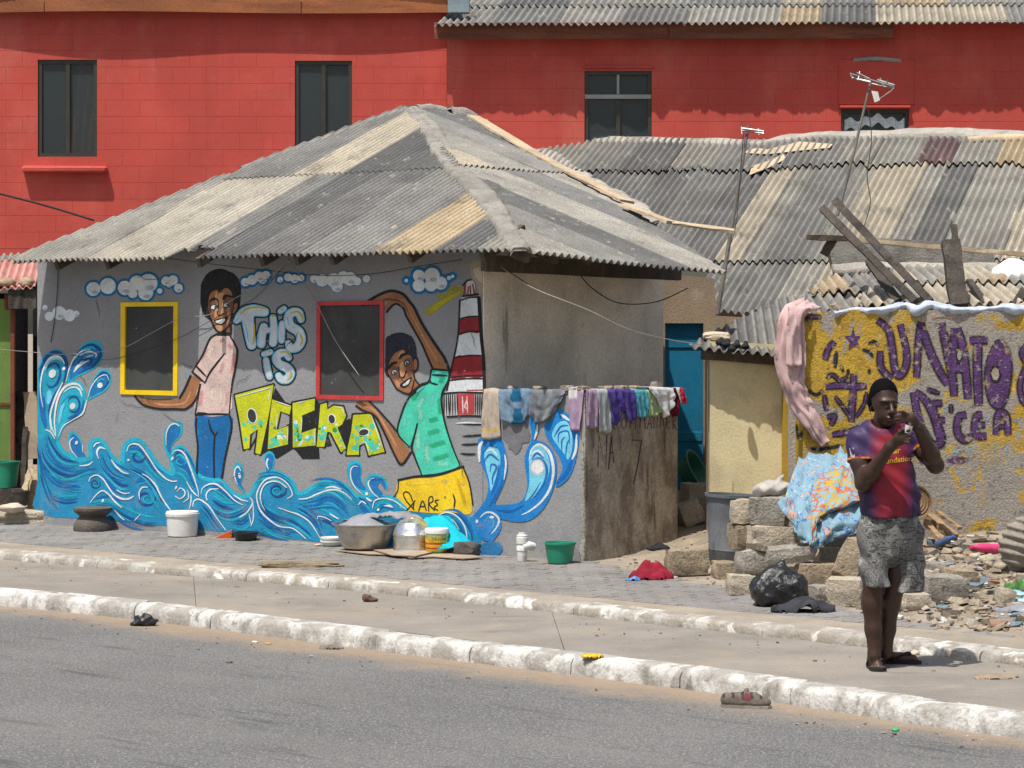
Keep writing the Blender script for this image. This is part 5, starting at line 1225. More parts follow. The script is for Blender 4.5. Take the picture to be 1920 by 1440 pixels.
# whites
WS = [(ZA([(130, 920), (100, 720), (120, 520), (190, 360), (280, 310), (350, 330), (390, 400)]), [2, 3, 3, 4, 6, 5, 3]), (ZA([(230, 1200), (220, 1000), (290, 780), (370, 620)]), 4), (ZA([(285, 1270), (270, 1080), (300, 850), (370, 700), (470, 640), (560, 650), (610, 720)]), [4, 4, 4.5, 5, 5.5, 5, 3]), (ZA([(410, 610), (440, 480), (500, 340), (590, 250), (700, 225)]), [2.5, 2.5, 3, 3, 2]), (ZA([(570, 300), (680, 250), (770, 280), (760, 320)]), 3), (ZA([(500, 500), (560, 420), (680, 360)]), [3, 7, 3]), (ZA([(670, 800), (720, 660), (800, 560), (890, 530), (925, 600)]), 2.2), (ZA([(320, 1270), (370, 1150), (470, 1080), (600, 1000), (640, 900), (660, 830)]), [2, 2.5, 2, 3, 3.5, 2.5]), (ZA([(380, 740), (470, 680), (560, 700), (600, 790)]), 3),
      (ZB([(150, 155), (210, 180), (260, 260)]), 3), (ZB([(210, 0), (220, 120), (260, 220)]), 2.5), (ZB([(470, 240), (425, 290), (440, 380), (510, 470)]), [4, 3, 2.5, 2]), (ZB([(570, 320), (572, 410)]), 1.6), (ZB([(530, 560), (630, 550), (685, 510)]), 3), (ZB([(690, 350), (720, 310), (765, 300)]), 3), (ZB([(750, 480), (730, 410), (760, 355), (825, 370)]), [2.5, 4, 4.5, 4]), (ZB([(890, 490), (950, 570), (1020, 630), (1090, 650)]), 3.6), (ZB([(1065, 400), (1090, 335), (1150, 312), (1220, 340), (1310, 460), (1400, 600), (1500, 700), (1580, 735), (1630, 730)]), [3, 3.4, 4, 4, 3.4, 3, 3.6, 4.2, 4.6]), (ZB([(640, 740), (660, 690), (730, 665), (800, 710), (860, 800), (920, 880), (1010, 930), (1090, 930), (1145, 900)]), [3, 3.5, 3, 3, 3, 3.5, 5, 6, 4]), (ZB([(650, 980), (720, 890), (790, 840), (860, 880), (930, 960), (1010, 1030)]), [2, 3, 3, 3, 4.5, 5]), (ZB([(950, 830), (1030, 870), (1100, 865)]), 2.6), (ZB([(1240, 650), (1310, 690), (1390, 780), (1450, 900), (1520, 1010), (1560, 1060)]), 3.4), (ZB([(1210, 940), (1205, 860), (1240, 805), (1300, 800)]), 3), (ZB([(930, 1060), (1000, 1140), (1040, 1170)]), 3), (ZB([(1150, 1180), (1220, 1105)]), 2),
      (ZC([(190, 330), (190, 200), (230, 110), (290, 85), (335, 115)]), [2, 3, 3.4, 3.6, 3.4]), (ZC([(255, 430), (290, 390), (350, 390), (410, 450), (460, 580), (510, 720), (550, 850), (550, 910)]), [2.5, 3, 3.5, 3.2, 3, 3, 2.6, 3]), (ZC([(420, 740), (480, 840), (540, 900)]), 3), (ZC([(310, 850), (350, 810), (400, 850), (390, 900), (340, 930), (290, 900)]), 2.6), (ZC([(430, 830), (440, 920), (380, 970)]), 2), (ZC([(470, 880), (465, 980), (445, 1050)]), 2.6), (ZC([(490, 1020), (500, 960), (550, 935), (620, 970), (690, 1040), (760, 1150), (860, 1285)]), 3.2), (ZC([(650, 950), (640, 880), (690, 825), (780, 820)]), 2.8), (ZC([(580, 880), (600, 810), (680, 765), (760, 770), (850, 840), (960, 950), (1050, 1000)]), [2, 2.5, 3.4, 3.4, 3.4, 3.2, 4]), (ZC([(950, 890), (1030, 940), (1110, 960)]), 3), (ZC([(1010, 1140), (1100, 1080), (1160, 980), (1130, 910)]), [4, 3.4, 3, 3]), (ZC([(1140, 1240), (1170, 1150), (1165, 960)]), 2.4), (ZC([(1120, 1100), (1150, 1230)]), 1.8), (ZC([(990, 770), (960, 680), (965, 600), (1000, 570), (1030, 620)]), [2, 3, 3, 4, 3]), (ZC([(1010, 640), (1020, 700)]), 6), (ZC([(1330, 480), (1320, 540), (1340, 600)]), [4, 3, 2]),
      (ZD([(560, 1140), (480, 1070), (400, 1020), (260, 1000), (140, 920), (50, 820), (10, 700), (20, 600), (90, 490), (180, 450), (270, 460), (360, 530), (405, 620), (400, 660), (350, 690)]), [4, 4, 3.4, 3.4, 3.6, 3.4, 3, 3, 3, 3.4, 3.4, 3.2, 3, 4, 3]), (ZD([(100, 820), (60, 740), (50, 640), (90, 540), (170, 495), (260, 505), (345, 565)]), [2, 2.5, 3, 3, 3.2, 3.6, 4.4]), (ZD([(480, 695), (580, 685), (680, 640), (790, 600), (900, 590), (1000, 630), (1080, 700)]), [4, 4, 3.4, 3.4, 3.4, 3.2, 2.6]), (ZD([(780, 570), (860, 555), (960, 585)]), 3.6), (ZD([(250, 790), (360, 830), (480, 870), (590, 940), (660, 1030), (730, 1150)]), [2.6, 3, 3, 3.2, 2.6, 2]), (ZD([(690, 920), (700, 890), (770, 900), (850, 940)]), 2.6), (ZD([(830, 860), (930, 920)]), 3.4), (ZD([(1210, 650), (1120, 570), (1070, 470), (1065, 370), (1100, 325), (1145, 330)]), [2, 2.6, 2.8, 2.8, 2.6, 2.6]), (ZD([(1390, 690), (1310, 620), (1265, 530), (1280, 480), (1330, 460)]), [2, 2.5, 3, 3, 4]), (ZD([(1310, 800), (1330, 720), (1390, 690), (1480, 690), (1580, 730), (1690, 815)]), [2.6, 3, 3, 2.6, 2.6, 2.6]), (ZD([(1440, 770), (1500, 770), (1540, 790)]), [2, 5, 3]), (ZD([(1150, 760), (1190, 720), (1240, 750)]), 3), (ZD([(1240, 680), (1300, 720)]), 4.5),
      (D2Z([(1440, 640), (1500, 620), (1560, 640), (1610, 700), (1630, 780), (1610, 850)]), 3), (D2Z([(1480, 650), (1540, 670), (1580, 730)]), 2.4)]
for a, w in WS: p.stroke(a, [x * .92 for x in w] if isinstance(w, list) else w * .92, WH, 8, taper=(.5, .5), soft=.35)
for Z, x, y, rx, ry in ((ZA, 245, 515, 42, 52), (ZA, 488, 905, 34, 40), (ZA, 382, 455, 16, 22), (ZA, 815, 655, 32, 34), (ZB, 500, 300, 16, 22), (ZB, 1085, 495, 13, 13), (ZB, 1578, 478, 14, 22), (ZB, 797, 950, 13, 20), (ZC, 258, 478, 14, 22), (ZC, 300, 805, 10, 22), (ZD, 130, 250, 11, 17), (ZD, 1375, 812, 13, 18), (ZD, 1245, 635, 17, 20)):
    q = Z([(x, y)])[0]; s = 6.4 if Z is ZA else 6; p.disc(q[0], q[1], rx / s, ry / s, WH, 9, rot=.4)
p.build('painted_wave', M_PAINT, front)

# ---- splash running on over the yard wall
p = P_()
S = [ZE([(165, 430), (150, 500), (165, 600), (210, 700), (235, 800), (220, 900), (170, 980), (120, 1040), (110, 1085), (330, 1065), (290, 960), (320, 880), (370, 760), (390, 650), (370, 530), (340, 440), (270, 425)]),
     ZE([(120, 1050), (200, 965), (290, 960), (450, 950), (520, 900), (545, 800), (530, 680), (525, 580), (560, 490), (620, 450), (700, 480), (760, 560), (780, 680), (760, 800), (700, 950), (600, 1060), (480, 1095), (330, 1072), (200, 1062)]),
     ZE([(560, 250), (640, 250), (635, 320), (612, 440), (575, 510), (545, 520), (580, 420)]),
     ZE([(680, 330), (700, 420), (750, 500), (800, 580), (822, 680), (770, 790), (790, 812), (870, 750), (920, 640), (945, 520), (952, 400), (900, 270), (830, 215), (790, 200), (750, 270)]),
     ZE([(110, 1080), (180, 1030), (250, 1010), (310, 1040), (340, 1110), (320, 1180), (260, 1250), (180, 1230), (140, 1180)])]
for t in S: p.poly(t, (.006, .18, .50), 2, sub=5)
p.poly(ZE([(160, 1290), (250, 1250), (320, 1260), (350, 1310), (310, 1360), (240, 1388), (170, 1380)]), (.02, .16, .36), 2)
LBu = (.16, .52, .68)
for q in (ZE([(205, 540), (260, 480), (320, 530), (330, 640), (290, 760), (255, 850), (240, 760), (215, 650)]), ZE([(565, 560), (620, 490), (690, 530), (725, 640), (700, 760), (620, 870), (530, 930), (560, 800), (560, 660)]), ZE([(740, 400), (790, 310), (860, 300), (900, 400), (900, 520), (870, 600), (840, 560), (780, 480)])): p.poly(q, LBu, 3)
for a, w, c in (([(190, 560), (240, 490), (310, 510)], 4, MB_), ([(200, 620), (250, 560), (320, 610)], 4, MB_), ([(250, 700), (260, 640), (300, 660), (270, 740), (270, 800)], 4, MB_), ([(320, 640), (300, 780), (260, 880)], 5, MB_), ([(580, 600), (620, 550), (680, 590)], 4, MB_), ([(570, 660), (600, 600), (660, 600), (700, 680), (680, 780), (600, 900)], 5, MB_), ([(650, 780), (590, 880), (540, 930)], 3, MB_), ([(760, 420), (810, 340), (870, 330)], 4, MB_), ([(790, 470), (800, 390), (870, 380), (880, 480)], 3.4, MB_), ([(820, 540), (820, 450), (850, 420)], 3, MB_), ([(850, 580), (860, 480), (880, 440)], 3, MB_), ([(300, 1000), (420, 1010), (520, 960)], 5, (.004, .10, .36)), ([(240, 980), (300, 880), (350, 760)], 6, (.004, .12, .4)), ([(780, 790), (860, 700), (900, 600)], 8, (.004, .11, .38)), ([(200, 1100), (240, 1060), (280, 1100), (240, 1180)], 4, (.05, .3, .45))):
    p.stroke(ZE(a), w, c, 4, soft=.5, taper=(.4, .4))
for a, w in (([(165, 620), (165, 500), (195, 455)], 6), ([(365, 560), (375, 640), (360, 760)], 3.4), ([(560, 600), (580, 520), (640, 480), (710, 530), (745, 620), (750, 720), (720, 840), (650, 940), (560, 1010), (500, 1040)], [4, 5, 6, 6, 6, 5, 5, 5, 5, 4]), ([(810, 240), (880, 290)], 6), ([(900, 600), (930, 520), (935, 400)], [5, 5, 4]), ([(600, 440), (620, 380), (625, 320)], 4), ([(170, 1060), (220, 1020), (280, 1030), (320, 1080), (300, 1140), (260, 1190)], 4), ([(580, 560), (630, 530), (680, 580)], 4), ([(220, 540), (260, 520), (310, 570)], 4), ([(245, 1055), (280, 1060)], 5)): p.stroke(ZE(a), [x for x in w] if isinstance(w, list) else w, WH, 5, soft=.3, taper=(.4, .4))
q = ZE([(625, 660)])[0]; p.softdisc(q[0], q[1], 17, 19, (.7, .72, .72), 6); q = ZE([(145, 1090)])[0]; p.disc(q[0], q[1], 2.6, 3.6, WH, 6)
# darker grey patch on the wall below the washing
p.poly(ZE([(350, 330), (400, 310), (540, 310), (570, 400), (560, 460), (505, 470), (500, 500), (470, 550), (450, 555), (420, 520), (395, 510), (390, 470), (350, 430)]), (.15, .15, .16), 1, sm=False)
p.build('painted_splash', M_PAINT, yard_front)

# bare plaster left at the corner below the eave
p = P_(); p.poly([(878, 492), (905, 488), (905, 545), (900, 560), (893, 530), (884, 520), (882, 505)], (.33, .28, .2), 1, sm=False); p.poly([(886, 505), (904, 500), (904, 530), (898, 528), (890, 518)], (.47, .41, .32), 2, sm=False); p.build('bare_plaster', M_PAINT, front)
# letters scrawled on the return of the yard wall
ys = Paint(YS, E)
PU = (.06, .02, .06)
for a in ([(1121, 875), (1123, 818), (1136, 878), (1138, 815)], [(1141, 880), (1147, 818), (1151, 868)], [(1143, 850), (1151, 848)], [(1184, 825), (1203, 826), (1196, 870), (1188, 908)]): ys.stroke(a, 2.4, PU, 1, sm=False, soft=.4)
for x, s in ((1148, 'C'), (1166, 'O'), (1182, 'M'), (1200, 'M'), (1214, 'A'), (1226, 'N'), (1238, 'D'), (1250, 'E'), (1262, 'R')):
    g = {'C': [[(6, 0), (0, 4), (0, 16), (6, 20)]], 'O': [[(0, 4), (4, 0), (8, 4), (8, 16), (4, 20), (0, 16), (0, 4)]], 'M': [[(0, 20), (1, 0), (5, 12), (9, 0), (10, 20)]], 'A': [[(0, 20), (4, 0), (8, 20)], [(2, 12), (7, 12)]], 'N': [[(0, 20), (0, 0), (7, 20), (7, 0)]], 'D': [[(0, 0), (0, 20), (6, 14), (6, 5), (0, 0)]], 'E': [[(6, 0), (0, 0), (0, 20), (6, 20)], [(0, 10), (5, 10)]], 'R': [[(0, 22), (0, 0), (6, 4), (0, 11), (7, 24)]]}[s]
    for a in g: ys.stroke([(x + u, 783 + v * 1.1 + (x - 1148) * -.02) for u, v in a], 1.9, (.09, .03, .08), 1, sm=False, soft=.4)
ys.build('wall_scrawl', M_PAINT, yard_side)

# cracks and scuffs in the render
ck = P_(); rc = random.Random(9)
for x, y, n, d in ((225, 752, 9, (6, 2)), (300, 770, 8, (6, 3)), (150, 700, 5, (3, 5)), (560, 620, 6, (-3, 6)), (430, 900, 6, (5, -2)), (500, 985, 5, (6, 1)), (740, 700, 7, (4, 4)), (860, 860, 6, (3, 6)), (250, 520, 8, (7, 1)), (470, 700, 5, (-5, 4)), (690, 900, 6, (6, 1)), (880, 620, 7, (1, 6)), (180, 560, 6, (2, 5)), (340, 680, 5, (4, 3))):
    pts = [(x, y)]
    for _ in range(n): pts.append((pts[-1][0] + d[0] + rc.uniform(-3, 3), pts[-1][1] + d[1] + rc.uniform(-3, 3)))
    ck.stroke(pts, 1.0, (.05, .05, .05), 10, sm=False, taper=(.3, .3))
for _ in range(60):
    x, y = rc.uniform(80, 890), rc.uniform(520, 990); ck.disc(x, y, rc.uniform(.5, 1.8), rc.uniform(.4, 1.3), rc.choice([(.09, .09, .09), (.34, .33, .31), (.42, .41, .38)]), 10, 7, jit=.3)
ck.build('wall_scuffs', M_PAINT, front)['kind'] = 'stuff'
# ---------------------------------------------------------------- grey-roofed house behind, right of the painted one
gh = empty('grey_roofed_house', P(1500, 700, 27), 'long patched grey corrugated roof house behind the yellow graffiti wall', 'house')
PH = math.radians(20); R4 = .45
Dh = Vector((-math.sin(PH), -math.cos(PH), 0)); D4 = (Dh - UP * R4).normalized(); U4 = Vector((math.cos(PH), -math.sin(PH), 0)); N4 = U4.cross(-D4).normalized()
if N4.z < 0: N4 = -N4
RG = P(1560, 262, 31)
pl4 = lambda px, py: on_plane(px, py, RG, N4)
uv4 = lambda p: ((p - RG).dot(U4), (p - RG).dot(D4))
rpx = [(870, 235), (1000, 258), (1180, 262), (1400, 268), (1560, 262), (1750, 262), (1990, 262), (1990, 520), (1700, 530), (1480, 568), (1395, 588), (1300, 574), (1180, 440), (1000, 320)]
mp = [uv4(pl4(*q)) for q in rpx]
um0, um1 = min(u for u, v in mp), max(u for u, v in mp); vtop = min(v for u, v in mp) - .1; vbot = max(v for u, v in mp)
vA = uv4(pl4(1500, 318))[1]; vB = uv4(pl4(1400, 492))[1]
def uat(px, py): return uv4(pl4(px, py))[0]
seg = [1000, 1090, 1180, 1250, 1330, 1400, 1440, 1480, 1560, 1600, 1690, 1740, 1790, 1870, 1905, 1990]; pc = [MD, G_, MD, G_, MD, CR, LG, G_, LG, CR, LG, MD, LG, LG, CR]
for i in range(15):      # main course: split where the joints show half-way down
    a, b = uat(seg[i], 400), uat(seg[i + 1], 400)
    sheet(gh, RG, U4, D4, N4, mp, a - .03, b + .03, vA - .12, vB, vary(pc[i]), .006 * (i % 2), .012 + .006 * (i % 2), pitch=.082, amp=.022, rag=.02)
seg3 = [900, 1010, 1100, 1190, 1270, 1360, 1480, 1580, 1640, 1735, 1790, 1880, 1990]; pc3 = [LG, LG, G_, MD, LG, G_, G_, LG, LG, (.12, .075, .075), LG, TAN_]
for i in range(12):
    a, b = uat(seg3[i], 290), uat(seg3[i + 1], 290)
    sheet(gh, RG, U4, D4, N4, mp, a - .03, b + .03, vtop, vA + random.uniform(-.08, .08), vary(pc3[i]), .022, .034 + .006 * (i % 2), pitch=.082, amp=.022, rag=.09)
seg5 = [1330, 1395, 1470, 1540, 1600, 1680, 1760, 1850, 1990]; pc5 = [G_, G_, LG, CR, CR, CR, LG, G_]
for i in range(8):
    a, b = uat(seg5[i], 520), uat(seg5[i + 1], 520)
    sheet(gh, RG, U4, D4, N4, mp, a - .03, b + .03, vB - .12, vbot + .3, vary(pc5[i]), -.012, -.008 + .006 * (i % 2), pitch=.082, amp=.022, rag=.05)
# cement smeared along the ridge and down the valley
lumpy('ridge_mortar', [pl4(*q) for q in [(880, 238), (1000, 256), (1100, 262), (1200, 266), (1330, 268), (1440, 272)]], [.3, .26, .2, .18, .2, .16], N4, .04, M_MORTAR, gh, 11, fr=4)
lumpy('ridge_mortar', [pl4(*q) for q in [(1430, 272), (1520, 258), (1620, 256), (1750, 252), (1850, 255), (1990, 262)]], [.16, .2, .24, .24, .28, .26], N4, .05, M_MORTAR, gh, 12, fr=4)
lumpy('valley_mortar', [pl4(*q) for q in [(930, 262), (1010, 300), (1090, 350), (1170, 385), (1230, 420)]], [.5, .62, .55, .4, .2], N4, .035, M_MORTAR, gh, 13, fr=3)
# board across, patching strips
lumpy('sheet_scrap', [pl4(*q) + N4 * .05 for q in [(1815, 268), (1870, 265), (1960, 262)]], [.06, .12, .12], N4, .02, M_WOOD_L, gh, 17)
# wall under the eave with a blue door set in it
YD = 25.6
def dz(py): return bld_z(py, YD)
def dx(px): return bld_px(px, YD)
wall('wall', Vector((0, YD, 0)), Vector((1, 0, 0)), UP, Vector((0, -1, 0)), [(dx(1120), .1), (dx(1480), .1), (dx(1480), dz(600)), (dx(1345), dz(592)), (dx(1338), dz(522)), (dx(1120), dz(500))], [[(dx(1247), .2), (dx(1247), dz(606)), (dx(1319), dz(606)), (dx(1319), .2)]], .14, M_TAN, gh)
mb = MB(); mb.box(((dx(1245) + dx(1321)) / 2, YD + .08, (dz(604) + .2) / 2), (dx(1321) - dx(1245), .03, dz(604) - .2)); dr = mb.build('door', M_BLUED, gh)
for z in (1.0, 1.9): mb = MB(); mb.box(((dx(1245) + dx(1321)) / 2, YD + .06, z), (dx(1319) - dx(1247) - .02, .012, .09), bev=.003); mb.build('door_rail', M_BLUED, dr)
mb = MB(); mb.box((dx(1330), YD - .06, (dz(640) + .1) / 2), (.09, .1, dz(640) - .1), bev=.012); mb.build('door_post', M_MORTAR, gh)
add('rear_wall', [(2.5, 33, 0), (9, 33, 0), (9, 33, 4.3), (2.5, 33, 4.3)], [(0, 1, 2, 3)], M_TAN, gh)

# ---------------------------------------------------------------- low cream house with its own small roof
ch = empty('cream_house', P(1400, 900, 23.2), 'small cream walled outhouse with grey corrugated lean-to roof beside the blue door', 'house')
YC2 = 23.0; cx = lambda px: bld_px(px, YC2); cz = lambda py: bld_z(py, YC2)
wall('wall', Vector((0, YC2, 0)), Vector((1, 0, 0)), UP, Vector((0, -1, 0)), [(cx(1331), .2), (cx(1500), .2), (cx(1500), cz(648)), (cx(1331), cz(640))], [], .15, M_CREAM, ch)
wall('wall', Vector((cx(1331), YC2 + .152, 0)), Vector((0, 1, 0)), UP, Vector((-1, 0, 0)), [(0, .2), (.4, .2), (.4, 2.0), (0, cz(640))], [], .13, M_TAN, ch)
e0, e1 = P(1290, 650, YC2 - .15), P(1560, 672, YC2 - .2); Ue = (e1 - e0).normalized()
tp = P(1490, 562, YC2 + 2.0)
Ne = Ue.cross(tp - e0).normalized(); Ne = Ne if Ne.z > 0 else -Ne
De = Ne.cross(Ue).normalized(); De = De if De.z < 0 else -De
cp = [((q - e0).dot(Ue), (q - e0).dot(De)) for q in [on_plane(x, y, e0, Ne) for x, y in [(1288, 650), (1372, 604), (1470, 556), (1640, 560), (1640, 690), (1460, 668)]]]
vmn = min(v for u, v in cp); pal = [LG, G_, MD, G_, LG, G_]
for i in range(6): sheet(ch, e0, Ue, De, Ne, cp, -.35 + .32 * i - .03, -.35 + .32 * (i + 1) + .03, vmn, .05, vary(pal[i]), .005 * (i % 2), .006 * (i % 2), pitch=.082, amp=.02, rag=.03)
V, Fc = beam(e0 + Ue * .12 - De * .12 - Ne * .08, e1 - De * .12 - Ne * .08, .06, .09, Ne, .004); add('rafter', V, Fc, M_WOOD_D, ch)
sh_st = mk('pale_stone', (.50, .42, .32), .15, 6, .2, 50, bump=.6, coarse=.6)
def rock(name, c, r, mat, label=None, cat=None, group=None, seed=0, parent=None, flat=1.0, rz=0.0, boxy=.0, res=2, kind=None):
    bm = bmesh.new(); bmesh.ops.create_icosphere(bm, subdivisions=res + 1, radius=1.0)
    V = []
    R = Matrix.Rotation(rz, 3, 'Z')
    for v in bm.verts:
        p = v.co.copy()
        if boxy: m = max(abs(p.x), abs(p.y), abs(p.z)); p = p.lerp(p / m, boxy)
        k = 1 + .16 * fbm(p.x * 1.2 + seed, p.y * 1.2, p.z * 1.2 + seed * 2) + .05 * fbm(p.x * 4 + seed, p.y * 4, p.z * 4)
        p = Vector((p.x * r[0], p.y * r[1], p.z * r[2])) * k
        V.append(Vector(c) + R @ p)
    Fc = [[v.index for v in f.verts] for f in bm.faces]; bm.free()
    o = add(name, V, Fc, mat, parent, smooth=True)
    smooth_by_angle(o, 35)
    return tag(o, label, cat, group, kind) if label else o
rock('stone', on_plane(1343, 637, e0, Ne) + UP * .03, (.12, .1, .04), sh_st, 'flat pale stone weighting the lean-to roof of the cream house', 'stone', seed=3, boxy=.5)
M_BLACKC = mk('black_cloth', (.012, .012, .014), .3, 8, .2, 60, bump=.6, rough=.8)
def shoe_heap(): pass

# ---------------------------------------------------------------- yellow graffiti wall
YG = 21.8
M_GRAF = mk('flaking_yellow_plaster', (.43, .27, .032), .18, 2.5, .22, 45, bump=1.0, bscale=55, bdist=.014, coarse=.8, cscale=14, layers=[
    dict(col=(.30, .18, .03), scale=6, lo=.52, hi=.68, amt=.7), dict(col=(.52, .40, .13), scale=13, lo=.58, hi=.7, amt=.7),
    dict(col=(.30, .27, .235), scale=2.4, lo=.44, hi=.49, amt=1, dist=1.4, axis=0, zlo=3.1, zhi=3.45), dict(col=(.27, .245, .215), scale=2.6, lo=.5, hi=.55, amt=1, dist=1.0, zlo=1.25, zhi=.85),
    dict(col=(.30, .27, .235), scale=3.4, lo=.56, hi=.6, amt=1, dist=1.0), dict(col=(.13, .12, .11), scale=16, lo=.59, hi=.66, amt=.75), dict(col=(.45, .41, .34), scale=30, lo=.66, hi=.7, amt=.8), dict(col=(.09, .085, .08), scale=7, lo=.6, hi=.68, amt=.7, zlo=1.1, zhi=.7)])
gx, gz = (lambda px: bld_px(px, YG)), (lambda py: bld_z(py, YG))
graf = empty('graffiti_wall', (gx(1700), YG, .2), 'flaking yellow and bare cement wall sprayed with purple lettering', 'wall')
topz = [(1506, 588), (1560, 584), (1640, 578), (1720, 582), (1800, 580), (1880, 584), (1990, 580)]
gw = wall('wall', Vector((0, YG, 0)), Vector((1, 0, 0)), UP, Vector((0, -1, 0)), [(gx(1506), .1), (gx(2000), .1)] + [(gx(x), gz(y)) for x, y in topz[::-1]], [], .18, M_GRAF, graf)
pa, pb = P(1506, 600, YG), P(1456, 600, YG + 1.5)
sd = (Vector((pb.x, pb.y, 0)) - Vector((pa.x, pa.y, 0))); Ls = sd.length; sd.normalize(); sn = Vector((-sd.y, sd.x, 0)); sn = sn if sn.x < 0 else -sn
wall('wall', Vector((pa.x, pa.y, 0)) + Vector((0, .001, 0)), sd, UP, sn, [(.0, .1), (Ls, .1), (Ls, gz(600)), (0, gz(590))], [], .14, mk('yellow_plaster', (.40, .245, .02), .15, 2, .2, 45, bump=.8, layers=[dict(col=(.27, .17, .03), scale=5, lo=.5, hi=.7, amt=.7)]), graf)
M_SPRAY = mk('spray_paint', src='vcol', var=.25, vscale=9, fine=.25, fscale=60, rough=.85, bump=1.0, bscale=55, bdist=.014, coarse=.8, cscale=14, alpha=True, layers=[
    dict(col=(.36, .27, .09), scale=11, lo=.58, hi=.66, amt=.75), dict(col=(.3, .27, .24), scale=22, lo=.57, hi=.64, amt=.75)])
gp = Paint(Vector((0, YG, 0)), Vector((0, -1, 0)), .0006, .002)
PUR, BKS = (.085, .035, .125), (.016, .014, .016)
ZG = zoom(1440, 550, 4)
def gl(pts, w, layer=1, closed=False, sm=True, ow=None):
    q = ZG(pts); q = q + [q[0]] if closed else q
    gp.stroke(q, (w / 4) + 9.0, BKS, layer, soft=.8, sm=sm); gp.stroke(q, (w / 4) + 3.0, BKS, layer, soft=.3, sm=sm); gp.stroke(q, w / 4 - 1.0, PUR, layer + 1, soft=.35, sm=sm)
# first, half-scrubbed letters
gl([(430, 500), (450, 420), (500, 360)], 34); gl([(510, 430), (505, 560)], 8); gl([(440, 640), (480, 610), (540, 650), (600, 620)], 16); gl([(430, 700), (560, 690), (660, 700), (740, 690)], 40); gl([(640, 720), (630, 850), (625, 960)], 42); gl([(420, 760), (440, 880)], 22); gl([(500, 770), (560, 850), (610, 920)], 14); gl([(740, 740), (720, 830), (660, 930)], 14); gl([(440, 930), (500, 920), (470, 990)], 26); gl([(480, 1060), (600, 1040), (720, 1000)], 34); gl([(640, 600), (640, 690)], 36)
gp.poly(ZG([(640, 255), (655, 320), (695, 318), (668, 350), (690, 410), (645, 392), (605, 425), (612, 360), (570, 320), (620, 318)]), PUR, 3, sm=False)
for a in ([(745, 380), (800, 360), (830, 400)], [(700, 420), (760, 440), (790, 480)], [(540, 520), (570, 600)], [(600, 560), (600, 620)], [(760, 560), (760, 610)], [(300, 720), (360, 760), (420, 720)], [(210, 960), (230, 1090), (260, 1020)], [(310, 1160), (400, 1170), (580, 1130)]): gp.stroke(ZG(a), 8, BKS, 2, soft=.8)
gl([(290, 210), (320, 180), (400, 175)], 20)
# U
gl([(820, 200), (900, 270), (930, 400), (950, 560), (985, 620), (1030, 560), (1040, 440), (990, 230)], 44); gl([(840, 430), (850, 560), (930, 640)], 40)
# N
gl([(1150, 215), (1130, 350), (1115, 630)], 44); gl([(1150, 240), (1210, 420), (1290, 590), (1350, 680)], 52); gl([(1300, 220), (1335, 400), (1385, 640), (1395, 770)], 50)
# A
gl([(1400, 260), (1395, 400), (1390, 600)], 50); gl([(1420, 260), (1460, 400), (1485, 600), (1500, 790)], 52); gl([(1400, 560), (1480, 560)], 60); gp.disc(*ZG([(1435, 465)])[0], 7, 12, BKS, 4); gp.disc(*ZG([(1435, 465)])[0], 4, 9, (.3, .27, .23), 5)
# T
gl([(1510, 355), (1580, 350), (1650, 355)], 46); gl([(1575, 380), (1570, 560), (1580, 840)], 58)
# O
gl([(1720, 400), (1665, 560), (1680, 760), (1730, 830), (1775, 720), (1790, 520), (1750, 390), (1720, 400)], 74); gp.poly(ZG([(1680, 420), (1780, 420), (1790, 700), (1740, 830), (1660, 760), (1650, 560)]), PUR, 3); gp.disc(*ZG([(1705, 610)])[0], 11, 17, BKS, 4, jit=.1); gp.disc(*ZG([(1705, 605)])[0], 7, 12, (.3, .26, .2), 5, jit=.1)
# &
gl([(1940, 380), (1905, 450), (1935, 540), (1890, 680), (1910, 800), (1960, 860)], 34)
# DE' CEA
gl([(1090, 740), (1120, 900), (1150, 1010), (1230, 1130), (1300, 1110), (1260, 960), (1180, 800), (1100, 740)], 50); gl([(1220, 830), (1310, 820)], 40); gl([(1230, 850), (1260, 960), (1290, 1080)], 54); gl([(1260, 950), (1330, 950)], 36); gl([(1280, 1060), (1330, 1050)], 40); gl([(1370, 830), (1375, 900)], 16)
gl([(1490, 910), (1430, 930), (1420, 1040), (1470, 1100), (1530, 1070)], 46); gl([(1610, 910), (1560, 930), (1560, 1060), (1640, 1070)], 46); gl([(1570, 990), (1630, 985)], 36); gl([(1710, 1060), (1720, 930), (1750, 890), (1790, 930), (1800, 1060)], 44); gl([(1720, 1000), (1790, 1000)], 24)
gl([(1190, 720), (1290, 750)], 20)
for a, w in (([(1500, 1240), (1510, 1130)], 3), ([(1700, 1200), (1705, 1100)], 4), ([(1790, 1230), (1785, 1130)], 3), ([(1380, 1180), (1440, 1200)], 6), ([(1640, 930), (1660, 960)], 6), ([(1830, 950), (1880, 960)], 5), ([(1320, 860), (1340, 900)], 5)): gp.stroke(ZG(a), w, (.19, .36, .42), 1, soft=.9)
for a in ([(1220, 190), (1320, 180), (1400, 200)],): gp.stroke(ZG(a), 3, (.3, .1, .06), 1, soft=.9)
gp.softdisc(*ZG([(1420, 1250)])[0], 28, 10, PUR, 1, .8); gp.softdisc(*ZG([(1170, 1260)])[0], 12, 8, PUR, 1, .7)
gp.build('graffiti_lettering', M_SPRAY, gw)

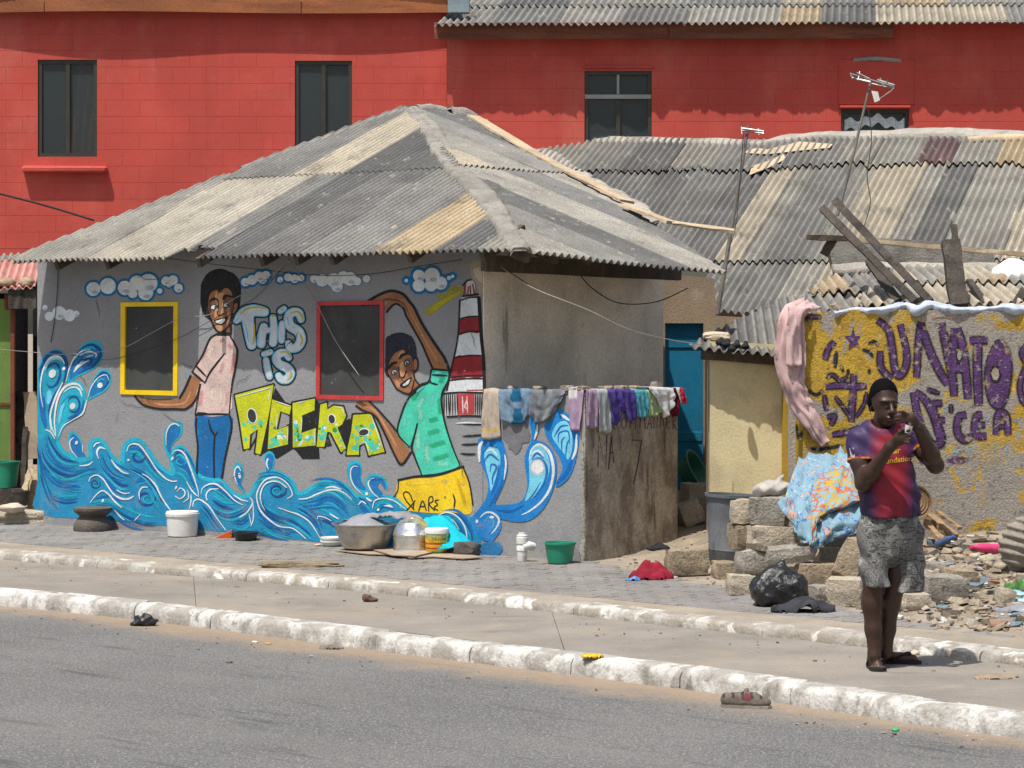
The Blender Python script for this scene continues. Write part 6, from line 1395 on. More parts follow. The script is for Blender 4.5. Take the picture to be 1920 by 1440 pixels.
# ---------------------------------------------------------------- shed between wall and house: pale roofs, cement parapet
sd_ = empty('lean_to_shed', P(1750, 620, 23.5), 'broken pale corrugated shed roof with cement parapet behind the graffiti wall', 'shed')
def small_roof(px4, Ys, cols, row_lift=0.0, pitch=.09, n=5, rag=.05, split=None):
    q = [P(x, y, Y) for (x, y), Y in zip(px4, Ys)]       # bl, br, tr, tl
    U = (q[1] - q[0]).normalized(); N = U.cross(q[3] - q[0]).normalized(); N = N if N.z > 0 else -N
    D = N.cross(U).normalized(); D = D if D.z < 0 else -D
    pl = [((p - q[0]).dot(U), (p - q[0]).dot(D)) for p in q]; L = max(u for u, v in pl); l0 = min(u for u, v in pl); v0 = min(v for u, v in pl); v1 = max(v for u, v in pl)
    rows = [(v0, v1)] if not split else [(v0 + (v1 - v0) * split, v1), (v0, v0 + (v1 - v0) * (split + .06))]
    for r, (a, b) in enumerate(rows):
        for i in range(n):
            sheet(sd_, q[0], U, D, N, pl, l0 + (L - l0) * i / n - .03, l0 + (L - l0) * (i + 1) / n + .03, a, b, vary(cols[(i + r * 2) % len(cols)], .1), row_lift + .02 * r, row_lift + .03 * r + .006 * (i % 2), pitch=pitch, amp=.024, rag=rag)
small_roof([(1470, 585), (1640, 582), (1720, 530), (1560, 520)], [22.6, 22.6, 24.2, 24.3], [G_, LG, CR, TAN_], n=4, split=.5, rag=.1)
small_roof([(1590, 583), (1990, 580), (2010, 520), (1690, 512)], [22.4, 22.4, 24.4, 24.6], [CR, LG, CR, CR, LG], .05, n=6, rag=.06, split=.45)
small_roof([(1500, 572), (1600, 560), (1700, 508), (1600, 512)], [23.4, 23.4, 24.9, 24.9], [TAN_, LG, G_], .0, n=3, rag=.12)
V = []
mb = MB(); mb.prism([P(x, y, 25.2) for x, y in [(1562, 500), (1555, 470), (1572, 447), (1640, 446), (1760, 452), (1862, 470), (1866, 500), (1760, 505), (1650, 505)]], (0, .22, 0)); mb.build('parapet', M_CAP, sd_)
for q_, m_ in (([(1388, 292), (1420, 284), (1440, 286), (1500, 272), (1562, 276), (1556, 284), (1500, 288), (1440, 296)], M_WOOD_L), ([(1406, 334), (1410, 318), (1440, 308), (1470, 296), (1474, 304), (1440, 322)], M_WOOD_L)):
    mb = MB(); mb.prism([pl4(*q) + N4 * (.04 + .006 * (k % 2)) for k, q in enumerate(q_)], N4 * -.006); mb.build('sheet_scrap', m_, gh)
lumpy('cement_apron', [P(x, y, 24.95) for x, y in [(1560, 505), (1640, 500), (1760, 500), (1870, 500)]], [.16, .14, .1, .12], Vector((0, -.6, .8)).normalized(), .02, M_MORTAR, sd_, 23, fr=4)
wall('wall', Vector((0, 22.2, 0)), Vector((1, 0, 0)), UP, Vector((0, -1, 0)), [(bld_px(1480, 22.2), .2), (bld_px(2000, 22.2), .2), (bld_px(2000, 22.2), 2.1), (bld_px(1480, 22.2), 2.1)], [], .1, M_MORTAR, sd_)
def plank(name, pts, w, h, mat, label, cat, group=None, up=UP, jit=.004):
    mb = MB()
    pts = [Vector(p) for p in pts]
    for a, b in zip(pts, pts[1:]): V, Fc = beam(a, b, w, h, up, jit); mb.part(V, Fc)
    o = mb.build(name, mat); return tag(o, label, cat, group)
plank('board', [P(1520, 443, 24.6), P(1700, 458, 24.7), P(1930, 478, 24.8)], .1, .04, M_WOOD_L, 'long pale board laid along the cement parapet', 'board')
plank('board', [P(1516, 445, 24.4), P(1588, 447, 24.5)], .1, .05, M_WOOD_D, 'short dark board end jutting left of the parapet', 'board')
plank('board', [P(1545, 478, 24.5), P(1562, 448, 24.5)], .08, .08, M_WOOD_D, 'stubby dark block of wood under the board end', 'board')
plank('timber', [P(1542, 390, 23.2), P(1716, 566, 22.3)], .064, .055, M_WOOD_G, 'dark weathered timber leaning left, lower of the two long ones', 'timber', up=Vector((0, -1, 0)))
plank('timber', [P(1566, 377, 23.5), P(1745, 566, 22.4)], .064, .055, M_WOOD_G, 'dark weathered timber leaning left, upper of the two long ones', 'timber', up=Vector((0, -1, 0)))
plank('timber', [P(1630, 490, 23.2), P(1684, 566, 22.45)], .07, .05, M_WOOD_G, 'short weathered timber under the two long leaning ones', 'timber', up=Vector((0, -1, 0)))
plank('timber', [P(1782, 454, 22.7), P(1798, 575, 22.4)], .15, .1, M_WOOD_G, 'thick blackened upright timber behind the graffiti wall', 'timber', up=Vector((0, -1, 0)), jit=.007)
plank('timber', [P(1788, 423, 22.9), P(1808, 575, 22.55)], .055, .06, M_WOOD_G, 'thin upright timber standing behind the thick blackened one', 'timber', up=Vector((0, -1, 0)), jit=.006)
plank('timber', [P(1818, 528, 23.2), P(1848, 572, 22.5)], .05, .05, M_WOOD_G, 'small timber leaning right of the blackened upright', 'timber', up=Vector((0, -1, 0)))
plank('timber', [P(1918, 545, 22.7), P(1902, 575, 22.5)], .06, .05, M_WOOD_G, 'timber stub at the right edge above the graffiti wall', 'timber', up=Vector((0, -1, 0)))
brn = mk('brown_boulder', (.30, .22, .145), .2, 6, .2, 40, bump=.6, coarse=.7)
rock('boulder', P(1874, 530, 23.6), (.085, .08, .08), brn, 'round brown boulder on the shed roof beside the white heap', 'stone', seed=5)
rock('boulder', P(1774, 530, 23.6), (.05, .06, .08), brn, 'brown boulder on the shed roof left of the upright timber', 'stone', seed=6)
rock('plastic_heap', P(1900, 520, 24.0), (.2, .2, .16), mk('white_sheeting', (.8, .8, .79), .1, 5, .1, 40, bump=.5), 'heap of white plastic at the right end of the shed roof', 'heap', seed=8)  # bundled white plastic lying on the roof

# ---------------------------------------------------------------- green kiosk at the left edge
kk = empty('green_kiosk', P(20, 960, 27.2), 'green panelled kiosk with pink corrugated roof left of the painted house', 'kiosk')
YK = 27.3; kx = lambda px: bld_px(px, YK); kz = lambda py: bld_z(py, YK)
M_GREENP = mk('faded_green_paint', (.155, .25, .06), .2, 2, .12, 50, bump=.2, layers=[dict(col=(.08, .14, .045), scale=2.2, lo=.5, hi=.72, amt=.8, stretch=(1, 1, .3)), dict(col=(.22, .3, .1), scale=4, lo=.6, hi=.7, amt=.6)])
M_RUSTP = mk('rust_brown_post', (.20, .055, .03), .2, 4, .15, 50, bump=.3)
for (a, b, c, d) in ((-60, 21, 560, 756), (-60, 21, 759, 866)):
    mb = MB(); mb.box(((kx(a) + kx(b)) / 2, YK, (kz(c) + kz(d)) / 2), (kx(b) - kx(a), .04, kz(c) - kz(d)), bev=.005); mb.build('panel', M_GREENP, kk)
mb = MB(); mb.box((kx(25), YK - .02, (kz(555) + kz(875)) / 2), (.045, .06, kz(555) - kz(875)), bev=.005); mb.build('post', M_RUSTP, kk)
mb = MB(); mb.box((kx(5), YK - .025, kz(757.5)), (.25, .02, .022)); mb.build('rail', M_RUSTP, kk)
mb = MB(); mb.box((kx(-10), YK + .6, 1.3), (.3, .9, 2.2)); mb.build('body', M_DARK, kk)
mb = MB(); mb.box((kx(0), YK - .01, (kz(878) + .2) / 2), (.3, .1, kz(878) - .2), jit=.01); mb.build('plinth', M_WOOD_G, kk)
q0 = P(-80, 543, YK - .2); qU = Vector((1, 0, .015)).normalized(); qD = Vector((0.1, -1, -.3)).normalized(); qN = qU.cross(-qD).normalized()
Lk = kx(74) - q0.x
PINK = (.50, .235, .20)
sheet(kk, q0, qU, qD, qN, [(0, -2), (Lk, -2), (Lk, .1), (0, .1)], 0, Lk * .62, -1.1, 0, PINK, 0, 0, amp=.018)
sheet(kk, q0, qU, qD, qN, [(0, -2), (Lk, -2), (Lk, .1), (0, .1)], Lk * .6, Lk, -1.1, 0, vary(PINK), .006, .006, amp=.018)
q1 = P(-80, 492, YK + 1.1)
sheet(kk, q1, qU, qD, qN, [(0, -2), (Lk + .1, -2), (Lk + .1, .1), (0, .1)], 0, Lk + .1, -.3, 0, (.27, .24, .2), 0, 0, amp=.018, rag=.06)
sheet(kk, P(-80, 520, YK + .6), qU, qD, qN, [(0, -2), (Lk + .1, -2), (Lk + .1, .1), (0, .1)], 0, Lk, -.35, 0, (.45, .4, .34), 0, 0, amp=.012, rag=.05)
V, Fc = beam(P(18, 562, YK - .1), P(70, 560, YK - .1), .14, .2, UP, .012); add('beam', V, Fc, M_WOOD_G, kk)
V, Fc = beam(P(10, 566, YK + .02), P(24, 566, YK + .02), .1, .16, UP, .008); add('beam', V, Fc, M_RUSTP, kk)
add('gap_dark', [(kx(22), YK + 1.2, 0), (kx(78), YK + 1.2, 0), (kx(78), YK + 1.2, 2.6), (kx(22), YK + 1.2, 2.6)], [(0, 1, 2, 3)], M_DARK, kk)
rock('stone', P(50, 530, YK - .1), (.085, .08, .06), brn, 'grey brown stone on the pink kiosk roof nearest the painted house', 'stone', seed=12)
rock('stone', P(12, 530, YK - .1), (.1, .08, .05), brn, 'flat brown stone on the pink kiosk roof at the left edge', 'stone', seed=13)
# ---------------------------------------------------------------- small materials
def plastic(name, c, rough=.42, var=.08, **kw): return mk(name, c, var, 5, .06, 60, rough=rough, bump=.06, spec=.45, **kw)
M_WPL = plastic('white_plastic', (.66, .66, .62), layers=[dict(col=(.42, .4, .36), scale=12, lo=.62, hi=.72, amt=.5)])
M_GPL = plastic('green_plastic', (.012, .22, .13)); M_GPL2 = plastic('dark_green_plastic', (.006, .12, .075))
M_BPL = plastic('black_plastic', (.018, .018, .019), .35)
M_GREYPL = mk('dusty_grey_plastic', (.11, .12, .13), .2, 3, .14, 50, rough=.6, bump=.12, layers=[dict(col=(.14, .14, .135), scale=5, lo=.56, hi=.72, amt=.6), dict(col=(.03, .032, .036), scale=9, lo=.6, hi=.7, amt=.6, stretch=(1, 1, .2)), dict(col=(.2, .19, .175), scale=30, lo=.67, hi=.72, amt=.6)])
M_ORP = plastic('orange_plastic', (.75, .13, .02))
M_ALUM = mk('dull_aluminium', (.50, .49, .46), .2, 4, .1, 50, rough=.38, bump=.15, metal=.85, spec=.5, layers=[dict(col=(.28, .25, .21), scale=5, lo=.5, hi=.7, amt=.7)])
M_ALUM2 = mk('polished_aluminium', (.72, .72, .71), .1, 4, .05, 50, rough=.26, bump=.08, metal=.9)
def cloth(name, c, var=.14, sc=9, fine=.12, bump=.4, **kw): return mk(name, c, var, sc, fine, 110, rough=.92, bump=bump, bscale=160, bdist=.004, spec=.15, **kw)
M_STOOL = mk('old_carved_wood', (.10, .085, .072), .25, 5, .25, 50, bump=.7, coarse=.6, layers=[dict(col=(.17, .145, .12), scale=9, lo=.55, hi=.7, amt=.6)])
M_CARD = mk('cardboard', (.30, .235, .17), .2, 4, .12, 60, bump=.3)
M_BLOCK = mk('cement_block', (.40, .345, .265), .2, 3, .2, 45, bump=1.0, coarse=.8, cscale=12, bdist=.016, layers=[dict(col=(.26, .225, .18), scale=4, lo=.48, hi=.66, amt=.7), dict(col=(.13, .115, .1), scale=26, lo=.62, hi=.69, amt=.75), dict(col=(.52, .46, .37), scale=12, lo=.6, hi=.7, amt=.6)])

M_BLOCK2 = mk('grey_block', (.30, .275, .235), .25, 4, .22, 45, bump=1.0, coarse=.9, cscale=10, bdist=.02, layers=[dict(col=(.18, .16, .135), scale=5, lo=.46, hi=.62, amt=.7), dict(col=(.42, .38, .32), scale=14, lo=.58, hi=.68, amt=.6), dict(col=(.1, .09, .08), scale=22, lo=.6, hi=.67, amt=.8)])
M_BLOCK3 = mk('brown_block', (.33, .265, .185), .25, 4, .22, 45, bump=1.0, coarse=.9, cscale=10, bdist=.02, layers=[dict(col=(.2, .155, .11), scale=5, lo=.46, hi=.62, amt=.7), dict(col=(.43, .37, .28), scale=14, lo=.58, hi=.68, amt=.6), dict(col=(.1, .085, .07), scale=22, lo=.6, hi=.67, amt=.8)])
# ---------------------------------------------------------------- washing laid over the yard wall
FRONTP, SIDEP = (WR - NF * .003, NF), (YS, E)
def GW(px, py, r, y0=23):
    """ground point kept clear of the mural wall by r"""
    p = GP(px, py, y0)
    for _ in range(80):
        if (p - WR).dot(NF) >= r + .015: break
        py += .5; p = GP(px, py, y0)
    return p
def garment(name, top, bot, colf, mat, label, cat='clothing', group='washing laid over the yard wall', nu=26, nv=16, fold=.012, seed=0, off=.012, over=.10, nfold=4.0, corner=None):
    def ip(pts, t): xs = np.linspace(0, 1, len(pts)); return np.interp(t, xs, [p[0] for p in pts]), np.interp(t, xs, [p[1] for p in pts])
    V = []; C = []
    for j in range(-4, nv + 1):
        for i in range(nu + 1):
            u = i / nu; tx, ty = ip(top, u); bx, by = ip(bot, u); v = max(0, j) / nv
            by += 1.5 * fbm(u * 9 + seed, seed, 0)
            x, y = tx + (bx - tx) * v, ty + (by - ty) * v
            front_side = (x < corner) if corner else (top[0][0] < 1095)
            pl, n = FRONTP if front_side else SIDEP
            k = min(1, max(0, j) / 3)
            d = off + fold * (.6 + .8 * v) * (.55 + .6 * math.sin(u * nfold * 6.28 + seed + 1.2 * math.sin(v * 3 + seed)) + .7 * fbm(u * 5 + seed, v * 3, seed)) * k + .004 * fbm(u * 12, v * 8 + seed, 1)
            p = on_plane(x, y, pl, n) + n * max(.004, d)
            if j <= 0:      # lies over the top of the wall
                p = p + UP * (.014 + .004 * fbm(u * 9, j, seed)) - n * (over * (-j / 4)) * 1.2 - n * (.0 if j == 0 else 0)
            V.append(p); C.append(colf(u, v if j > 0 else 0.0))
    m = nu + 1
    Fc = [(j * m + i, (j + 1) * m + i, (j + 1) * m + i + 1, j * m + i + 1) for j in range(nv + 4) for i in range(nu)]
    nn = FRONTP[1] if top[0][0] < 1095 else SIDEP[1]
    f = Fc[-1]; a, b, c = V[f[0]], V[f[1]], V[f[2]]
    if (b - a).cross(c - a).dot(nn) < 0: Fc = [q[::-1] for q in Fc]
    o = add(name, V, Fc, mat, None, True, C)
    md = o.modifiers.new('thickness', 'SOLIDIFY'); md.thickness = .003; md.offset = 1
    return tag(o, label, cat, group)
M_GARM = mk('washed_cloth', src='vcol', var=.14, vscale=12, fine=.14, fscale=110, rough=.93, bump=.45, bscale=150, bdist=.004, spec=.12)
flat = lambda c: (lambda u, v: c)
garment('lace_cloth', [(909, 733), (922, 731), (938, 736)], [(906, 823), (920, 825), (942, 820)], lambda u, v: (.40, .335, .27) if not .80 < v < .84 else (.5, .36, .1), M_GARM, 'long beige lace cloth hanging at the left end of the yard wall', seed=1, nfold=2)
def den(u, v):
    if abs(u - .5) < .13 + .03 * math.sin(v * 8) and (v < .35 or v > .55): return (.012, .085, .17)
    return (.15, .225, .30) if u < .5 else (.135, .205, .285)
garment('denim_shorts', [(937, 734), (960, 733), (980, 732), (999, 734)], [(943, 786), (958, 794), (978, 795), (988, 790), (994, 776)], den, M_GARM, 'light blue denim shorts with dark blue open fly', seed=2, nfold=2.5, fold=.018)
garment('denim_shorts', [(998, 735), (1022, 734), (1045, 733), (1062, 736)], [(997, 782), (1006, 792), (1014, 794), (1032, 786), (1046, 768), (1058, 752)], lambda u, v: (.145, .16, .18) if abs(u - .5) > .04 else (.2, .205, .2), M_GARM, 'grey faded denim shorts with a curved hem', seed=3, nfold=3, fold=.02)
garment('mauve_trousers', [(1068, 731), (1082, 729), (1096, 735)], [(1071, 806), (1082, 808), (1091, 807)], lambda u, v: (.55, .53, .52) if v < .2 and u < .6 else (.33, .235, .335), M_GARM, 'mauve trouser leg with white waistband at the wall corner', seed=4, nfold=1.5)
garment('mauve_trousers', [(1097, 734), (1106, 734), (1117, 736)], [(1096, 800), (1106, 803), (1117, 802)], flat((.335, .24, .34)), M_GARM, 'second mauve trouser leg just round the wall corner', seed=5, nfold=1.5)
garment('grey_trousers', [(1117, 734), (1128, 733), (1141, 735)], [(1119, 811), (1126, 808), (1132, 812), (1142, 811)], flat((.36, .40, .40)), M_GARM, 'narrow pale grey trousers hanging longest on the return wall', seed=6, nfold=2)
garment('purple_shorts', [(1136, 734), (1160, 733), (1187, 735)], [(1141, 795), (1154, 799), (1160, 772), (1166, 770), (1176, 794), (1188, 786)], flat((.072, .05, .23)), M_GARM, 'deep purple shorts with ragged hem on the return wall', seed=7, nfold=4, fold=.02)
garment('turquoise_shirt', [(1185, 735), (1199, 734), (1212, 735)], [(1189, 780), (1200, 784), (1212, 780)], flat((.085, .34, .42)), M_GARM, 'small turquoise cloth between the purple and green ones', seed=8, nfold=3)
garment('green_shirt', [(1209, 735), (1220, 734), (1232, 735)], [(1212, 779), (1224, 781), (1236, 772)], flat((.33, .43, .24)), M_GARM, 'small pale green cloth beside the turquoise one', seed=9, nfold=3)
garment('white_shirt', [(1212, 729), (1232, 729), (1258, 731)], [(1232, 760), (1240, 784), (1250, 774), (1259, 752)], flat((.58, .60, .63)), M_GARM, 'white shirt bunched over the far end of the return wall', seed=10, nfold=3, fold=.018, off=.024)
garment('maroon_shirt', [(1258, 731), (1266, 731), (1274, 733)], [(1250, 778), (1262, 781), (1270, 776)], flat((.125, .012, .026)), M_GARM, 'maroon cloth near the far end of the return wall', seed=11, nfold=2)
garment('red_shirt', [(1262, 730), (1270, 730), (1277, 732)], [(1268, 752), (1274, 758), (1281, 756)], lambda u, v: (.6, .6, .6) if u < .4 else (.5, .025, .07), M_GARM, 'red and white cloth at the far tip of the return wall', seed=12, nfold=2, off=.03)
def wtop(px, front_):
    pl, n = FRONTP if front_ else SIDEP
    p = on_plane(px, 737, pl, n) - n * .065; return Vector((p.x, p.y, ytop))
M_TB = mk('old_brick', (.30, .25, .19), .25, 6, .25, 50, bump=.9, coarse=.7, layers=[dict(col=(.17, .145, .12), scale=9, lo=.5, hi=.66, amt=.7)])
for i, (x, w, h, fr, lb) in enumerate(((952, .062, .05, True, 'round stone on the yard wall above the blue denim shorts'), (1003, .09, .05, True, 'dark brick on the yard wall between the two denim shorts'), (1055, .1, .055, True, 'pale brick on the yard wall right of the grey denim shorts'), (1103, .11, .055, False, 'brick weighting the mauve trousers at the wall corner'),
                                       (1148, .11, .05, False, 'brick weighting the left half of the purple shorts'), (1177, .11, .05, False, 'brick weighting the right half of the purple shorts'), (1201, .09, .045, False, 'brick weighting the turquoise cloth'), (1236, .1, .075, False, 'tallest lump of brick, on the white shirt'))):
    c = wtop(x, fr); rock('brick', c + UP * (h * .5 + .012), (w * .5, .055, h * .5), M_TB, lb, 'brick', 'bricks weighting the washing', seed=i * 3.3, boxy=.75 if i else .1, rz=math.atan2((E if fr else BK).y, (E if fr else BK).x))
rock('door_knob', wtop(970, True) + NF * .06 + UP * .015, (.016, .016, .018), M_WPL, 'small white ball on the yard wall between washing', 'ball', seed=2)

# ---------------------------------------------------------------- along the foot of the mural
def vessel(name, c, prof, mat, label, cat, group=None, n=40, tilt=None, wob=.0, parent=None):
    mb = MB(); mb.lathe(c, prof, n, M=tilt, wob=wob); o = mb.build(name, mat, parent); smooth_by_angle(o, 38)
    return tag(o, label, cat, group) if label else o
def shell(rb, rt, h, t=.006, rim=.012, rimh=.012, floor=.012, lip=True):
    """open vessel: outside up, over the rim, inside down"""
    return [(rb * .92, 0), (rb, .006)] + [(rb + (rt - rb) * s, h * s) for s in (.25, .5, .75)] + [(rt, h - rimh), (rt + rim, h - rimh), (rt + rim, h), (rt - t, h), (rb + (rt - rb) * .5 - t, h * .5), (rb - t, floor)]
g = GW(174, 990, .2); vessel('wooden_stool', g - UP * .005, [(.185, 0), (.19, .02), (.188, .06), (.165, .10), (.135, .13), (.128, .142), (.15, .16), (.183, .185), (.188, .20), (.186, .222), (.17, .226), (.12, .219)], M_STOOL, 'squat carved wooden stool with flared top at the left of the mural', 'stool', wob=.012)
rock('kerb_block', GW(40, 974, .0) + UP * .05, (.44, .15, .085), M_BLOCK, 'long weathered cement edging block at the left corner of the house', 'block', seed=4, boxy=.7, rz=-.15, res=3)
rock('kerb_block', GP(118, 976) + UP * .05, (.15, .13, .085), M_BLOCK, 'short weathered cement edging block behind the wooden stool', 'block', seed=7, boxy=.6, rz=-.3)
g = GW(342, 1005, .16); vessel('white_bucket', g, [(.128, 0), (.135, .006), (.143, .10), (.149, .185), (.157, .187), (.159, .213), (.153, .216), (.153, .225), (.148, .232), (.14, .228), (.05, .228), (.0001, .228)], M_WPL, 'white plastic bucket with lid standing before the painted waves', 'bucket')
mb = MB(); g = GW(422, 1003, .12); mb.prism([g + Vector(v) for v in ((-.1, 0, .0), (.055, .02, .0), (.06, .02, .075), (.03, .01, .06))], (0, .12, 0)); tag(mb.build('dustpan', M_ORP), 'small orange plastic dustpan beside the black basin', 'dustpan')
g = GW(461, 1005, .13); o = vessel('black_basin', g, shell(.095, .112, .075), M_BPL, 'small black plastic basin at the foot of the mural', 'basin')
mb = MB(); [mb.box(g + Vector((s * .128, 0, .066)), (.03, .06, .012), bev=.004) for s in (-1, 1)]
for s in (-1, 1): m2 = MB(); m2.box(g + Vector((s * .13, 0, .064)), (.024, .06, .012), bev=.004); m2.build('handle', M_BPL, o)
g = GW(622, 1014, .11)
for k in range(2): vessel('white_bowl', g + UP * (.03 * k), shell(.075, .098 - .004 * k, .05, rim=.006), M_WPL, ('lower' if k == 0 else 'upper') + ' of two white bowls stacked behind the aluminium basin', 'bowl', 'stacked white bowls')
# cardboard under the pots
cb = [(628, 1028), (660, 1024), (735, 1022), (810, 1024), (850, 1030), (905, 1041), (870, 1044), (815, 1040), (770, 1042), (735, 1036), (690, 1035)]
q = [GP(c[0], c[1] + 7) + UP * .006 for c in cb]; mb = MB(); mb.prism([p + UP * (.004 * fbm(i * 1.7, 0, 0) + .012) for i, p in enumerate(q)], (0, 0, -.008)); tag(mb.build('cardboard_sheet', M_CARD), 'flattened brown cardboard lying under the pots', 'cardboard')
cb = [(700, 1030), (760, 1027), (815, 1034), (780, 1042), (735, 1040)]
q = [GP(c[0], c[1] + 7) + UP * .02 for c in cb]; mb = MB(); mb.prism([p + UP * (.008 * fbm(i * 1.7, 3, 0) + .012) for i, p in enumerate(q)], (0, 0, -.008)); tag(mb.build('cardboard_sheet', M_CARD), 'smaller curled cardboard piece on top of the larger one', 'cardboard')
g = GW(684, 1025, .3) + UP * .024; BASIN = g
vessel('aluminium_basin', g, [(.17, 0), (.19, .006), (.205, .04), (.232, .10), (.255, .16), (.268, .2), (.29, .208), (.292, .218), (.268, .216), (.25, .16), (.2, .03)], M_ALUM, 'large dented aluminium basin heaped with wet laundry', 'basin', wob=.006, n=48)
def heap(name, c, r, h, mat, label, cat, seed, amp=.3, n=40, cols=None, fr=6, group=None):
    V = []; C = []
    for j in range(15):
        for i in range(n):
            t = j / 14; a = 6.283 * i / n; rr = r * t * (1 + .12 * fbm(math.cos(a) * 2 + seed, math.sin(a) * 2, seed))
            z = h * (1 - t ** 2.2) * (1 + amp * fbm(rr * math.cos(a) * fr + seed, rr * math.sin(a) * fr, seed * 2)) + .012 * fbm(rr * math.cos(a) * 30 + seed, rr * math.sin(a) * 30, 0) * (1 - t)
            V.append(Vector(c) + Vector((rr * math.cos(a), rr * math.sin(a), z - (.05 if j == 14 else 0)))); C.append((cols(rr * math.cos(a), rr * math.sin(a)) if cols else (1, 1, 1)))
    Fc = [(j * n + i, (j + 1) * n + i, (j + 1) * n + (i + 1) % n, j * n + (i + 1) % n) for j in range(14) for i in range(n)]
    return tag(add(name, V, Fc, mat, None, True, C), label, cat, group)
heap('wet_laundry', BASIN + UP * .185, .245, .075, M_GARM, 'grey and turquoise wet laundry heaped in the aluminium basin', 'laundry', 5, .5, cols=lambda x, y: (.02, .42, .5) if fbm(x * 6 + 4, y * 6, 2) > .16 and x > -.06 else (.25, .255, .28))
g = GW(774, 1029, .2) + UP * .022
vessel('aluminium_pot', g, [(.168, 0), (.172, .008), (.168, .018), (.17, .03), (.169, .125), (.174, .13), (.174, .142), (.168, .148), (.160, .185), (.14, .225), (.105, .258), (.06, .275), (.03, .28), (.028, .287), (.0001, .288)], M_ALUM2, 'upturned shiny aluminium cooking pot beside the basin', 'pot', n=48)
for s in (1, -1):
    h_ = MB(); h_.tube([g + Vector((s * .15, -.09, .09)), g + Vector((s * .19, -.1, .1)), g + Vector((s * .195, -.06, .1)), g + Vector((s * .16, -.05, .09))], .008, 6)
    h_.build('handle', M_ALUM2, bpy.data.objects['aluminium_pot']) if False else None
# paint tin with printed bands
def bands(name, lst, base):
    b = NB(name); tc = b.node('ShaderNodeTexCoord'); sp = b.node('ShaderNodeSeparateXYZ'); b.set(sp.inputs[0], tc.outputs['Object']); z = sp.outputs[2]
    c = b.mix(0, base, base)
    for z0, z1, col in lst:
        m = b.math('MULTIPLY', b.math('GREATER_THAN', z, z0), b.math('LESS_THAN', z, z1)); c = b.mix(m, c, col)
    n = b.rng(b.noise(b.pos(), 30, 5, .7), .3, .7, .85, 1.1); c = b.mix(1.0, c, b.grey(n), 'MULTIPLY')
    b.set(b.bsdf.inputs['Base Color'], c); b.bsdf.inputs['Roughness'].default_value = .4
    return b.m
g = GW(819, 1030, .2) + UP * .022; TIN = g
tin = vessel('paint_bucket', g, [(.093, 0), (.097, .005), (.100, .16), (.104, .163), (.104, .198), (.100, .205), (.085, .203), (.0001, .203)], bands('printed_tin', [(0, .014, (.06, .3, .04)), (.03, .046, (.55, .06, .02)), (.07, .088, (.6, .06, .02)), (.132, .16, (.35, .42, .15)), (.16, .3, (.66, .66, .62))], (.72, .50, .02)), 'yellow paint bucket with red stripes and white lid by the pot', 'bucket')
def text_mesh(s, size, fn, mat, parent, name, shear=0, col=None):
    cu = bpy.data.curves.new('txt', 'FONT'); cu.body = s; cu.size = size; cu.align_x = 'CENTER'; cu.shear = shear; cu.resolution_u = 2; cu.offset = size * .012
    ob = bpy.data.objects.new('txt', cu); COL.objects.link(ob)
    dg = bpy.context.evaluated_depsgraph_get(); me = ob.evaluated_get(dg).to_mesh()
    V = [v.co.copy() for v in me.vertices]; Fc = [tuple(p.vertices) for p in me.polygons]
    ob.evaluated_get(dg).to_mesh_clear(); bpy.data.objects.remove(ob); bpy.data.curves.remove(cu)
    bm = bmesh.new(); vs = [bm.verts.new(v) for v in V]
    for f in Fc:
        try: bm.faces.new([vs[i] for i in f])
        except ValueError: pass
    bmesh.ops.triangulate(bm, faces=bm.faces[:]); bmesh.ops.subdivide_edges(bm, edges=[e for e in bm.edges if e.calc_length() > size * .25], cuts=1, use_grid_fill=False)
    bmesh.ops.triangulate(bm, faces=bm.faces[:])
    bm.verts.index_update(); V = [fn(v.co.x, v.co.y) for v in bm.verts]; Fc = [[v.index for v in f.verts] for f in bm.faces]; bm.free()
    return add(name, V, Fc, mat, parent)
def on_cyl(c, r, z, a0): return lambda x, y: Vector((c.x + (r + .0012) * math.cos(a0 + x / r), c.y + (r + .0012) * math.sin(a0 + x / r), c.z + z + y))
M_INK = mk('dark_ink', (.02, .015, .03), 0, 5, 0, bump=0)
text_mesh('DE-LUXE', .034, on_cyl(TIN, .0995, .108, -math.pi / 2 + .25), M_INK, tin, 'lettering')
hb = MB(); hb.tube([TIN + Vector((.104 * math.cos(a) * 1.02, -.104 * abs(math.sin(a)) * 1.05 - .002, .178 - .1 * math.sin(a) * (.6 if True else 1))) for a in np.linspace(0, math.pi, 12)], .0022, 5); hb.build('handle', M_ALU, tin)
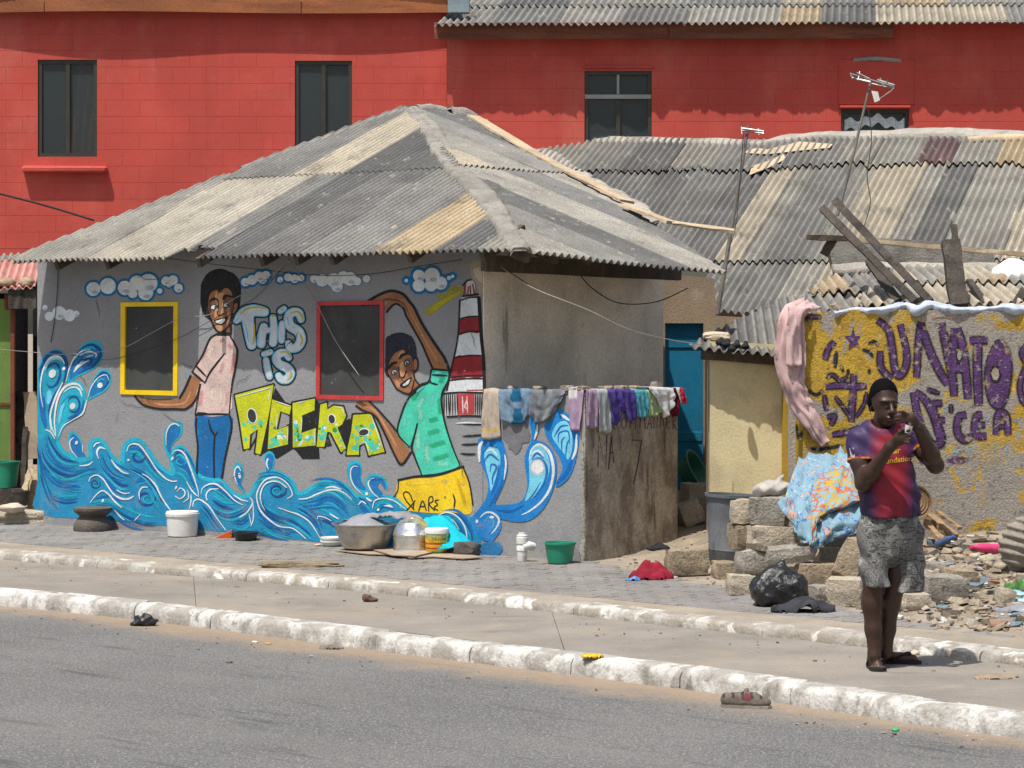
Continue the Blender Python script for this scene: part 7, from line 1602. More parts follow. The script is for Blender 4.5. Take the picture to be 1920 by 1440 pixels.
# turquoise cloth over a block
blk = rock('cement_block', GW(875, 1040, .13) + UP * .055, (.1, .09, .065), mk('sooty_block', (.09, .082, .075), .3, 6, .3, 50, bump=1), 'sooty cement block under the turquoise cloth', 'block', seed=9, boxy=.7, rz=-.5)
def sheetcloth(name, grid, mat, label, cat, sub=6, amp=.02, fr=9, seed=0, cols=None, group=None, thick=.003, parent=None):
    """grid: rows of 3D points; smooth cloth through them with small folds"""
    rows = [catmull([tuple(p) for p in r], False, sub) for r in grid]
    colsn = len(rows[0]); full = []
    for i in range(colsn): full.append(catmull([tuple(r[i]) for r in rows], False, sub))
    nr = len(full[0]); V = []; C = []
    for j in range(nr):
        for i in range(colsn):
            p = Vector(full[i][j]); V.append(p); C.append((i / (colsn - 1), j / (nr - 1)))
    Fc = [(j * colsn + i, (j + 1) * colsn + i, (j + 1) * colsn + i + 1, j * colsn + i + 1) for j in range(nr - 1) for i in range(colsn - 1)]
    # displace along normals
    N = [Vector() for _ in V]
    for f in Fc:
        n = (V[f[1]] - V[f[0]]).cross(V[f[2]] - V[f[0]])
        for i in f: N[i] += n
    W = []
    for v, n, (u, w) in zip(V, N, C):
        n = n.normalized() if n.length else UP
        if n.dot(EYE - v) < 0: n = -n
        W.append(v + n * amp * (.75 * (1 - 2 * abs(math.sin((u + .35 * fbm(u * 2, w * 2, seed)) * fr * 1.5 + seed + w * 2)) ** .8) + .9 * fbm(u * fr + seed, w * fr * .5, seed)))
    o = add(name, W, Fc, mat, parent, True, [cols(u, w) for u, w in C] if cols else None)
    f = Fc[len(Fc) // 2]
    md = o.modifiers.new('thickness', 'SOLIDIFY'); md.thickness = thick
    return tag(o, label, cat, group) if label else o
M_TURQ = cloth('turquoise_cloth', (.01, .36, .47), rough=.9) if False else cloth('turquoise_cloth', (.01, .36, .47))
b0 = GW(850, 1030, .12)
_P = P
def P(x, y, Y):
    p = _P(x, y, Y)
    while (p - WR).dot(NF) < .03 and x < 1000: Y -= .02; p = _P(x, y, Y)
    return p
sheetcloth('turquoise_cloth', [[P(785, 972, b0.y + .28), P(815, 966, b0.y + .3), P(842, 968, b0.y + .3)], [P(800, 985, b0.y + .15), P(838, 985, b0.y + .12), P(862, 996, b0.y + .16)], [P(812, 1015, b0.y + .0), P(848, 1012, b0.y - .02), P(884, 1013, b0.y + .02)], [P(815, 1032, b0.y - .08), P(856, 1024, b0.y - .12), P(896, 1030, b0.y - .1)]], M_TURQ, 'turquoise cloth spread over pots and a sooty block', 'cloth', amp=.016, seed=3)
sheetcloth('turquoise_cloth', [[P(640, 975, BASIN.y + .1), P(700, 962, BASIN.y + .2), P(765, 958, BASIN.y + .22)], [P(690, 972, BASIN.y - .05), P(730, 962, BASIN.y + .05), P(790, 970, BASIN.y + .12)], [P(720, 968, BASIN.y - .1), P(745, 970, BASIN.y), P(800, 980, BASIN.y + .05)]], cloth('grey_wet_cloth', (.22, .225, .25), .25), 'damp grey cloth trailing from the basin over the pot', 'cloth', amp=.02, seed=8)
P = _P
rock('flat_stone', GP(565, 1062) + UP * .012, (.34, .075, .03), mk('brown_flat_stone', (.19, .145, .09), .25, 5, .25, 50, bump=.8, coarse=.6), 'long flat brown stone lying on the grey pavers', 'stone', seed=21, boxy=.35, rz=-.05, res=3)
rock('rubble', GP(596, 1024) + UP * .01, (.035, .02, .012), sh_st, 'tiny pale stone chip on the pavers near the bowls', 'stone', seed=22)
# waste pipe
g = GW(979, 1053, .06); pm_ = MB(); pm_.lathe(g, [(.038, 0), (.042, .01), (.042, .09), (.047, .092), (.047, .125), (.043, .13), (.043, .15), (.049, .152), (.049, .2), (.044, .205), (.046, .207), (.046, .22), (.03, .226), (.03, .24), (.0001, .242)], 24)
pv = pm_.build('waste_pipe', M_WPL); smooth_by_angle(pv); tag(pv, 'white plastic waste pipe standing at the yard wall', 'pipe')
br_ = MB(); br_.tube([g + UP * .1, g + E * .03 + UP * .13, g + E * .045 + BK * .03 + UP * .135, g + E * .045 + BK * .085 + UP * .12], .036, 14); smooth_by_angle(br_.build('branch', M_WPL, pv))
g = GW(1050, 1056, .14); o = vessel('green_bucket', g, shell(.10, .128, .175, rim=.008, rimh=.016), M_GPL, 'green plastic bucket by the corner of the yard wall', 'bucket')
# left edge: kiosk clutter
g = P(12, 915, YK - .35); vessel('green_bucket', g, shell(.10, .135, .27, rim=.008), M_GPL, 'tall green plastic bucket at the kiosk on the left edge', 'bucket')
mb = MB(); mb.box(g + Vector((-.02, .05, -.09)), (.4, .3, .18), bev=.01, jit=.006); tag(mb.build('wooden_crate', M_WOOD_G), 'grey wooden crate under the green bucket at the kiosk', 'crate')
g = P(40, 948, YK - .6); o = vessel('dark_pail', g, shell(.06, .085, .15, rim=.005), mk('sooty_metal', (.05, .046, .042), .3, 6, .2, 50, rough=.6), 'small sooty pail beside the kiosk crate', 'bucket')
h_ = MB(); h_.tube([g + Vector((.088 * math.cos(a), -.05 * math.sin(a), .15 - .02 * math.sin(a))) for a in np.linspace(0, math.pi, 10)], .004, 5); h_.build('handle', M_ALU, o)
rock('stone', P(22, 953, YK - .9), (.13, .1, .05), sh_st, 'pale flat stone below the sooty pail at the left edge', 'stone', seed=33)
for i, (a, b, c, d, w, m, lb) in enumerate(((34, 733, 46, 840, .16, M_WOOD_G, 'broad grey broken board leaning in the gap beside the house'), (56, 735, 62, 860, .12, M_CARD, 'torn brown sheet hanging in the gap beside the house'), (48, 800, 40, 955, .05, M_WOOD_G, 'thin grey stick upright in the gap beside the house'), (66, 872, 60, 968, .1, M_WOOD_L, 'pale split log standing at the left corner of the house'), (58, 880, 42, 930, .06, M_WOOD_L, 'short pale stick leaning on the split log'))):
    plank('board', [P(a, b, YK + .25 - i * .12), P(c, d, YK + .1 - i * .13)], w, .02 + .02 * (i > 2), m, lb, 'board', up=Vector((0, -1, 0)), jit=.01)

# ---------------------------------------------------------------- right: tub, blocks, cloths, rubbish
g = GP(1366, 1056); TUB = g
tb = vessel('grey_tub', g, [(.150, 0), (.158, .01), (.167, .1), (.172, .11), (.168, .118), (.192, .40), (.206, .53), (.222, .535), (.224, .56), (.205, .56), (.19, .42), (.145, .02)], M_GREYPL, 'big dark grey plastic tub beside the stacked blocks', 'tub', n=48, tilt=Matrix.Rotation(math.radians(3), 3, 'Y'))
def cblock(px0, py0, px1, py1, Y, depth, label, roll=0.0, yaw=0.0, seed=0.0, bx=.86, mat=None, pitch=0.0):
    c = P((px0 + px1) / 2, (py0 + py1) / 2, Y); w = (px1 - px0) / F * Y / 2; h = (py1 - py0) / F * Y / 2
    bm = bmesh.new(); bmesh.ops.create_cube(bm, size=2); bmesh.ops.subdivide_edges(bm, edges=bm.edges[:], cuts=5, use_grid_fill=True)
    R = Matrix.Rotation(roll, 3, 'Y') @ Matrix.Rotation(pitch, 3, 'X') @ Matrix.Rotation(yaw, 3, 'Z'); V = []
    for v in bm.verts:
        p = v.co.copy(); s = p.normalized() * 1.28; p = p.lerp(s, 1 - bx)
        k = .11 * fbm(p.x * 1.5 + seed, p.y * 1.5, p.z * 1.5) + .05 * fbm(p.x * 5 + seed, p.y * 5, p.z * 5)
        p = p * (1 + k); V.append(c + R @ Vector((p.x * w, p.y * depth / 2, p.z * h)))
    Fc = [[v.index for v in f.verts] for f in bm.faces]; bm.free()
    o = add('cement_block', V, Fc, mat or M_BLOCK, None, True); smooth_by_angle(o, 32)
    return tag(o, label, 'block', 'tumbled cement blocks')
z6 = lambda x0, y0, x1, y1: (1240 + x0 / 2.322, 540 + y0 / 2.322, 1240 + x1 / 2.322, 540 + y1 / 2.322)
BL = [((303, 922, 402, 1026), 20.0, .2, 'squarish cement block on top of the stack, beside the tub', 0), ((388, 914, 552, 1036), 19.85, .22, 'topmost cement block of the stack, under the pale sack', -.01),
      ((304, 1026, 396, 1134), 20.0, .2, 'second-row cement block of the stack, next to the tub', 0), ((384, 1036, 590, 1146), 19.8, .24, 'wide cement block in the second row of the stack', .01),
      ((328, 1142, 484, 1248), 19.8, .24, 'cement block low in the stack above the black bag', 0), ((228, 1192, 345, 1262), 19.7, .2, 'small cement block at the foot of the grey tub', .03), ((290, 1248, 398, 1334), 19.4, .2, 'crumbled cement block at the foot of the stack, half in sand', .03),
      ((462, 1122, 668, 1192), 19.35, .22, 'cement block lying tilted over the black bag', -.10), ((590, 1196, 758, 1292), 19.1, .2, 'cement block right of the black bag, under the blue cloth', .04), ((690, 1130, 800, 1204), 19.7, .2, 'shaded cement block under the hem of the blue cloth', 0),
      ((715, 1056, 862, 1150), 20.0, .2, 'shaded cement block behind the leaning slab', 0), ((772, 1096, 886, 1262), 19.2, .16, 'cement slab leaning behind the person', .42), ((728, 1262, 892, 1384), 18.6, .2, 'large cement block at the pavement edge left of the person', .0), ((648, 1294, 736, 1356), 18.8, .2, 'small cement block between the black bag and the large block', 0),
      ((24, 1142, 192, 1252), 19.9, .22, 'cement block standing apart beside the red bag', -.07), ((1024, 1326, 1158, 1402), 18.2, .2, 'rounded cement block at the right of the person\'s knees', .05), ((1118, 1250, 1318, 1366), 18.6, .26, 'long cement block right of the person', .04), ((1225, 1222, 1362, 1300), 19.2, .2, 'brownish cement block behind the long one', .12), ((1460, 1310, 1532, 1372), 18.6, .14, 'dark broken cement lump near the right edge', .1), ((1160, 1196, 1250, 1240), 19.6, .2, 'dark flat cement piece in the rubble', .15)]
for i, (q, Y, d, lb, rl_) in enumerate(BL):
    x0, y0, x1, y1 = z6(*q); Y = GP((x0 + x1) / 2, y1).y + .3 * d if i in (5, 6, 8, 12, 13, 14, 15, 16, 17, 18, 19) else Y + .75
    cblock(x0, y0, x1, y1, Y, d, lb, rl_ + random.uniform(-.05, .05), random.uniform(-.5, .5), i * 2.7, mat=[M_BLOCK, M_BLOCK2, M_BLOCK3][i * 7 % 3], bx=random.uniform(.58, .8), pitch=random.uniform(-.08, .08))
mdark = mk('dark_rubble', (.13, .11, .09), .3, 5, .3, 50, bump=1)
# green basin on its side and the step by the blue door
g = P(1283, 893, 24.6); vessel('green_basin', g, [(.12, 0), (.14, .01), (.19, .13), (.205, .14), (.205, .152), (.19, .152), (.13, .02)], M_GPL2, 'dark green basin leaning on its side by the blue door', 'basin', tilt=Matrix.Rotation(math.radians(62), 3, 'Y') @ Matrix.Rotation(math.radians(20), 3, 'X'))
cblock(1282, 906, 1332, 950, 23.9, .35, 'cement step block beside the blue door', 0, .2, 51)
cblock(1270, 940, 1312, 985, 23.7, .3, 'lower cement step block at the end of the yard wall', -.4, .2, 57)
# pale sack
s = SDF((-.22, -.16, -.02), (.22, .16, .26), .011); s.ell((0, 0, .08), (.15, .1, .07), .03); s.cone((-.1, 0, .05), (.0, 0, .15), .05, .02, .03); s.cone((.02, 0, .1), (.1, 0, .2), .05, .018, .03); s.ell((.09, 0, .1), (.08, .07, .05), .03); s.add(lambda x, y, z: .008 * np.abs(np.sin(30 * x + 26 * z + 3 * np.sin(20 * y))) + .008 * np.abs(np.sin(34 * z - 28 * x + 9 * y)))
V, Fq = s.mesh(); V = V + np.array(P(1446, 937, 20.7)); tag(add('plastic_sack', V, Fq, mk('dusty_plastic_sack', (.36, .33, .3), .2, 6, .2, 80, rough=.6, bump=.4), None, True), 'crumpled pale plastic sack on top of the block stack', 'sack')
# printed cloths
def flower_cloth():
    b = NB('blue_print_cloth'); v = b.pos(); base = (.17, .285, .35)
    w = b.mapv(v, (1, 1, 1), (0, .6, .4)); st = b.mapv(w, (7, 7, 22))
    d = b.voro(v, 7.5); c = b.mix(b.rng(b.noise(st, 1.6, 3), .4, .46), base, (.42, .25, .18))
    c = b.mix(b.rng(d, .32, .40), c, base); c = b.mix(b.rng(b.math('ABSOLUTE', b.math('SUBTRACT', d, .36)), .0, .03, 1, 0), c, (.04, .13, .34))
    c = b.mix(b.rng(b.noise(b.mapv(v, (30, 30, 14)), 1, 2), .60, .64), c, (.035, .13, .36)); c = b.mix(b.rng(b.noise(v, 26, 2), .62, .66), c, (.34, .42, .46))
    b.set(b.bsdf.inputs['Base Color'], c); b.bsdf.inputs['Roughness'].default_value = .9; return b.m
def net_cloth():
    b = NB('yellow_print_cloth'); v = b.pos(); e = b.voro(b.mapv(v, (1, 1, 1), (.3, .5, .6)), 19, 'DISTANCE_TO_EDGE'); cc = b.voro(b.mapv(v, (1, 1, 1), (.3, .5, .6)), 19, 'F1', 'Color')
    c = b.mix(b.rng(e, .10, .14), b.mix(b.rng(b.noise(v, 9, 3), .45, .55), (.42, .27, .02), (.40, .10, .03)), b.mix(.06, (.16, .28, .35), cc)); c = b.mix(b.rng(e, .07, .1, 0, 1), c, c)
    c = b.mix(b.rng(b.math('ABSOLUTE', b.math('SUBTRACT', e, .11)), 0, .025, .9, 0), c, (.05, .1, .2))
    b.set(b.bsdf.inputs['Base Color'], c); b.bsdf.inputs['Roughness'].default_value = .9; return b.m
z6p = lambda x, y, Y: P(1240 + x / 2.322, 540 + y / 2.322, Y + .55)
sheetcloth('printed_cloth', [[z6p(600, 722, 20.9), z6p(690, 712, 20.9), z6p(780, 702, 20.9), z6p(900, 705, 20.9)], [z6p(575, 800, 20.3), z6p(670, 810, 20.2), z6p(780, 800, 20.2), z6p(900, 800, 20.3)], [z6p(540, 900, 19.75), z6p(640, 900, 19.8), z6p(760, 900, 19.8), z6p(890, 900, 19.9)], [z6p(520, 930, 19.6), z6p(620, 990, 19.6), z6p(750, 990, 19.6), z6p(880, 960, 19.7)], [z6p(590, 1060, 19.5), z6p(650, 1090, 19.45), z6p(740, 1050, 19.5), z6p(860, 1040, 19.6)], [z6p(630, 1110, 19.45), z6p(668, 1142, 19.4), z6p(720, 1110, 19.5), z6p(850, 1068, 19.55)]], flower_cloth(), 'pale blue printed cloth draped over the block heap', 'cloth', amp=.042, fr=8, seed=2)
sheetcloth('printed_cloth', [[z6p(690, 805, 20.1), z6p(790, 776, 20.15), z6p(835, 800, 20.12)], [z6p(655, 870, 19.85), z6p(760, 850, 19.85), z6p(860, 870, 19.9)], [z6p(652, 960, 19.62), z6p(740, 930, 19.68), z6p(880, 912, 19.75)], [z6p(650, 1050, 19.46), z6p(672, 1020, 19.48), z6p(700, 985, 19.55)], [z6p(640, 1122, 19.40), z6p(658, 1110, 19.40), z6p(672, 1080, 19.42)]], net_cloth(), 'yellow and orange net-patterned cloth lying over the blue one', 'cloth', amp=.026, fr=6, seed=5)
# black rubbish bag
s = SDF((-.3, -.24, -.03), (.3, .24, .4), .0095); s.ell((0, 0, .13), (.2, .16, .15), .05); s.ell((-.08, .0, .1), (.13, .13, .12), .06); s.ell((.09, .0, .12), (.12, .13, .12), .06); s.cone((.0, 0, .24), (.02, 0, .315), .09, .03, .05)
s.add(lambda x, y, z: .012 * np.abs(np.sin(19 * x + 11 * z + 2.2 * np.sin(14 * z + 5 * y))) + .009 * np.abs(np.sin(27 * z - 21 * x + 12 * y + 2 * np.sin(17 * x))) + .004 * np.abs(np.sin(52 * x + 33 * z)) - .008)
s.plane((0, 0, 0), (0, 0, -1), .02)
V, Fq = s.mesh(); g = GP(1461, 1134); V = V + np.array(g + UP * -.01)
def bagmat():
    b = NB('black_bin_bag'); b.bsdf.inputs['Base Color'].default_value = (.012, .012, .013, 1); b.bsdf.inputs['Roughness'].default_value = .3; b.bsdf.inputs['Specular IOR Level'].default_value = .6
    v = b.pos(); h = b.math('ADD', b.noise(v, 16, 5, .6, 1.5), b.math('MULTIPLY', b.noise(v, 45, 3, .6, 1.0), .4)); bp = b.node('ShaderNodeBump'); bp.inputs['Strength'].default_value = .9; bp.inputs['Distance'].default_value = .012; b.set(bp.inputs['Height'], h); b.set(b.bsdf.inputs['Normal'], bp.outputs[0]); return b.m
M_BAG = bagmat()
tag(add('rubbish_bag', V, Fq, M_BAG, None, True), 'full shiny black rubbish bag at the foot of the blocks', 'bag')
def flatrag(name, px0, py0, px1, py1, h, mat, label, cat, seed, gf=GP, n=18):
    h *= .8
    a, b, c, d = gf(px0, py1), gf(px1, py1), gf(px1, py0), gf(px0, py0); V = []; k_ = min(1, .6 * (b - a).length / (d - a).length); c = b.lerp(c, k_); d = a.lerp(d, k_)
    for j in range(n + 1):
        for i in range(n + 1):
            u, v = i / n, j / n; p = a.lerp(b, u).lerp(d.lerp(c, u), v); r = math.hypot(u - .5, v - .5) * 2 * (1 + .5 * fbm(u * 3 + seed, v * 3, seed))
            k = max(0, 1 - r ** 3); V.append(p + UP * (h * k * (.7 + .9 * fbm(u * 2.4 + seed, v * 2.4, seed + 3)) + .010 * fbm(u * 9, v * 14, seed) * k + .004 - (.012 if r > 1.0 else 0)))
    keep = lambda i, j: math.hypot((i + .5) / n - .5, (j + .5) / n - .5) * 2 * (1 + .5 * fbm((i + .5) / n * 3 + seed, (j + .5) / n * 3, seed)) < 1.05
    Fc = [(j * (n + 1) + i, j * (n + 1) + i + 1, (j + 1) * (n + 1) + i + 1, (j + 1) * (n + 1) + i) for j in range(n) for i in range(n) if keep(i, j)]
    used = sorted({i for f in Fc for i in f}); mp_ = {k: i for i, k in enumerate(used)}
    o = add(name, [V[k] for k in used], [tuple(mp_[i] for i in f) for f in Fc], mat, None, True); md = o.modifiers.new('thickness', 'SOLIDIFY'); md.thickness = .006; md.offset = 1
    return tag(o, label, cat)
flatrag('dark_rag', 1446, 1112, 1566, 1150, .11, cloth('charcoal_cloth', (.035, .035, .042), .4), 'crumpled charcoal garment beside the black bag', 'rag', 3)
flatrag('red_bag', 1180, 1052, 1262, 1088, .13, cloth('dark_red_cloth', (.21, .014, .03), .3), 'slumped dark red cloth bag on the sand', 'bag', 5)
flatrag('blue_wrapper', 1174, 1074, 1200, 1090, .03, plastic('blue_film', (.08, .17, .36)), 'small blue wrapper beside the dark red bag', 'wrapper', 6)
flatrag('black_cloth', 1212, 1008, 1255, 1032, .05, M_BLACKC, 'small black rag at the foot of the return wall', 'rag', 16)
M_LOG = mk('brown_log', (.27, .18, .10), .3, 6, .25, 50, bump=.7, layers=[dict(col=(.12, .08, .05), scale=12, lo=.5, hi=.66, amt=.8)])
# round basket, wood, bottles and sacks behind the person
g = P(1716, 942, 21.3); mb = MB(); Rb = Matrix.Rotation(math.radians(78), 3, 'X') @ Matrix.Rotation(.2, 3, 'Y'); mb.lathe(g, [(.02, 0)] + [(.02 + .012 * k, .01 + .008 * (k % 2)) for k in range(1, 9)] + [(.122, .03), (.132, .035), (.134, .02), (.12, -.005), (.02, -.008)], 36, M=Rb); tag(mb.build('basket', mk('woven_cane', (.20, .12, .065), .25, 8, .25, 90, bump=.6), smooth=False), 'round brown woven basket lid behind the person', 'basket')
for i, (a, b, c, d, w, lb) in enumerate(((1742, 968, 1790, 1008, .07, 'thick split log leaning in the rubbish behind the person'), (1736, 978, 1765, 1015, .05, 'shorter split log lying under the thick one'), (1758, 960, 1800, 990, .035, 'thin piece of firewood on top of the split logs'))):
    plank('log', [P(a, b, 21.5 - .1 * i), P(c, d, 21.2 - .1 * i)], w, w * .8, M_LOG, lb, 'log', 'firewood', jit=.006)
def bottle(name, a, b, r, mat, capm, label):
    a, b = Vector(a), Vector(b); d = b - a; L = d.length; M_ = d.to_track_quat('Z', 'X').to_matrix(); mb = MB(); mb.lathe(a, [(r * .8, 0), (r, .01), (r, L * .3), (r * .93, L * .35), (r, L * .4), (r, L * .66), (r * .5, L * .86), (r * .42, L * .9), (r * .42, L)], 16, M=M_); o = mb.build(name, mat); smooth_by_angle(o)
    m2 = MB(); m2.lathe(a + d * .93, [(r * .48, 0), (r * .48, L * .1), (r * .4, L * .11)], 12, M=M_); m2.build('cap', capm, o); return tag(o, label, 'bottle')
bottle('plastic_bottle', P(1756, 1022, 21.1), P(1788, 1006, 21.0), .03, plastic('clear_blue_plastic', (.06, .1, .2), .2), plastic('blue_cap', (.02, .12, .6)), 'clear plastic bottle with blue cap in the rubbish')
bottle('plastic_bottle', P(1876, 1030, 20.7), P(1822, 1026, 20.6), .038, plastic('pink_plastic', (.62, .05, .16), .3), plastic('pink_cap', (.6, .04, .13)), 'pink plastic bottle lying by the graffiti wall')
s = SDF((-.26, -.2, -.03), (.26, .2, .5), .012); s.ell((0, 0, .17), (.15, .13, .18), .05); s.ell((.05, 0, .27), (.12, .11, .14), .06); s.add(lambda x, y, z: .012 * np.sin(z * 95 + 6 * x + 2 * np.sin(9 * x)) + .006 * np.sin(40 * x + 22 * z)); s.plane((0, 0, 0), (0, 0, -1))
V, Fq = s.mesh(); tag(add('woven_sack', V + np.array(P(1912, 1070, 19.6)), Fq, mk('grey_woven_sack', (.21, .185, .155), .25, 7, .25, 90, rough=.8, bump=.5), None, True), 'bulging grey ribbed sack at the right edge', 'sack')
flatrag('green_net', 1884, 1078, 1960, 1112, .09, cloth('green_netting', (.06, .16, .045), .4), 'green netting lying at the right edge', 'net', 9)
flatrag('blue_sheet', 1862, 1096, 1950, 1128, .05, plastic('pale_blue_film', (.25, .4, .5)), 'pale blue plastic sheet in the rubbish at the right edge', 'sheet', 10)
flatrag('grey_bag', 1866, 1118, 1950, 1150, .05, plastic('grey_film', (.22, .23, .25)), 'grey plastic bag flattened at the right edge', 'bag', 11)
for i, (x, y, r, lb) in enumerate(((1853, 1050, .07, 'grey round stone below the pink bottle'), (1828, 1042, .05, 'small pale stone left of the ribbed sack'), (1795, 1030, .045, 'small stone right of the clear bottle'), (1875, 1062, .055, 'stone in front of the ribbed sack'))): rock('stone', GP(x, y + 8, 19) + UP * r * .5, (r, r * .8, r * .6), M_BLOCK, lb, 'stone', 'loose stones in the rubbish', seed=60 + i)
# litter and chips strewn over the sand: nobody could count them
lit = MB(); rl2 = random.Random(3); PALC = [(.30, .245, .18), (.22, .175, .13), (.34, .29, .225), (.15, .12, .095), (.26, .205, .145), (.36, .33, .29), (.10, .09, .08), (.25, .2, .15), (.2, .165, .12), (.3, .25, .19), (.24, .15, .1), (.4, .38, .36)] + [(.28, .23, .17)] * 6 + [(.13, .17, .2), (.5, .5, .48)]
def chip(p, sz, c):
    R = Matrix.Rotation(rl2.uniform(0, 6), 3, 'Z') @ Matrix.Rotation(rl2.uniform(-.6, .6), 3, 'X'); lit.box(p + UP * sz * .15, (sz * rl2.uniform(.6, 1.8), sz * rl2.uniform(.4, 1), sz * rl2.uniform(.12, .5)), M=R, col=(*c, 1), jit=sz * .12)
for _ in range(900):
    px = rl2.triangular(1560, 1960, 1850); py = rl2.uniform(1005, 1185)
    if bdist(*GP(px, py, 19).xy) < -.1: continue
    chip(GP(px, py, 19), rl2.choice([.015, .02, .02, .03, .04, .06, .09]), rl2.choice(PALC))
for _ in range(420):
    px = rl2.uniform(1170, 1600); py = rl2.uniform(1060, 1150); p = GP(px, py, 20)
    if bdist(p.x, p.y) < -.06: continue
    chip(p, rl2.choice([.008, .012, .018, .025]), rl2.choice(PALC[:7]))
for _ in range(160):
    px = rl2.uniform(1130, 1330); py = rl2.uniform(930, 1060); p = GP(px, py, 22)
    if (p - YB).dot(E) < .05: continue
    chip(p, rl2.choice([.01, .015, .02, .03]), rl2.choice(PALC[:7]))
o = lit.build('rubble_litter', mk('mixed_litter', src='vcol', var=.25, vscale=20, fine=.2, fscale=60, bump=.4), usecol=True); tag(o, 'small chips and litter strewn over the sand', 'litter', kind='stuff')
gr = MB(); lit = gr
for _ in range(260):
    px, py = rl2.uniform(-20, 1940), 0; t = px / 1920
    yl = 1052 + t * 200 if rl2.random() < .55 else 1140 + t * 255
    p = on_z(px, yl + rl2.triangular(0, 34, 2), 0.0 if yl < 1140 + t * 230 and yl != 0 and (yl - (1052 + t * 200)) < 1 else ROADZ)
    chip(p + UP * .004, rl2.choice([.005, .006, .008, .01, .016]), rl2.choice(PALC[:7] + [(.12, .1, .08)] * 3))
tag(gr.build('road_grit', bpy.data.materials['mixed_litter'], usecol=True), 'fine grit and leaf scraps along the kerbs', 'litter', kind='stuff')

# ---------------------------------------------------------------- towel and cloth on the graffiti wall
M_TOWEL = mk('pink_terry', (.56, .385, .375), .1, 8, .15, 160, rough=.97, bump=.8, bscale=260, bdist=.006, spec=.1)
zg4 = lambda x, y, dy=0.0: P(1440 + x / 4, 550 + y / 4, YG - .05 + dy)
tw = sheetcloth('pink_towel', [[zg4(235, 32, .22), zg4(300, 45, .22), zg4(410, 95, .2)], [zg4(130, 75, .08), zg4(220, 95, .02), zg4(330, 125, .02)], [zg4(80, 170), zg4(170, 190, -.05), zg4(268, 200)], [zg4(58, 360), zg4(160, 380, -.05), zg4(272, 380)], [zg4(42, 500), zg4(150, 540, -.04), zg4(272, 560)], [zg4(85, 660), zg4(190, 690, -.05), zg4(262, 660)], [zg4(140, 830), zg4(220, 820, -.03), zg4(320, 790)], [zg4(215, 950), zg4(300, 930, -.05), zg4(385, 900)], [zg4(300, 1050), zg4(360, 1040, -.03), zg4(440, 1010)], [zg4(385, 1148), zg4(420, 1152, -.02), zg4(465, 1100)]], M_TOWEL, 'pale pink towel hanging over the left end of the graffiti wall', 'towel', amp=.034, fr=7, seed=4, thick=.006)
sheetcloth('front_fold', [[zg4(150, 95, -.03), zg4(230, 90, -.06), zg4(330, 120, -.02)], [zg4(150, 180, -.06), zg4(210, 180, -.09), zg4(265, 190, -.06)], [zg4(128, 360, -.06), zg4(190, 370, -.09), zg4(256, 370, -.06)], [zg4(135, 545, -.06), zg4(190, 550, -.08), zg4(252, 535, -.06)]], M_TOWEL, None, None, amp=.02, fr=3, seed=6, thick=.006, parent=tw)
M_PALEC = cloth('pale_blue_cloth', (.42, .47, .56), .2)
ct = [(1562, 580, .05), (1600, 574, .08), (1650, 572, .07), (1690, 564, .1), (1720, 568, .14), (1745, 562, .1), (1790, 572, .08), (1850, 571, .09), (1890, 568, .12), (1935, 572, .12)]
lumpy('pale_cloth_x', [P(x, y + 9, YG + .05) + Vector((0, -.06 + .04 * (i % 2), 0)) for i, (x, y, w) in enumerate(ct)], [w * .6 for x, y, w in ct], Vector((0, -.75, .66)).normalized(), .022, M_PALEC, None, 31, fr=16, amp=.8)
o = [o for o in bpy.data.objects if o.name.startswith('pale_cloth_x')][0]; o.name = 'pale_blue_cloth'; LOC['pale_blue_cloth'] = LOC['pale_cloth_x']; tag(o, 'twisted pale blue cloth lying along the top of the graffiti wall', 'cloth')
cblock(1556, 571, 1580, 580, YG + .06, .1, 'small brown brick on the graffiti wall beside the towel', .1, 0, 71)
cblock(1912, 566, 1935, 580, YG + .06, .1, 'brown brick on the graffiti wall at the right edge', -.4, 0, 73)
# dark shoes drying on the lean-to roof edge
for i, (x, y) in enumerate(((1349, 650), (1360, 653), (1379, 655), (1396, 657), (1371, 662))):
    p = on_plane(x, y, e0, Ne) + Ne * .035
    s = SDF((-.08, -.06, -.05), (.08, .06, .07), .008); s.ell((0, -.01, 0), (.04, .035, .026), .02); s.cone((.0, .01, .0), (.012, .02, .03), .026, .02, .02); s.add(lambda x, y, z: .004 * np.sin(90 * x + 40 * z + i))
    V, Fq = s.mesh(); tag(add('black_sock', V + np.array(p), Fq, M_BLACKC, None, True), 'rolled black sock on the lean-to eave, ' + ['nearest the pale stone', 'second from the pale stone', 'third from the pale stone', 'farthest from the pale stone', 'hanging just below the others'][i], 'sock', 'socks drying on the lean-to')

# ---------------------------------------------------------------- aerials and wires
def wire(name, pts, r, mat, label, cat='cable', sub=8):
    mb = MB(); mb.tube(catmull([tuple(p) for p in pts], False, sub), r, 6); return tag(mb.build(name, mat, smooth=True), label, cat)
M_POLE = mk('grey_pole', (.13, .12, .105), .2, 6, .2, 60, bump=.4); M_WIRE = mk('black_wire', (.02, .02, .02), 0, 5, 0, bump=0); M_WIREG = mk('grey_wire', (.30, .26, .24), .1, 5, .1, bump=0)
a1 = empty('aerial', P(1345, 590, 25.2), 'thin leaning pole with small aerial bars at the valley of the roofs', 'aerial')
m = MB(); m.tube([P(1345, 590, 25.2), P(1403, 236, 25.6)], [.022, .016], 8); m.build('pole', M_POLE, a1)
for i, (p_, q_) in enumerate((((1390, 240), (1432, 246)), ((1391, 245), (1432, 250)), ((1390, 238), (1391, 252)), ((1422, 241), (1423, 254)))):
    m = MB(); m.tube([P(*p_, 25.55 + .02 * (i % 2)), P(*q_, 25.5)], .007, 6); m.build('crossbar', M_ALU, a1)
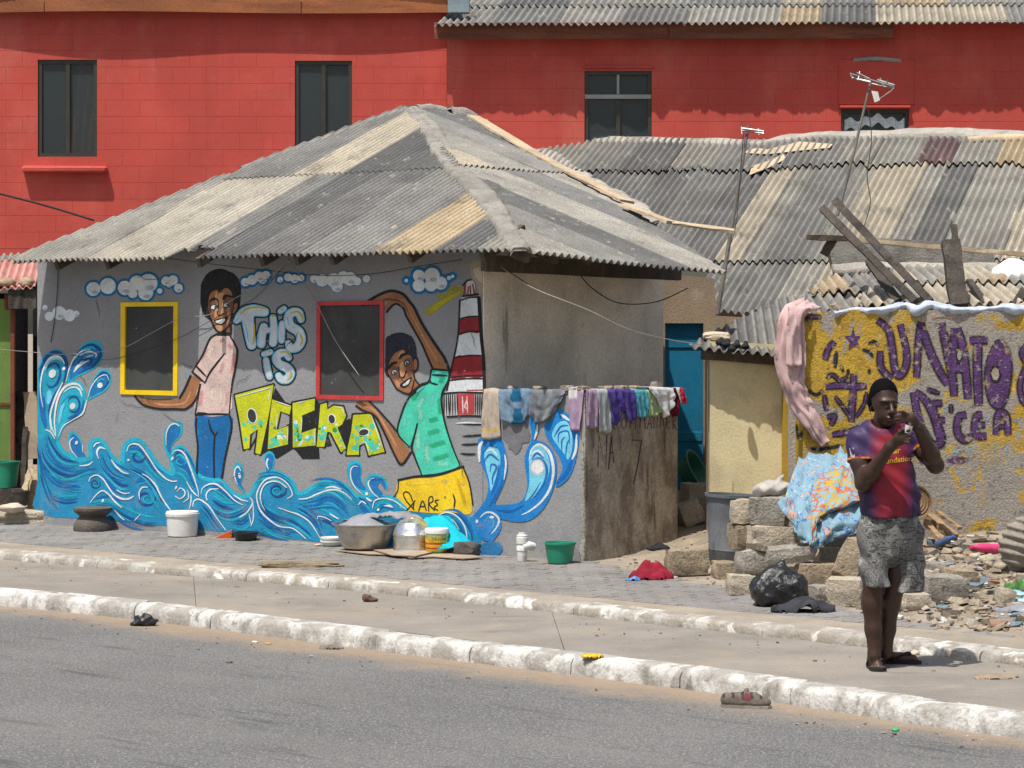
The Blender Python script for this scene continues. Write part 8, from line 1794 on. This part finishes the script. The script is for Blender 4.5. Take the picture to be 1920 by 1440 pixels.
a2 = empty('aerial', P(1572, 400, 26.5), 'taller leaning pole with a tangled aerial head against the red wall', 'aerial')
m = MB(); m.tube([P(1570, 405, 26.5), P(1600, 290, 26.6), P(1632, 155, 26.8)], [.018, .015, .012], 8); m.build('pole', M_POLE, a2)
for i, (p_, q_, r) in enumerate((((1594, 138), (1677, 163), .008), ((1597, 146), (1632, 154), .012), ((1594, 137), (1598, 148), .006), ((1606, 136), (1630, 147), .006), ((1645, 150), (1677, 160), .012), ((1650, 146), (1656, 160), .005), ((1662, 150), (1668, 164), .005), ((1612, 134), (1609, 150), .005), ((1632, 156), (1676, 166), .006), ((1650, 185), (1674, 168), .005))):
    m = MB(); m.tube([P(*p_, 26.75 + .03 * (i % 3)), P(*q_, 26.75 - .03 * (i % 2))], r, 6); m.build('crossbar', M_ALU, a2)
m = MB(); m.prism([P(x, y, 26.72) for x, y in ((1634, 170), (1646, 172), (1650, 188), (1640, 192))], (0, .03, 0)); m.build('flag', M_WPL, a2)
wire('cable', [P(1628, 205, 26.6), P(1634, 260, 26.5), P(1626, 330, 26.3), P(1632, 380, 26.0), P(1618, 430, 25.6)], .005, M_WIRE, 'thin black cable dangling from the taller aerial')
wire('cable', [P(1394, 250, 25.4), P(1388, 330, 25.4), P(1380, 420, 25.3), P(1366, 470, 25.2)], .004, M_WIRE, 'thin black cable beside the shorter aerial pole')
wire('cable', [P(-30, 356, 29), P(80, 384, 28.8), P(176, 413, 28.6)], .012, M_WIRE, 'thick black cable crossing the red wall at the left edge')
hw = lambda x, y, d=.05: wall_hit(x, y) + NF * d
wire('wire', [hw(-5, 636, .1), hw(35, 652, .3), hw(70, 660, .08), hw(130, 664, .05), hw(230, 654, .05), hw(290, 625, .05), hw(345, 597, .05), hw(400, 590, .05), hw(440, 564, .05), hw(490, 535, .05), hw(560, 487, .1)], .0035, M_WIREG, 'pale wire sagging across the mural past the yellow window')
wire('wire', [hw(130, 663, .03), hw(190, 674, .03), hw(240, 668, .03), hw(330, 638, .03), hw(380, 612, .03), hw(420, 590, .03), hw(480, 560, .03), hw(520, 520, .04), hw(556, 486, .08)], .0025, M_WIRE, 'thin dark wire sagging across the mural below the pale one')
wire('wire', [hw(330, 483, .2), hw(420, 497, .06), hw(500, 506, .05), hw(600, 516, .05), hw(700, 514, .05), hw(790, 500, .06), hw(880, 487, .1)], .0035, M_WIRE, 'thin dark wire strung below the eave over the clouds')
wire('wire', [hw(556, 486, .1), hw(600, 560, .08), hw(640, 640, .07), hw(682, 704, .06)], .004, M_WIREG, 'wire running down in front of the red window')
wire('wire', [P(936, 498, 22.5), P(1000, 540, 22.0), P(1100, 580, 21.8), P(1180, 618, 21.9), P(1262, 638, 22.3), P(1318, 646, 22.6)], .004, M_WIREG, 'pale wire from the painted house to the cream lean-to')
wire('wire', [P(940, 500, 22.6), P(970, 520, 22.5), P(1010, 545, 22.4)], .004, M_WIRE, 'dark loose wire end at the corner under the eave')
wire('wire', [P(1082, 508, 23.5), P(1110, 540, 23.6), P(1160, 568, 23.8), P(1230, 566, 24.2), P(1290, 540, 24.6)], .005, M_WIRE, 'dark wire drooping under the eave of the side wall')
wire('wire', [hw(112, 490, .02), hw(110, 540, .015), hw(104, 600, .012), hw(97, 642, .012)], .004, M_WIRE, 'dark wire hanging down beside the left white cloud')

# ---------------------------------------------------------------- things lying on walkway and road
RP = lambda x, y: on_z(x, y, ROADZ)
def blob(name, c, prims, h, mat, label, cat, wr=0.006, fr=60, lo=(-.25, -.2, -.02), hi=(.25, .2, .2)):
    s = SDF(lo, hi, h)
    for kind, *a in prims: getattr(s, kind)(*a)
    if wr: s.add(lambda x, y, z: wr * np.sin(fr * x + fr * .6 * z + 3 * np.sin(fr * .4 * y)) + wr * .7 * np.sin(fr * 1.3 * z - fr * .7 * x))
    s.plane((0, 0, 0), (0, 0, -1)); V, Fq = s.mesh(); return tag(add(name, V + np.array(c), Fq, mat, None, True), label, cat)
blob('plastic_bag', RP(271, 1173), [('ell', (0, 0, .03), (.085, .06, .045), .02), ('cone', (-.09, 0, .015), (.0, 0, .05), .012, .03, .03), ('cone', (.02, 0, .05), (.08, 0, .03), .03, .012, .03)], .006, M_BAG, 'crumpled black plastic bag on the road by the kerb', 'bag', .006, 75)
flatrag('yellow_wrapper', 1092, 1219, 1130, 1232, .008, plastic('yellow_film', (.62, .37, .02)), 'yellow wrapper lying on the kerb top', 'wrapper', 12, gf=lambda x, y: on_z(x, y, .006))
blob('leather_scrap', GS(694, 1128), [('ell', (0, 0, .015), (.055, .04, .02), .01), ('ell', (-.03, 0, .035), (.03, .03, .025), .02)], .005, mk('brown_leather', (.10, .05, .035), .3, 9, .2, 60, rough=.7), 'small brown leather scrap on the walkway', 'scrap', .004, 80)
rock('stone', GS(1716, 1228) + UP * .012, (.028, .025, .02), sh_st, 'small pale stone by the upper kerb behind the person', 'stone', seed=81)
rock('bottle_cap', RP(1679, 1371) + UP * .006, (.022, .018, .012), plastic('bright_green', (.02, .35, .12)), 'tiny bright green bottle cap on the road', 'cap', seed=82)
flatrag('leaf_scrap', 1826, 1256, 1910, 1274, .015, M_CARD, 'dry brown leaf scrap on the walkway at the right', 'leaf', 14, gf=GS)
flatrag('rag', 600, 1204, 644, 1218, .02, cloth('dust_rag', (.16, .14, .12), .3), 'dusty rag in the road gutter', 'rag', 15, gf=RP)
for i, (x, y, lb) in enumerate(((478, 1205, 'pale scrap of paper on the road left of the yellow bits'), (503, 1208, 'ochre scrap in the gutter sand'), (430, 1243, 'dark chip lying on the road'))): rock('scrap', RP(x, y) + UP * .005, (.022, .015, .008), plastic('scrap%d' % i, [(.6, .58, .5), (.5, .3, .04), (.08, .05, .04)][i]), lb, 'scrap', seed=90 + i)
# lost shoe
s = SDF((-.2, -.1, -.01), (.2, .1, .16), .005); s.chain([(-.11, 0, .03), (-.03, 0, .028), (.06, 0, .03), (.115, 0, .028)], [.034, .03, .038, .026], .03, flat=((0, 0, 1), .9)); s.chain([(-.11, 0, .045), (-.06, 0, .058)], [.034, .03], .03); s.cone((-.02, 0, .05), (.04, 0, .06), .03, .024, .03); s.cone((-.01, 0, .07), (.0, 0, .095), .018, .014, .015)
s.cone((-.1, 0, .1), (-.045, 0, .1), .026, .024, .01, 's'); s.plane((0, 0, .0), (0, 0, -1)); V, Fq = s.mesh()
R = np.array(Matrix.Rotation(-.25, 3, 'Z')); V = V @ R.T; sp_ = RP(1400, 1327)
sc = [(.13, .105, .085) if v[2] > .034 else (.17, .15, .12) for v in V]
sc = [(.035, .03, .028) if (.052 < v[2] and abs(math.sin(v[0] * 60)) > .9) else (.12, .03, .03) if v[2] > .04 and -.03 < v[0] < .02 and abs(v[1]) > .02 else c for v, c in zip(V, sc)]
o = add('lost_shoe', V + np.array(sp_ + UP * .006), Fq, mk('shoe_fabric', src='vcol', var=.25, vscale=14, fine=.2, fscale=80, bump=.4), None, True, sc); tag(o, 'worn brown trainer lying on the road by the kerb', 'shoe')
m = MB(); m.prism([sp_ + Vector((x * .97 + .25 * y * -0, y - .25 * x, .001)) for x, y in ((-.148, -.02), (-.13, -.04), (-.04, -.036), (.06, -.046), (.12, -.036), (.145, -.008), (.135, .024), (.07, .042), (-.04, .034), (-.13, .034), (-.15, .012))], (0, 0, .016)); m.build('sole', mk('pale_sole', (.24, .215, .18), .2, 9, .2), o)
m = MB(); m.tube([sp_ + Vector((-.02 + .02 * i, .0 - .25 * (-.02 + .02 * i) + (.022 if i % 2 else -.022), .088 - .004 * i)) for i in range(5)], .004, 5); m.build('lace', M_WIRE, o)
# ---------------------------------------------------------------- the person on the walkway
YP = 16.05
def z7(x, y, dy=0.0): return np.array(P(1560 + x / 2.4, 680 + y / 2.4, YP + dy))
pb_ = GS(1662, 1256)
per = empty('person', pb_, 'person in purple and red football shirt and grey print shorts, looking down at raised hands', 'person')
M_SKIN = mk('skin', src='vcol', var=.1, vscale=9, fine=.06, fscale=90, rough=.5, bump=.12, bscale=120, bdist=.003, spec=.4)
lo, hi = z7(40, 40, -.42), z7(520, 1400, .28); lo2 = np.minimum(lo, hi) - .02; hi2 = np.maximum(lo, hi) + .02; lo2[2] = -.02
B = SDF(lo2, hi2, .0062)
# trunk (under the clothes) and neck
B.chain([z7(238, 400), z7(250, 560), z7(258, 720)], [.125, .125, .13], .05, flat=((0, 1, 0), .72))
B.cone(z7(218, 320, .02), z7(224, 262, -.005), .062, .055, .03)
B.cone(z7(130, 345, .02), z7(370, 335, .03), .055, .055, .05)
# head, bowed and turned towards the hands
B.ell(z7(232, 148, .0), (.083, .102, .098), .02); B.ell(z7(240, 190, -.03), (.069, .082, .09), .03); B.ell(z7(250, 238, -.055), (.054, .06, .05), .03); B.ell(z7(254, 272, -.065), (.034, .036, .022), .025)
B.ell(z7(252, 172, -.105), (.05, .022, .015), .012); B.cone(z7(266, 190, -.118), z7(272, 222, -.142), .011, .016, .012); B.ell(z7(263, 226, -.125), (.012, .014, .01), .008); B.ell(z7(281, 226, -.122), (.010, .014, .01), .008)
B.ell(z7(247, 196, -.122), (.016, .010, .008), .008, 's'); B.ell(z7(289, 196, -.108), (.013, .010, .008), .008, 's'); B.ell(z7(247, 199, -.108), (.014, .012, .0095), .004); B.ell(z7(288, 199, -.094), (.011, .012, .0095), .004)
B.ell(z7(262, 248, -.115), (.024, .013, .008), .006); B.ell(z7(262, 260, -.112), (.021, .013, .008), .006); B.ell(z7(262, 254, -.127), (.022, .006, .0025), .003, 's')
B.ell(z7(172, 200, .012), (.012, .022, .032), .008); B.ell(z7(168, 200, .008), (.006, .012, .02), .006, 's')
# image-left arm: hangs to the elbow, forearm up across the chest
sL, eL_, wL = z7(118, 350, .01), z7(142, 545, -.08), z7(262, 378, -.26)
B.chain([sL, (sL + eL_) / 2 + np.array((-.006, 0, 0)), eL_], [.06, .056, .046], .03); B.chain([eL_, eL_ + (wL - eL_) * .3 + np.array((-.004, 0, -.006)), wL], [.046, .048, .031], .03)
pL = z7(300, 345, -.30); B.cone(wL, pL, .031, .036, .02, flat=((.5, 1, .2), .62)); B.ell(z7(312, 338, -.31), (.034, .02, .036), .02)
for (a, b, c, r) in (((322, 318), (345, 305), (358, 296), .0095), ((326, 333), (350, 326), (364, 320), .0098), ((326, 348), (350, 344), (363, 340), .0095), ((322, 361), (343, 360), (353, 357), .0085)):
    B.chain([z7(*a, -.315), z7(*b, -.345), z7(*c, -.315)], [r * 1.08, r, r * .85], .006)
B.chain([z7(296, 335, -.30), z7(304, 312, -.325), z7(322, 298, -.335)], [.013, .011, .009], .008)
# image-right arm: elbow out, hand raised to the face
sR, eR, wR = z7(378, 348, .03), z7(466, 462, -.06), z7(388, 292, -.24)
B.chain([sR, (sR + eR) / 2, eR], [.06, .056, .047], .03); B.chain([eR, eR + (wR - eR) * .3 + np.array((.004, 0, 0)), wR], [.047, .048, .030], .03)
pR = z7(356, 258, -.27); B.cone(wR, pR, .030, .035, .02, flat=((0, 1, .3), .6)); B.ell(z7(350, 252, -.275), (.034, .019, .034), .02)
for (a, b, c, r) in (((338, 232), (315, 220), (294, 222), .0095), ((332, 244), (308, 237), (286, 241), .0098), ((332, 256), (308, 252), (285, 256), .0095), ((336, 267), (314, 266), (292, 271), .0085)):
    B.chain([z7(*a, -.285), z7(*b, -.31), z7(*c, -.30)], [r * 1.08, r, r * .82], .006)
B.chain([z7(354, 274, -.28), z7(348, 290, -.305), z7(338, 300, -.315)], [.013, .011, .009], .008)
# legs
B.chain([z7(198, 740), z7(190, 950, -.02), z7(180, 1085, .0), z7(186, 1200, -.005), z7(190, 1318, -.02)], [.095, .068, .06, .048, .036], .03)
B.chain([z7(318, 740, .04), z7(296, 950, .04), z7(262, 1085, .07), z7(250, 1200, .08), z7(243, 1302, .09)], [.095, .068, .058, .046, .036], .03)
f1 = GS(1640, 1253); f2 = GS(1664, 1243)
t1 = np.array((f1.x, f1.y, .03)); B.chain([z7(190, 1318, -.02), t1 + (0, .07, .012), t1 + (.004, -.04, .0), t1 + (.006, -.1, -.004)], [.036, .034, .034, .03], .025, flat=None)
t2 = np.array((f2.x, f2.y, .03)); dv = np.array((.93, -.36, 0)); B.chain([z7(243, 1302, .09), t2 + (-.012, .015, .012), t2 + dv * .09, t2 + dv * .16], [.036, .035, .034, .028], .025)
for k in range(5):
    B.ell(t1 + (.034 - .017 * k, -.135 + .008 * k * (k > 1), -.008), (.0095 if k else .013, .018, .011), .006)
    s_ = np.array((-.36, -.93, 0)); B.ell(t2 + dv * (.185 - .011 * k) + s_ * (-.028 + .016 * k) * -1, (.016, .010 if k else .013, .011), .006)
B.plane((0, 0, .018), (0, 0, -1), .004)
V, Fq = B.mesh(); V = relax(V, Fq, 1, .35)
def skincol(v):
    c = np.array((.046, .0215, .0135))
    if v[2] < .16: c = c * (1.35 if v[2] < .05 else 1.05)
    if np.linalg.norm(v - z7(262, 254, -.12)) < .022: c = np.array((.05, .02, .018))
    return c
BV, BF = V, Fq
# eyes: lids stay lowered, a dark lash line and brows
m = MB()
for a, b in (((234, 180), (262, 178)), ((277, 180), (300, 184))): m.tube([z7(*a, -.116), z7((a[0] + b[0]) / 2, a[1] - 4, -.124), z7(*b, -.116)], [.003, .0045, .003], 6)
m.build('eyebrows', mk('brow_hair', (.008, .007, .007), 0, 5, 0, bump=0), per)
# hair
H = SDF(z7(140, 290, -.16) * 0 + np.minimum(z7(130, 300, -.2), z7(340, 40, .2)), np.maximum(z7(130, 300, -.2), z7(340, 40, .2)), .006)
H.ell(z7(232, 144, .003), (.0862, .105, .1005), .01); H.ell(z7(220, 178, .03), (.082, .084, .083), .02); H.plane(z7(240, 140, -.075), (.18, -.62, -.76), .012); H.plane(z7(232, 235, 0), (0, .15, -1), .02); H.plane(z7(178, 200, -.012), (.0, -.9, -.5), .01) if False else None
H.add(lambda x, y, z: .0009 * np.sin(160 * x + 60 * y) * np.sin(150 * z + 40 * y))
V, Fq = H.mesh(); hb_ = BVHTree.FromPolygons([Vector(v) for v in V], [tuple(int(i) for i in f) for f in Fq]); ztop_ = z7(0, 245)[2]
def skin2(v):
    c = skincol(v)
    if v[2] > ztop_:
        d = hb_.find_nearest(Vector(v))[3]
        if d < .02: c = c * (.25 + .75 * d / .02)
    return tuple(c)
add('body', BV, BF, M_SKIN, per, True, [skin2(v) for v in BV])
add('hair', V, Fq, mk('black_hair', (.0035, .003, .003), .2, 60, .2, 200, rough=.9, spec=.08, bump=.5, bscale=150, bdist=.004), per, True)
# shirt
S_ = SDF(lo2, hi2, .0068)
S_.chain([z7(232, 345), z7(240, 430), z7(252, 560), z7(262, 640), z7(264, 720)], [.13, .152, .158, .168, .172], .05, flat=((0, 1, 0), .76))
S_.cone(z7(140, 330, .015), z7(362, 322, .025), .062, .062, .05); S_.cone(z7(180, 300, .02), z7(285, 298, .02), .05, .05, .05)
S_.chain([sL, z7(122, 455, -.03)], [.074, .068], .035); S_.chain([sR, z7(410, 402, -.0)], [.072, .068], .035)
n1 = (z7(122, 455, -.03) - sL); S_c = z7(122, 447, -.025)
def cutcap(S, p, n, R):      # trim a sleeve end flat, only near it
    n = n / np.linalg.norm(n); sl, X, Y, Z = S.sub(p - R, p + R); d = (X - p[0]) * n[0] + (Y - p[1]) * n[1] + (Z - p[2]) * n[2]
    r = np.sqrt((X - p[0]) ** 2 + (Y - p[1]) ** 2 + (Z - p[2]) ** 2); S.v[sl] = np.where(r < R, np.maximum(S.v[sl], d), S.v[sl])
S_.plane(z7(260, 690), (.02, 0, -1))
cutcap(S_, z7(118, 446, -.02), z7(122, 455, -.03) - sL, .105)
cutcap(S_, z7(402, 392, -.0), z7(410, 402, .0) - sR, .10)
S_.ell(z7(226, 272, -.02), (.066, .075, .05), .006, 's')
zt_, xb = z7(0, 560)[2], z7(255, 0)[0]
S_.add(lambda x, y, z: .005 * np.sin((x - xb) * 34 + (z - zt_) * 26 + 2.2 * np.sin((z - zt_) * 13)) * np.clip((zt_ + .16 - z) * 4, .25, 1) + .003 * np.sin((z - zt_) * 60 + (x - xb) * 40) + .003 * np.sin((x - xb) * 80 + y * 30) * np.clip((zt_ - z) * 8, 0, 1))
V, Fq = S_.mesh(); V = relax(V, Fq, 1, .3)
SHV, SHF = V, Fq
def px_of(v): return ((CX + v[0] / v[1] * F - 1560) * 2.4, (HY + (CZ - v[2]) / v[1] * F - 680) * 2.4)
def shirtcol(v):
    x, y = px_of(v); navy, pur, red = np.array((.014, .009, .036)), np.array((.032, .017, .072)), np.array((.235, .012, .026))
    sh = 0; cxm = 262 + (y - 450) * .03; wdt = 62 + 22 * math.sin((y - 300) / 130)
    t = min(1, max(0, (abs(x - cxm + sh) - wdt * .55) / 62)); side = pur if y < 470 else pur * .45 + navy * .55
    c = red * (1 - t) + side * t
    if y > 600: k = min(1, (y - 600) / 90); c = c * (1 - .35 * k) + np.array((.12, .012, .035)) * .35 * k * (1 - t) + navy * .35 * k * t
    pv = np.array(v)
    for base, en, mid in ((sL, z7(118, 446, -.02), 1), (sR, z7(402, 392, 0), -1)):
        d = (en - base) / np.linalg.norm(en - base); q = float((pv - en) @ d)
        if abs(q) < .022 and np.linalg.norm(pv - en) < .1 and (x < 185 or x > 370): c = np.array((.5, .34, .02)) if -.014 < q < -.006 else np.array((.36, .03, .03)) if q < .0 - .0 and q > -.006 or q < -.014 else np.array((.05, .02, .06))
    if np.linalg.norm((pv - z7(226, 285, -.02)) * np.array((1, .8, 1.1))) < .082 and y < 330: c = np.array((.10, .014, .05))
    return tuple(c)
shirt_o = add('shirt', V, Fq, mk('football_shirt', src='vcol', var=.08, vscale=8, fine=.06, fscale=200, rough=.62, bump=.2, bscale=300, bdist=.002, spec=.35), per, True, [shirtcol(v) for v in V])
bvh = BVHTree.FromPolygons([Vector(v) for v in V], [tuple(int(i) for i in f) for f in Fq])
def onshirt(pxc, pyc, sc):
    def f(x, y):
        q = z7(pxc + x * sc, pyc - y * sc - x * 4, -.6); d = (Vector(q) - EYE).normalized(); h = bvh.ray_cast(EYE + d * 10, d)
        return (h[0] - d * .002) if h[0] else Vector(z7(pxc + x * sc, pyc - y * sc, -.13))
    return f
M_YT = mk('yellow_print', (.62, .40, .03), .1, 9, .1, bump=0)
text_mesh('tar', 1.0, onshirt(286, 408, 38), M_YT, shirt_o, 'lettering'); text_mesh('undation', 1.0, onshirt(302, 447, 34), M_YT, shirt_o, 'lettering')
m = MB(); m.part([onshirt(x, y, 1)(0, 0) for x, y in ((78, 386), (96, 382), (104, 424), (86, 430))], [(0, 3, 2, 1)]); m.build('badge', mk('white_badge', (.5, .46, .44), .4, 40, .3, 120, layers=[dict(col=(.3, .03, .06), scale=60, lo=.55, hi=.6, amt=1)]), shirt_o)
# shorts
T = SDF(lo2, hi2, .0068)
T.chain([z7(262, 690, .01), z7(262, 790, .01)], [.165, .165], .04, flat=((0, 1, 0), .74))
T.chain([z7(192, 760, .0), z7(188, 900, -.02), z7(200, 1045, -.02)], [.102, .084, .074], .008); T.chain([z7(330, 760, .02), z7(346, 900, .035), z7(340, 1070, .035)], [.106, .09, .083], .008)
zc = z7(0, 860)[2]
T.add(lambda x, y, z: .006 * np.sin((x - xb) * 62 + (z - zc) * 9 + 2 * np.sin((z - zc) * 16)) + .004 * np.sin((z - zc) * 38 + (x - xb) * 26) - .004)
T.plane(z7(260, 684), (0, 0, 1)); T.plane(z7(260, 1034), (0, 0, -1))
sl, X, Y, Z = T.sub(np.minimum(z7(90, 900, -.2), z7(262, 1100, .2)), np.maximum(z7(90, 900, -.2), z7(262, 1100, .2)))
T.v[sl] = np.maximum(T.v[sl], (z7(0, 1006)[2] - Z) + 0 * X + 0 * Y)
V, Fq = T.mesh(); V = relax(V, Fq, 1, .3)
def newsprint():
    b = NB('newsprint_cloth'); v = b.pos(); c = (.15, .147, .14)
    blk_ = b.voro(b.mapv(v, (1, 1, .8), (0, .3, 0)), 13, 'F1', 'Color'); sp = b.node('ShaderNodeSeparateColor'); b.set(sp.inputs[0], blk_); c = b.mix(b.rng(sp.outputs[0], .2, .9), (.13, .127, .122), (.29, .285, .27))
    tx = b.noise(b.mapv(v, (90, 90, 230), (0, .25, 0)), 1, 2, .5); ln = b.rng(tx, .52, .56); tx2 = b.noise(b.mapv(v, (160, 60, 50), (0, -.5, 0)), 1, 2, .5); l2 = b.rng(tx2, .56, .6)
    m1 = b.math('MULTIPLY', ln, b.rng(sp.outputs[0], .2, .25)); m2 = b.math('MULTIPLY', l2, b.rng(sp.outputs[1], .3, .35)); big = b.math('MULTIPLY', b.rng(b.noise(b.mapv(v, (26, 26, 75), (0, .5, 0)), 1, 2), .55, .58), b.rng(sp.outputs[2], .3, .35))
    c = b.mix(b.math('MULTIPLY', m1, .75), c, (.045, .045, .045)); c = b.mix(b.math('MULTIPLY', m2, .7), c, (.05, .05, .05)); c = b.mix(b.math('MULTIPLY', big, .85), c, (.035, .035, .035))
    b.set(b.bsdf.inputs['Base Color'], c); b.bsdf.inputs['Roughness'].default_value = .9; return b.m
add('shorts', V, Fq, newsprint(), per, True)
# flip-flops
def flipflop(c, d, L, w, strap):
    d = Vector(d).normalized(); s = Vector((-d.y, d.x, 0)); m = MB(); out = [(-.5, -.3), (-.52, 0), (-.5, .3), (-.3, .42), (0, .4), (.25, .48), (.42, .42), (.5, .15), (.5, -.15), (.42, -.42), (.25, -.5), (0, -.42), (-.3, -.42)]
    q = [c + d * (x * L) + s * (y * w) + UP * .004 for x, y in out]; m.prism(q, (0, 0, .018)); o = m.build('flip_flop', mk('black_rubber', (.022, .02, .02), .2, 9, .1, bump=.2), per)
    for sg in (-1, 1):
        t_ = MB(); t_.tube(catmull([tuple(c + d * (.30 * L) + UP * .03), tuple(c + d * (.2 * L) + s * (sg * w * .22) + UP * .068), tuple(c + d * (-.02 * L) + s * (sg * w * .46) + UP * .045), tuple(c + d * (-.08 * L) + s * (sg * w * .47) + UP * .018)], False, 5), .0065, 6); t_.build('strap', bpy.data.materials['black_rubber'], o)
flipflop(Vector((t1[0] + .002, t1[1] - .035, 0)), (.05, -1, 0), .27, .105, 0); flipflop(Vector((t2[0], t2[1], 0)) + Vector(dv) * .075, dv, .27, .105, 0)
m = MB(); m.lathe(Vector(z7(338, 318, -.325)), [(.017, 0), (.019, .003), (.023, .045), (.024, .048), (.021, .048), (.016, .006)], 20, M=Matrix.Rotation(.25, 3, 'Y')); o = m.build('small_cup', M_WPL); smooth_by_angle(o); tag(o, 'small white cup held in the person\'s fingers', 'cup')
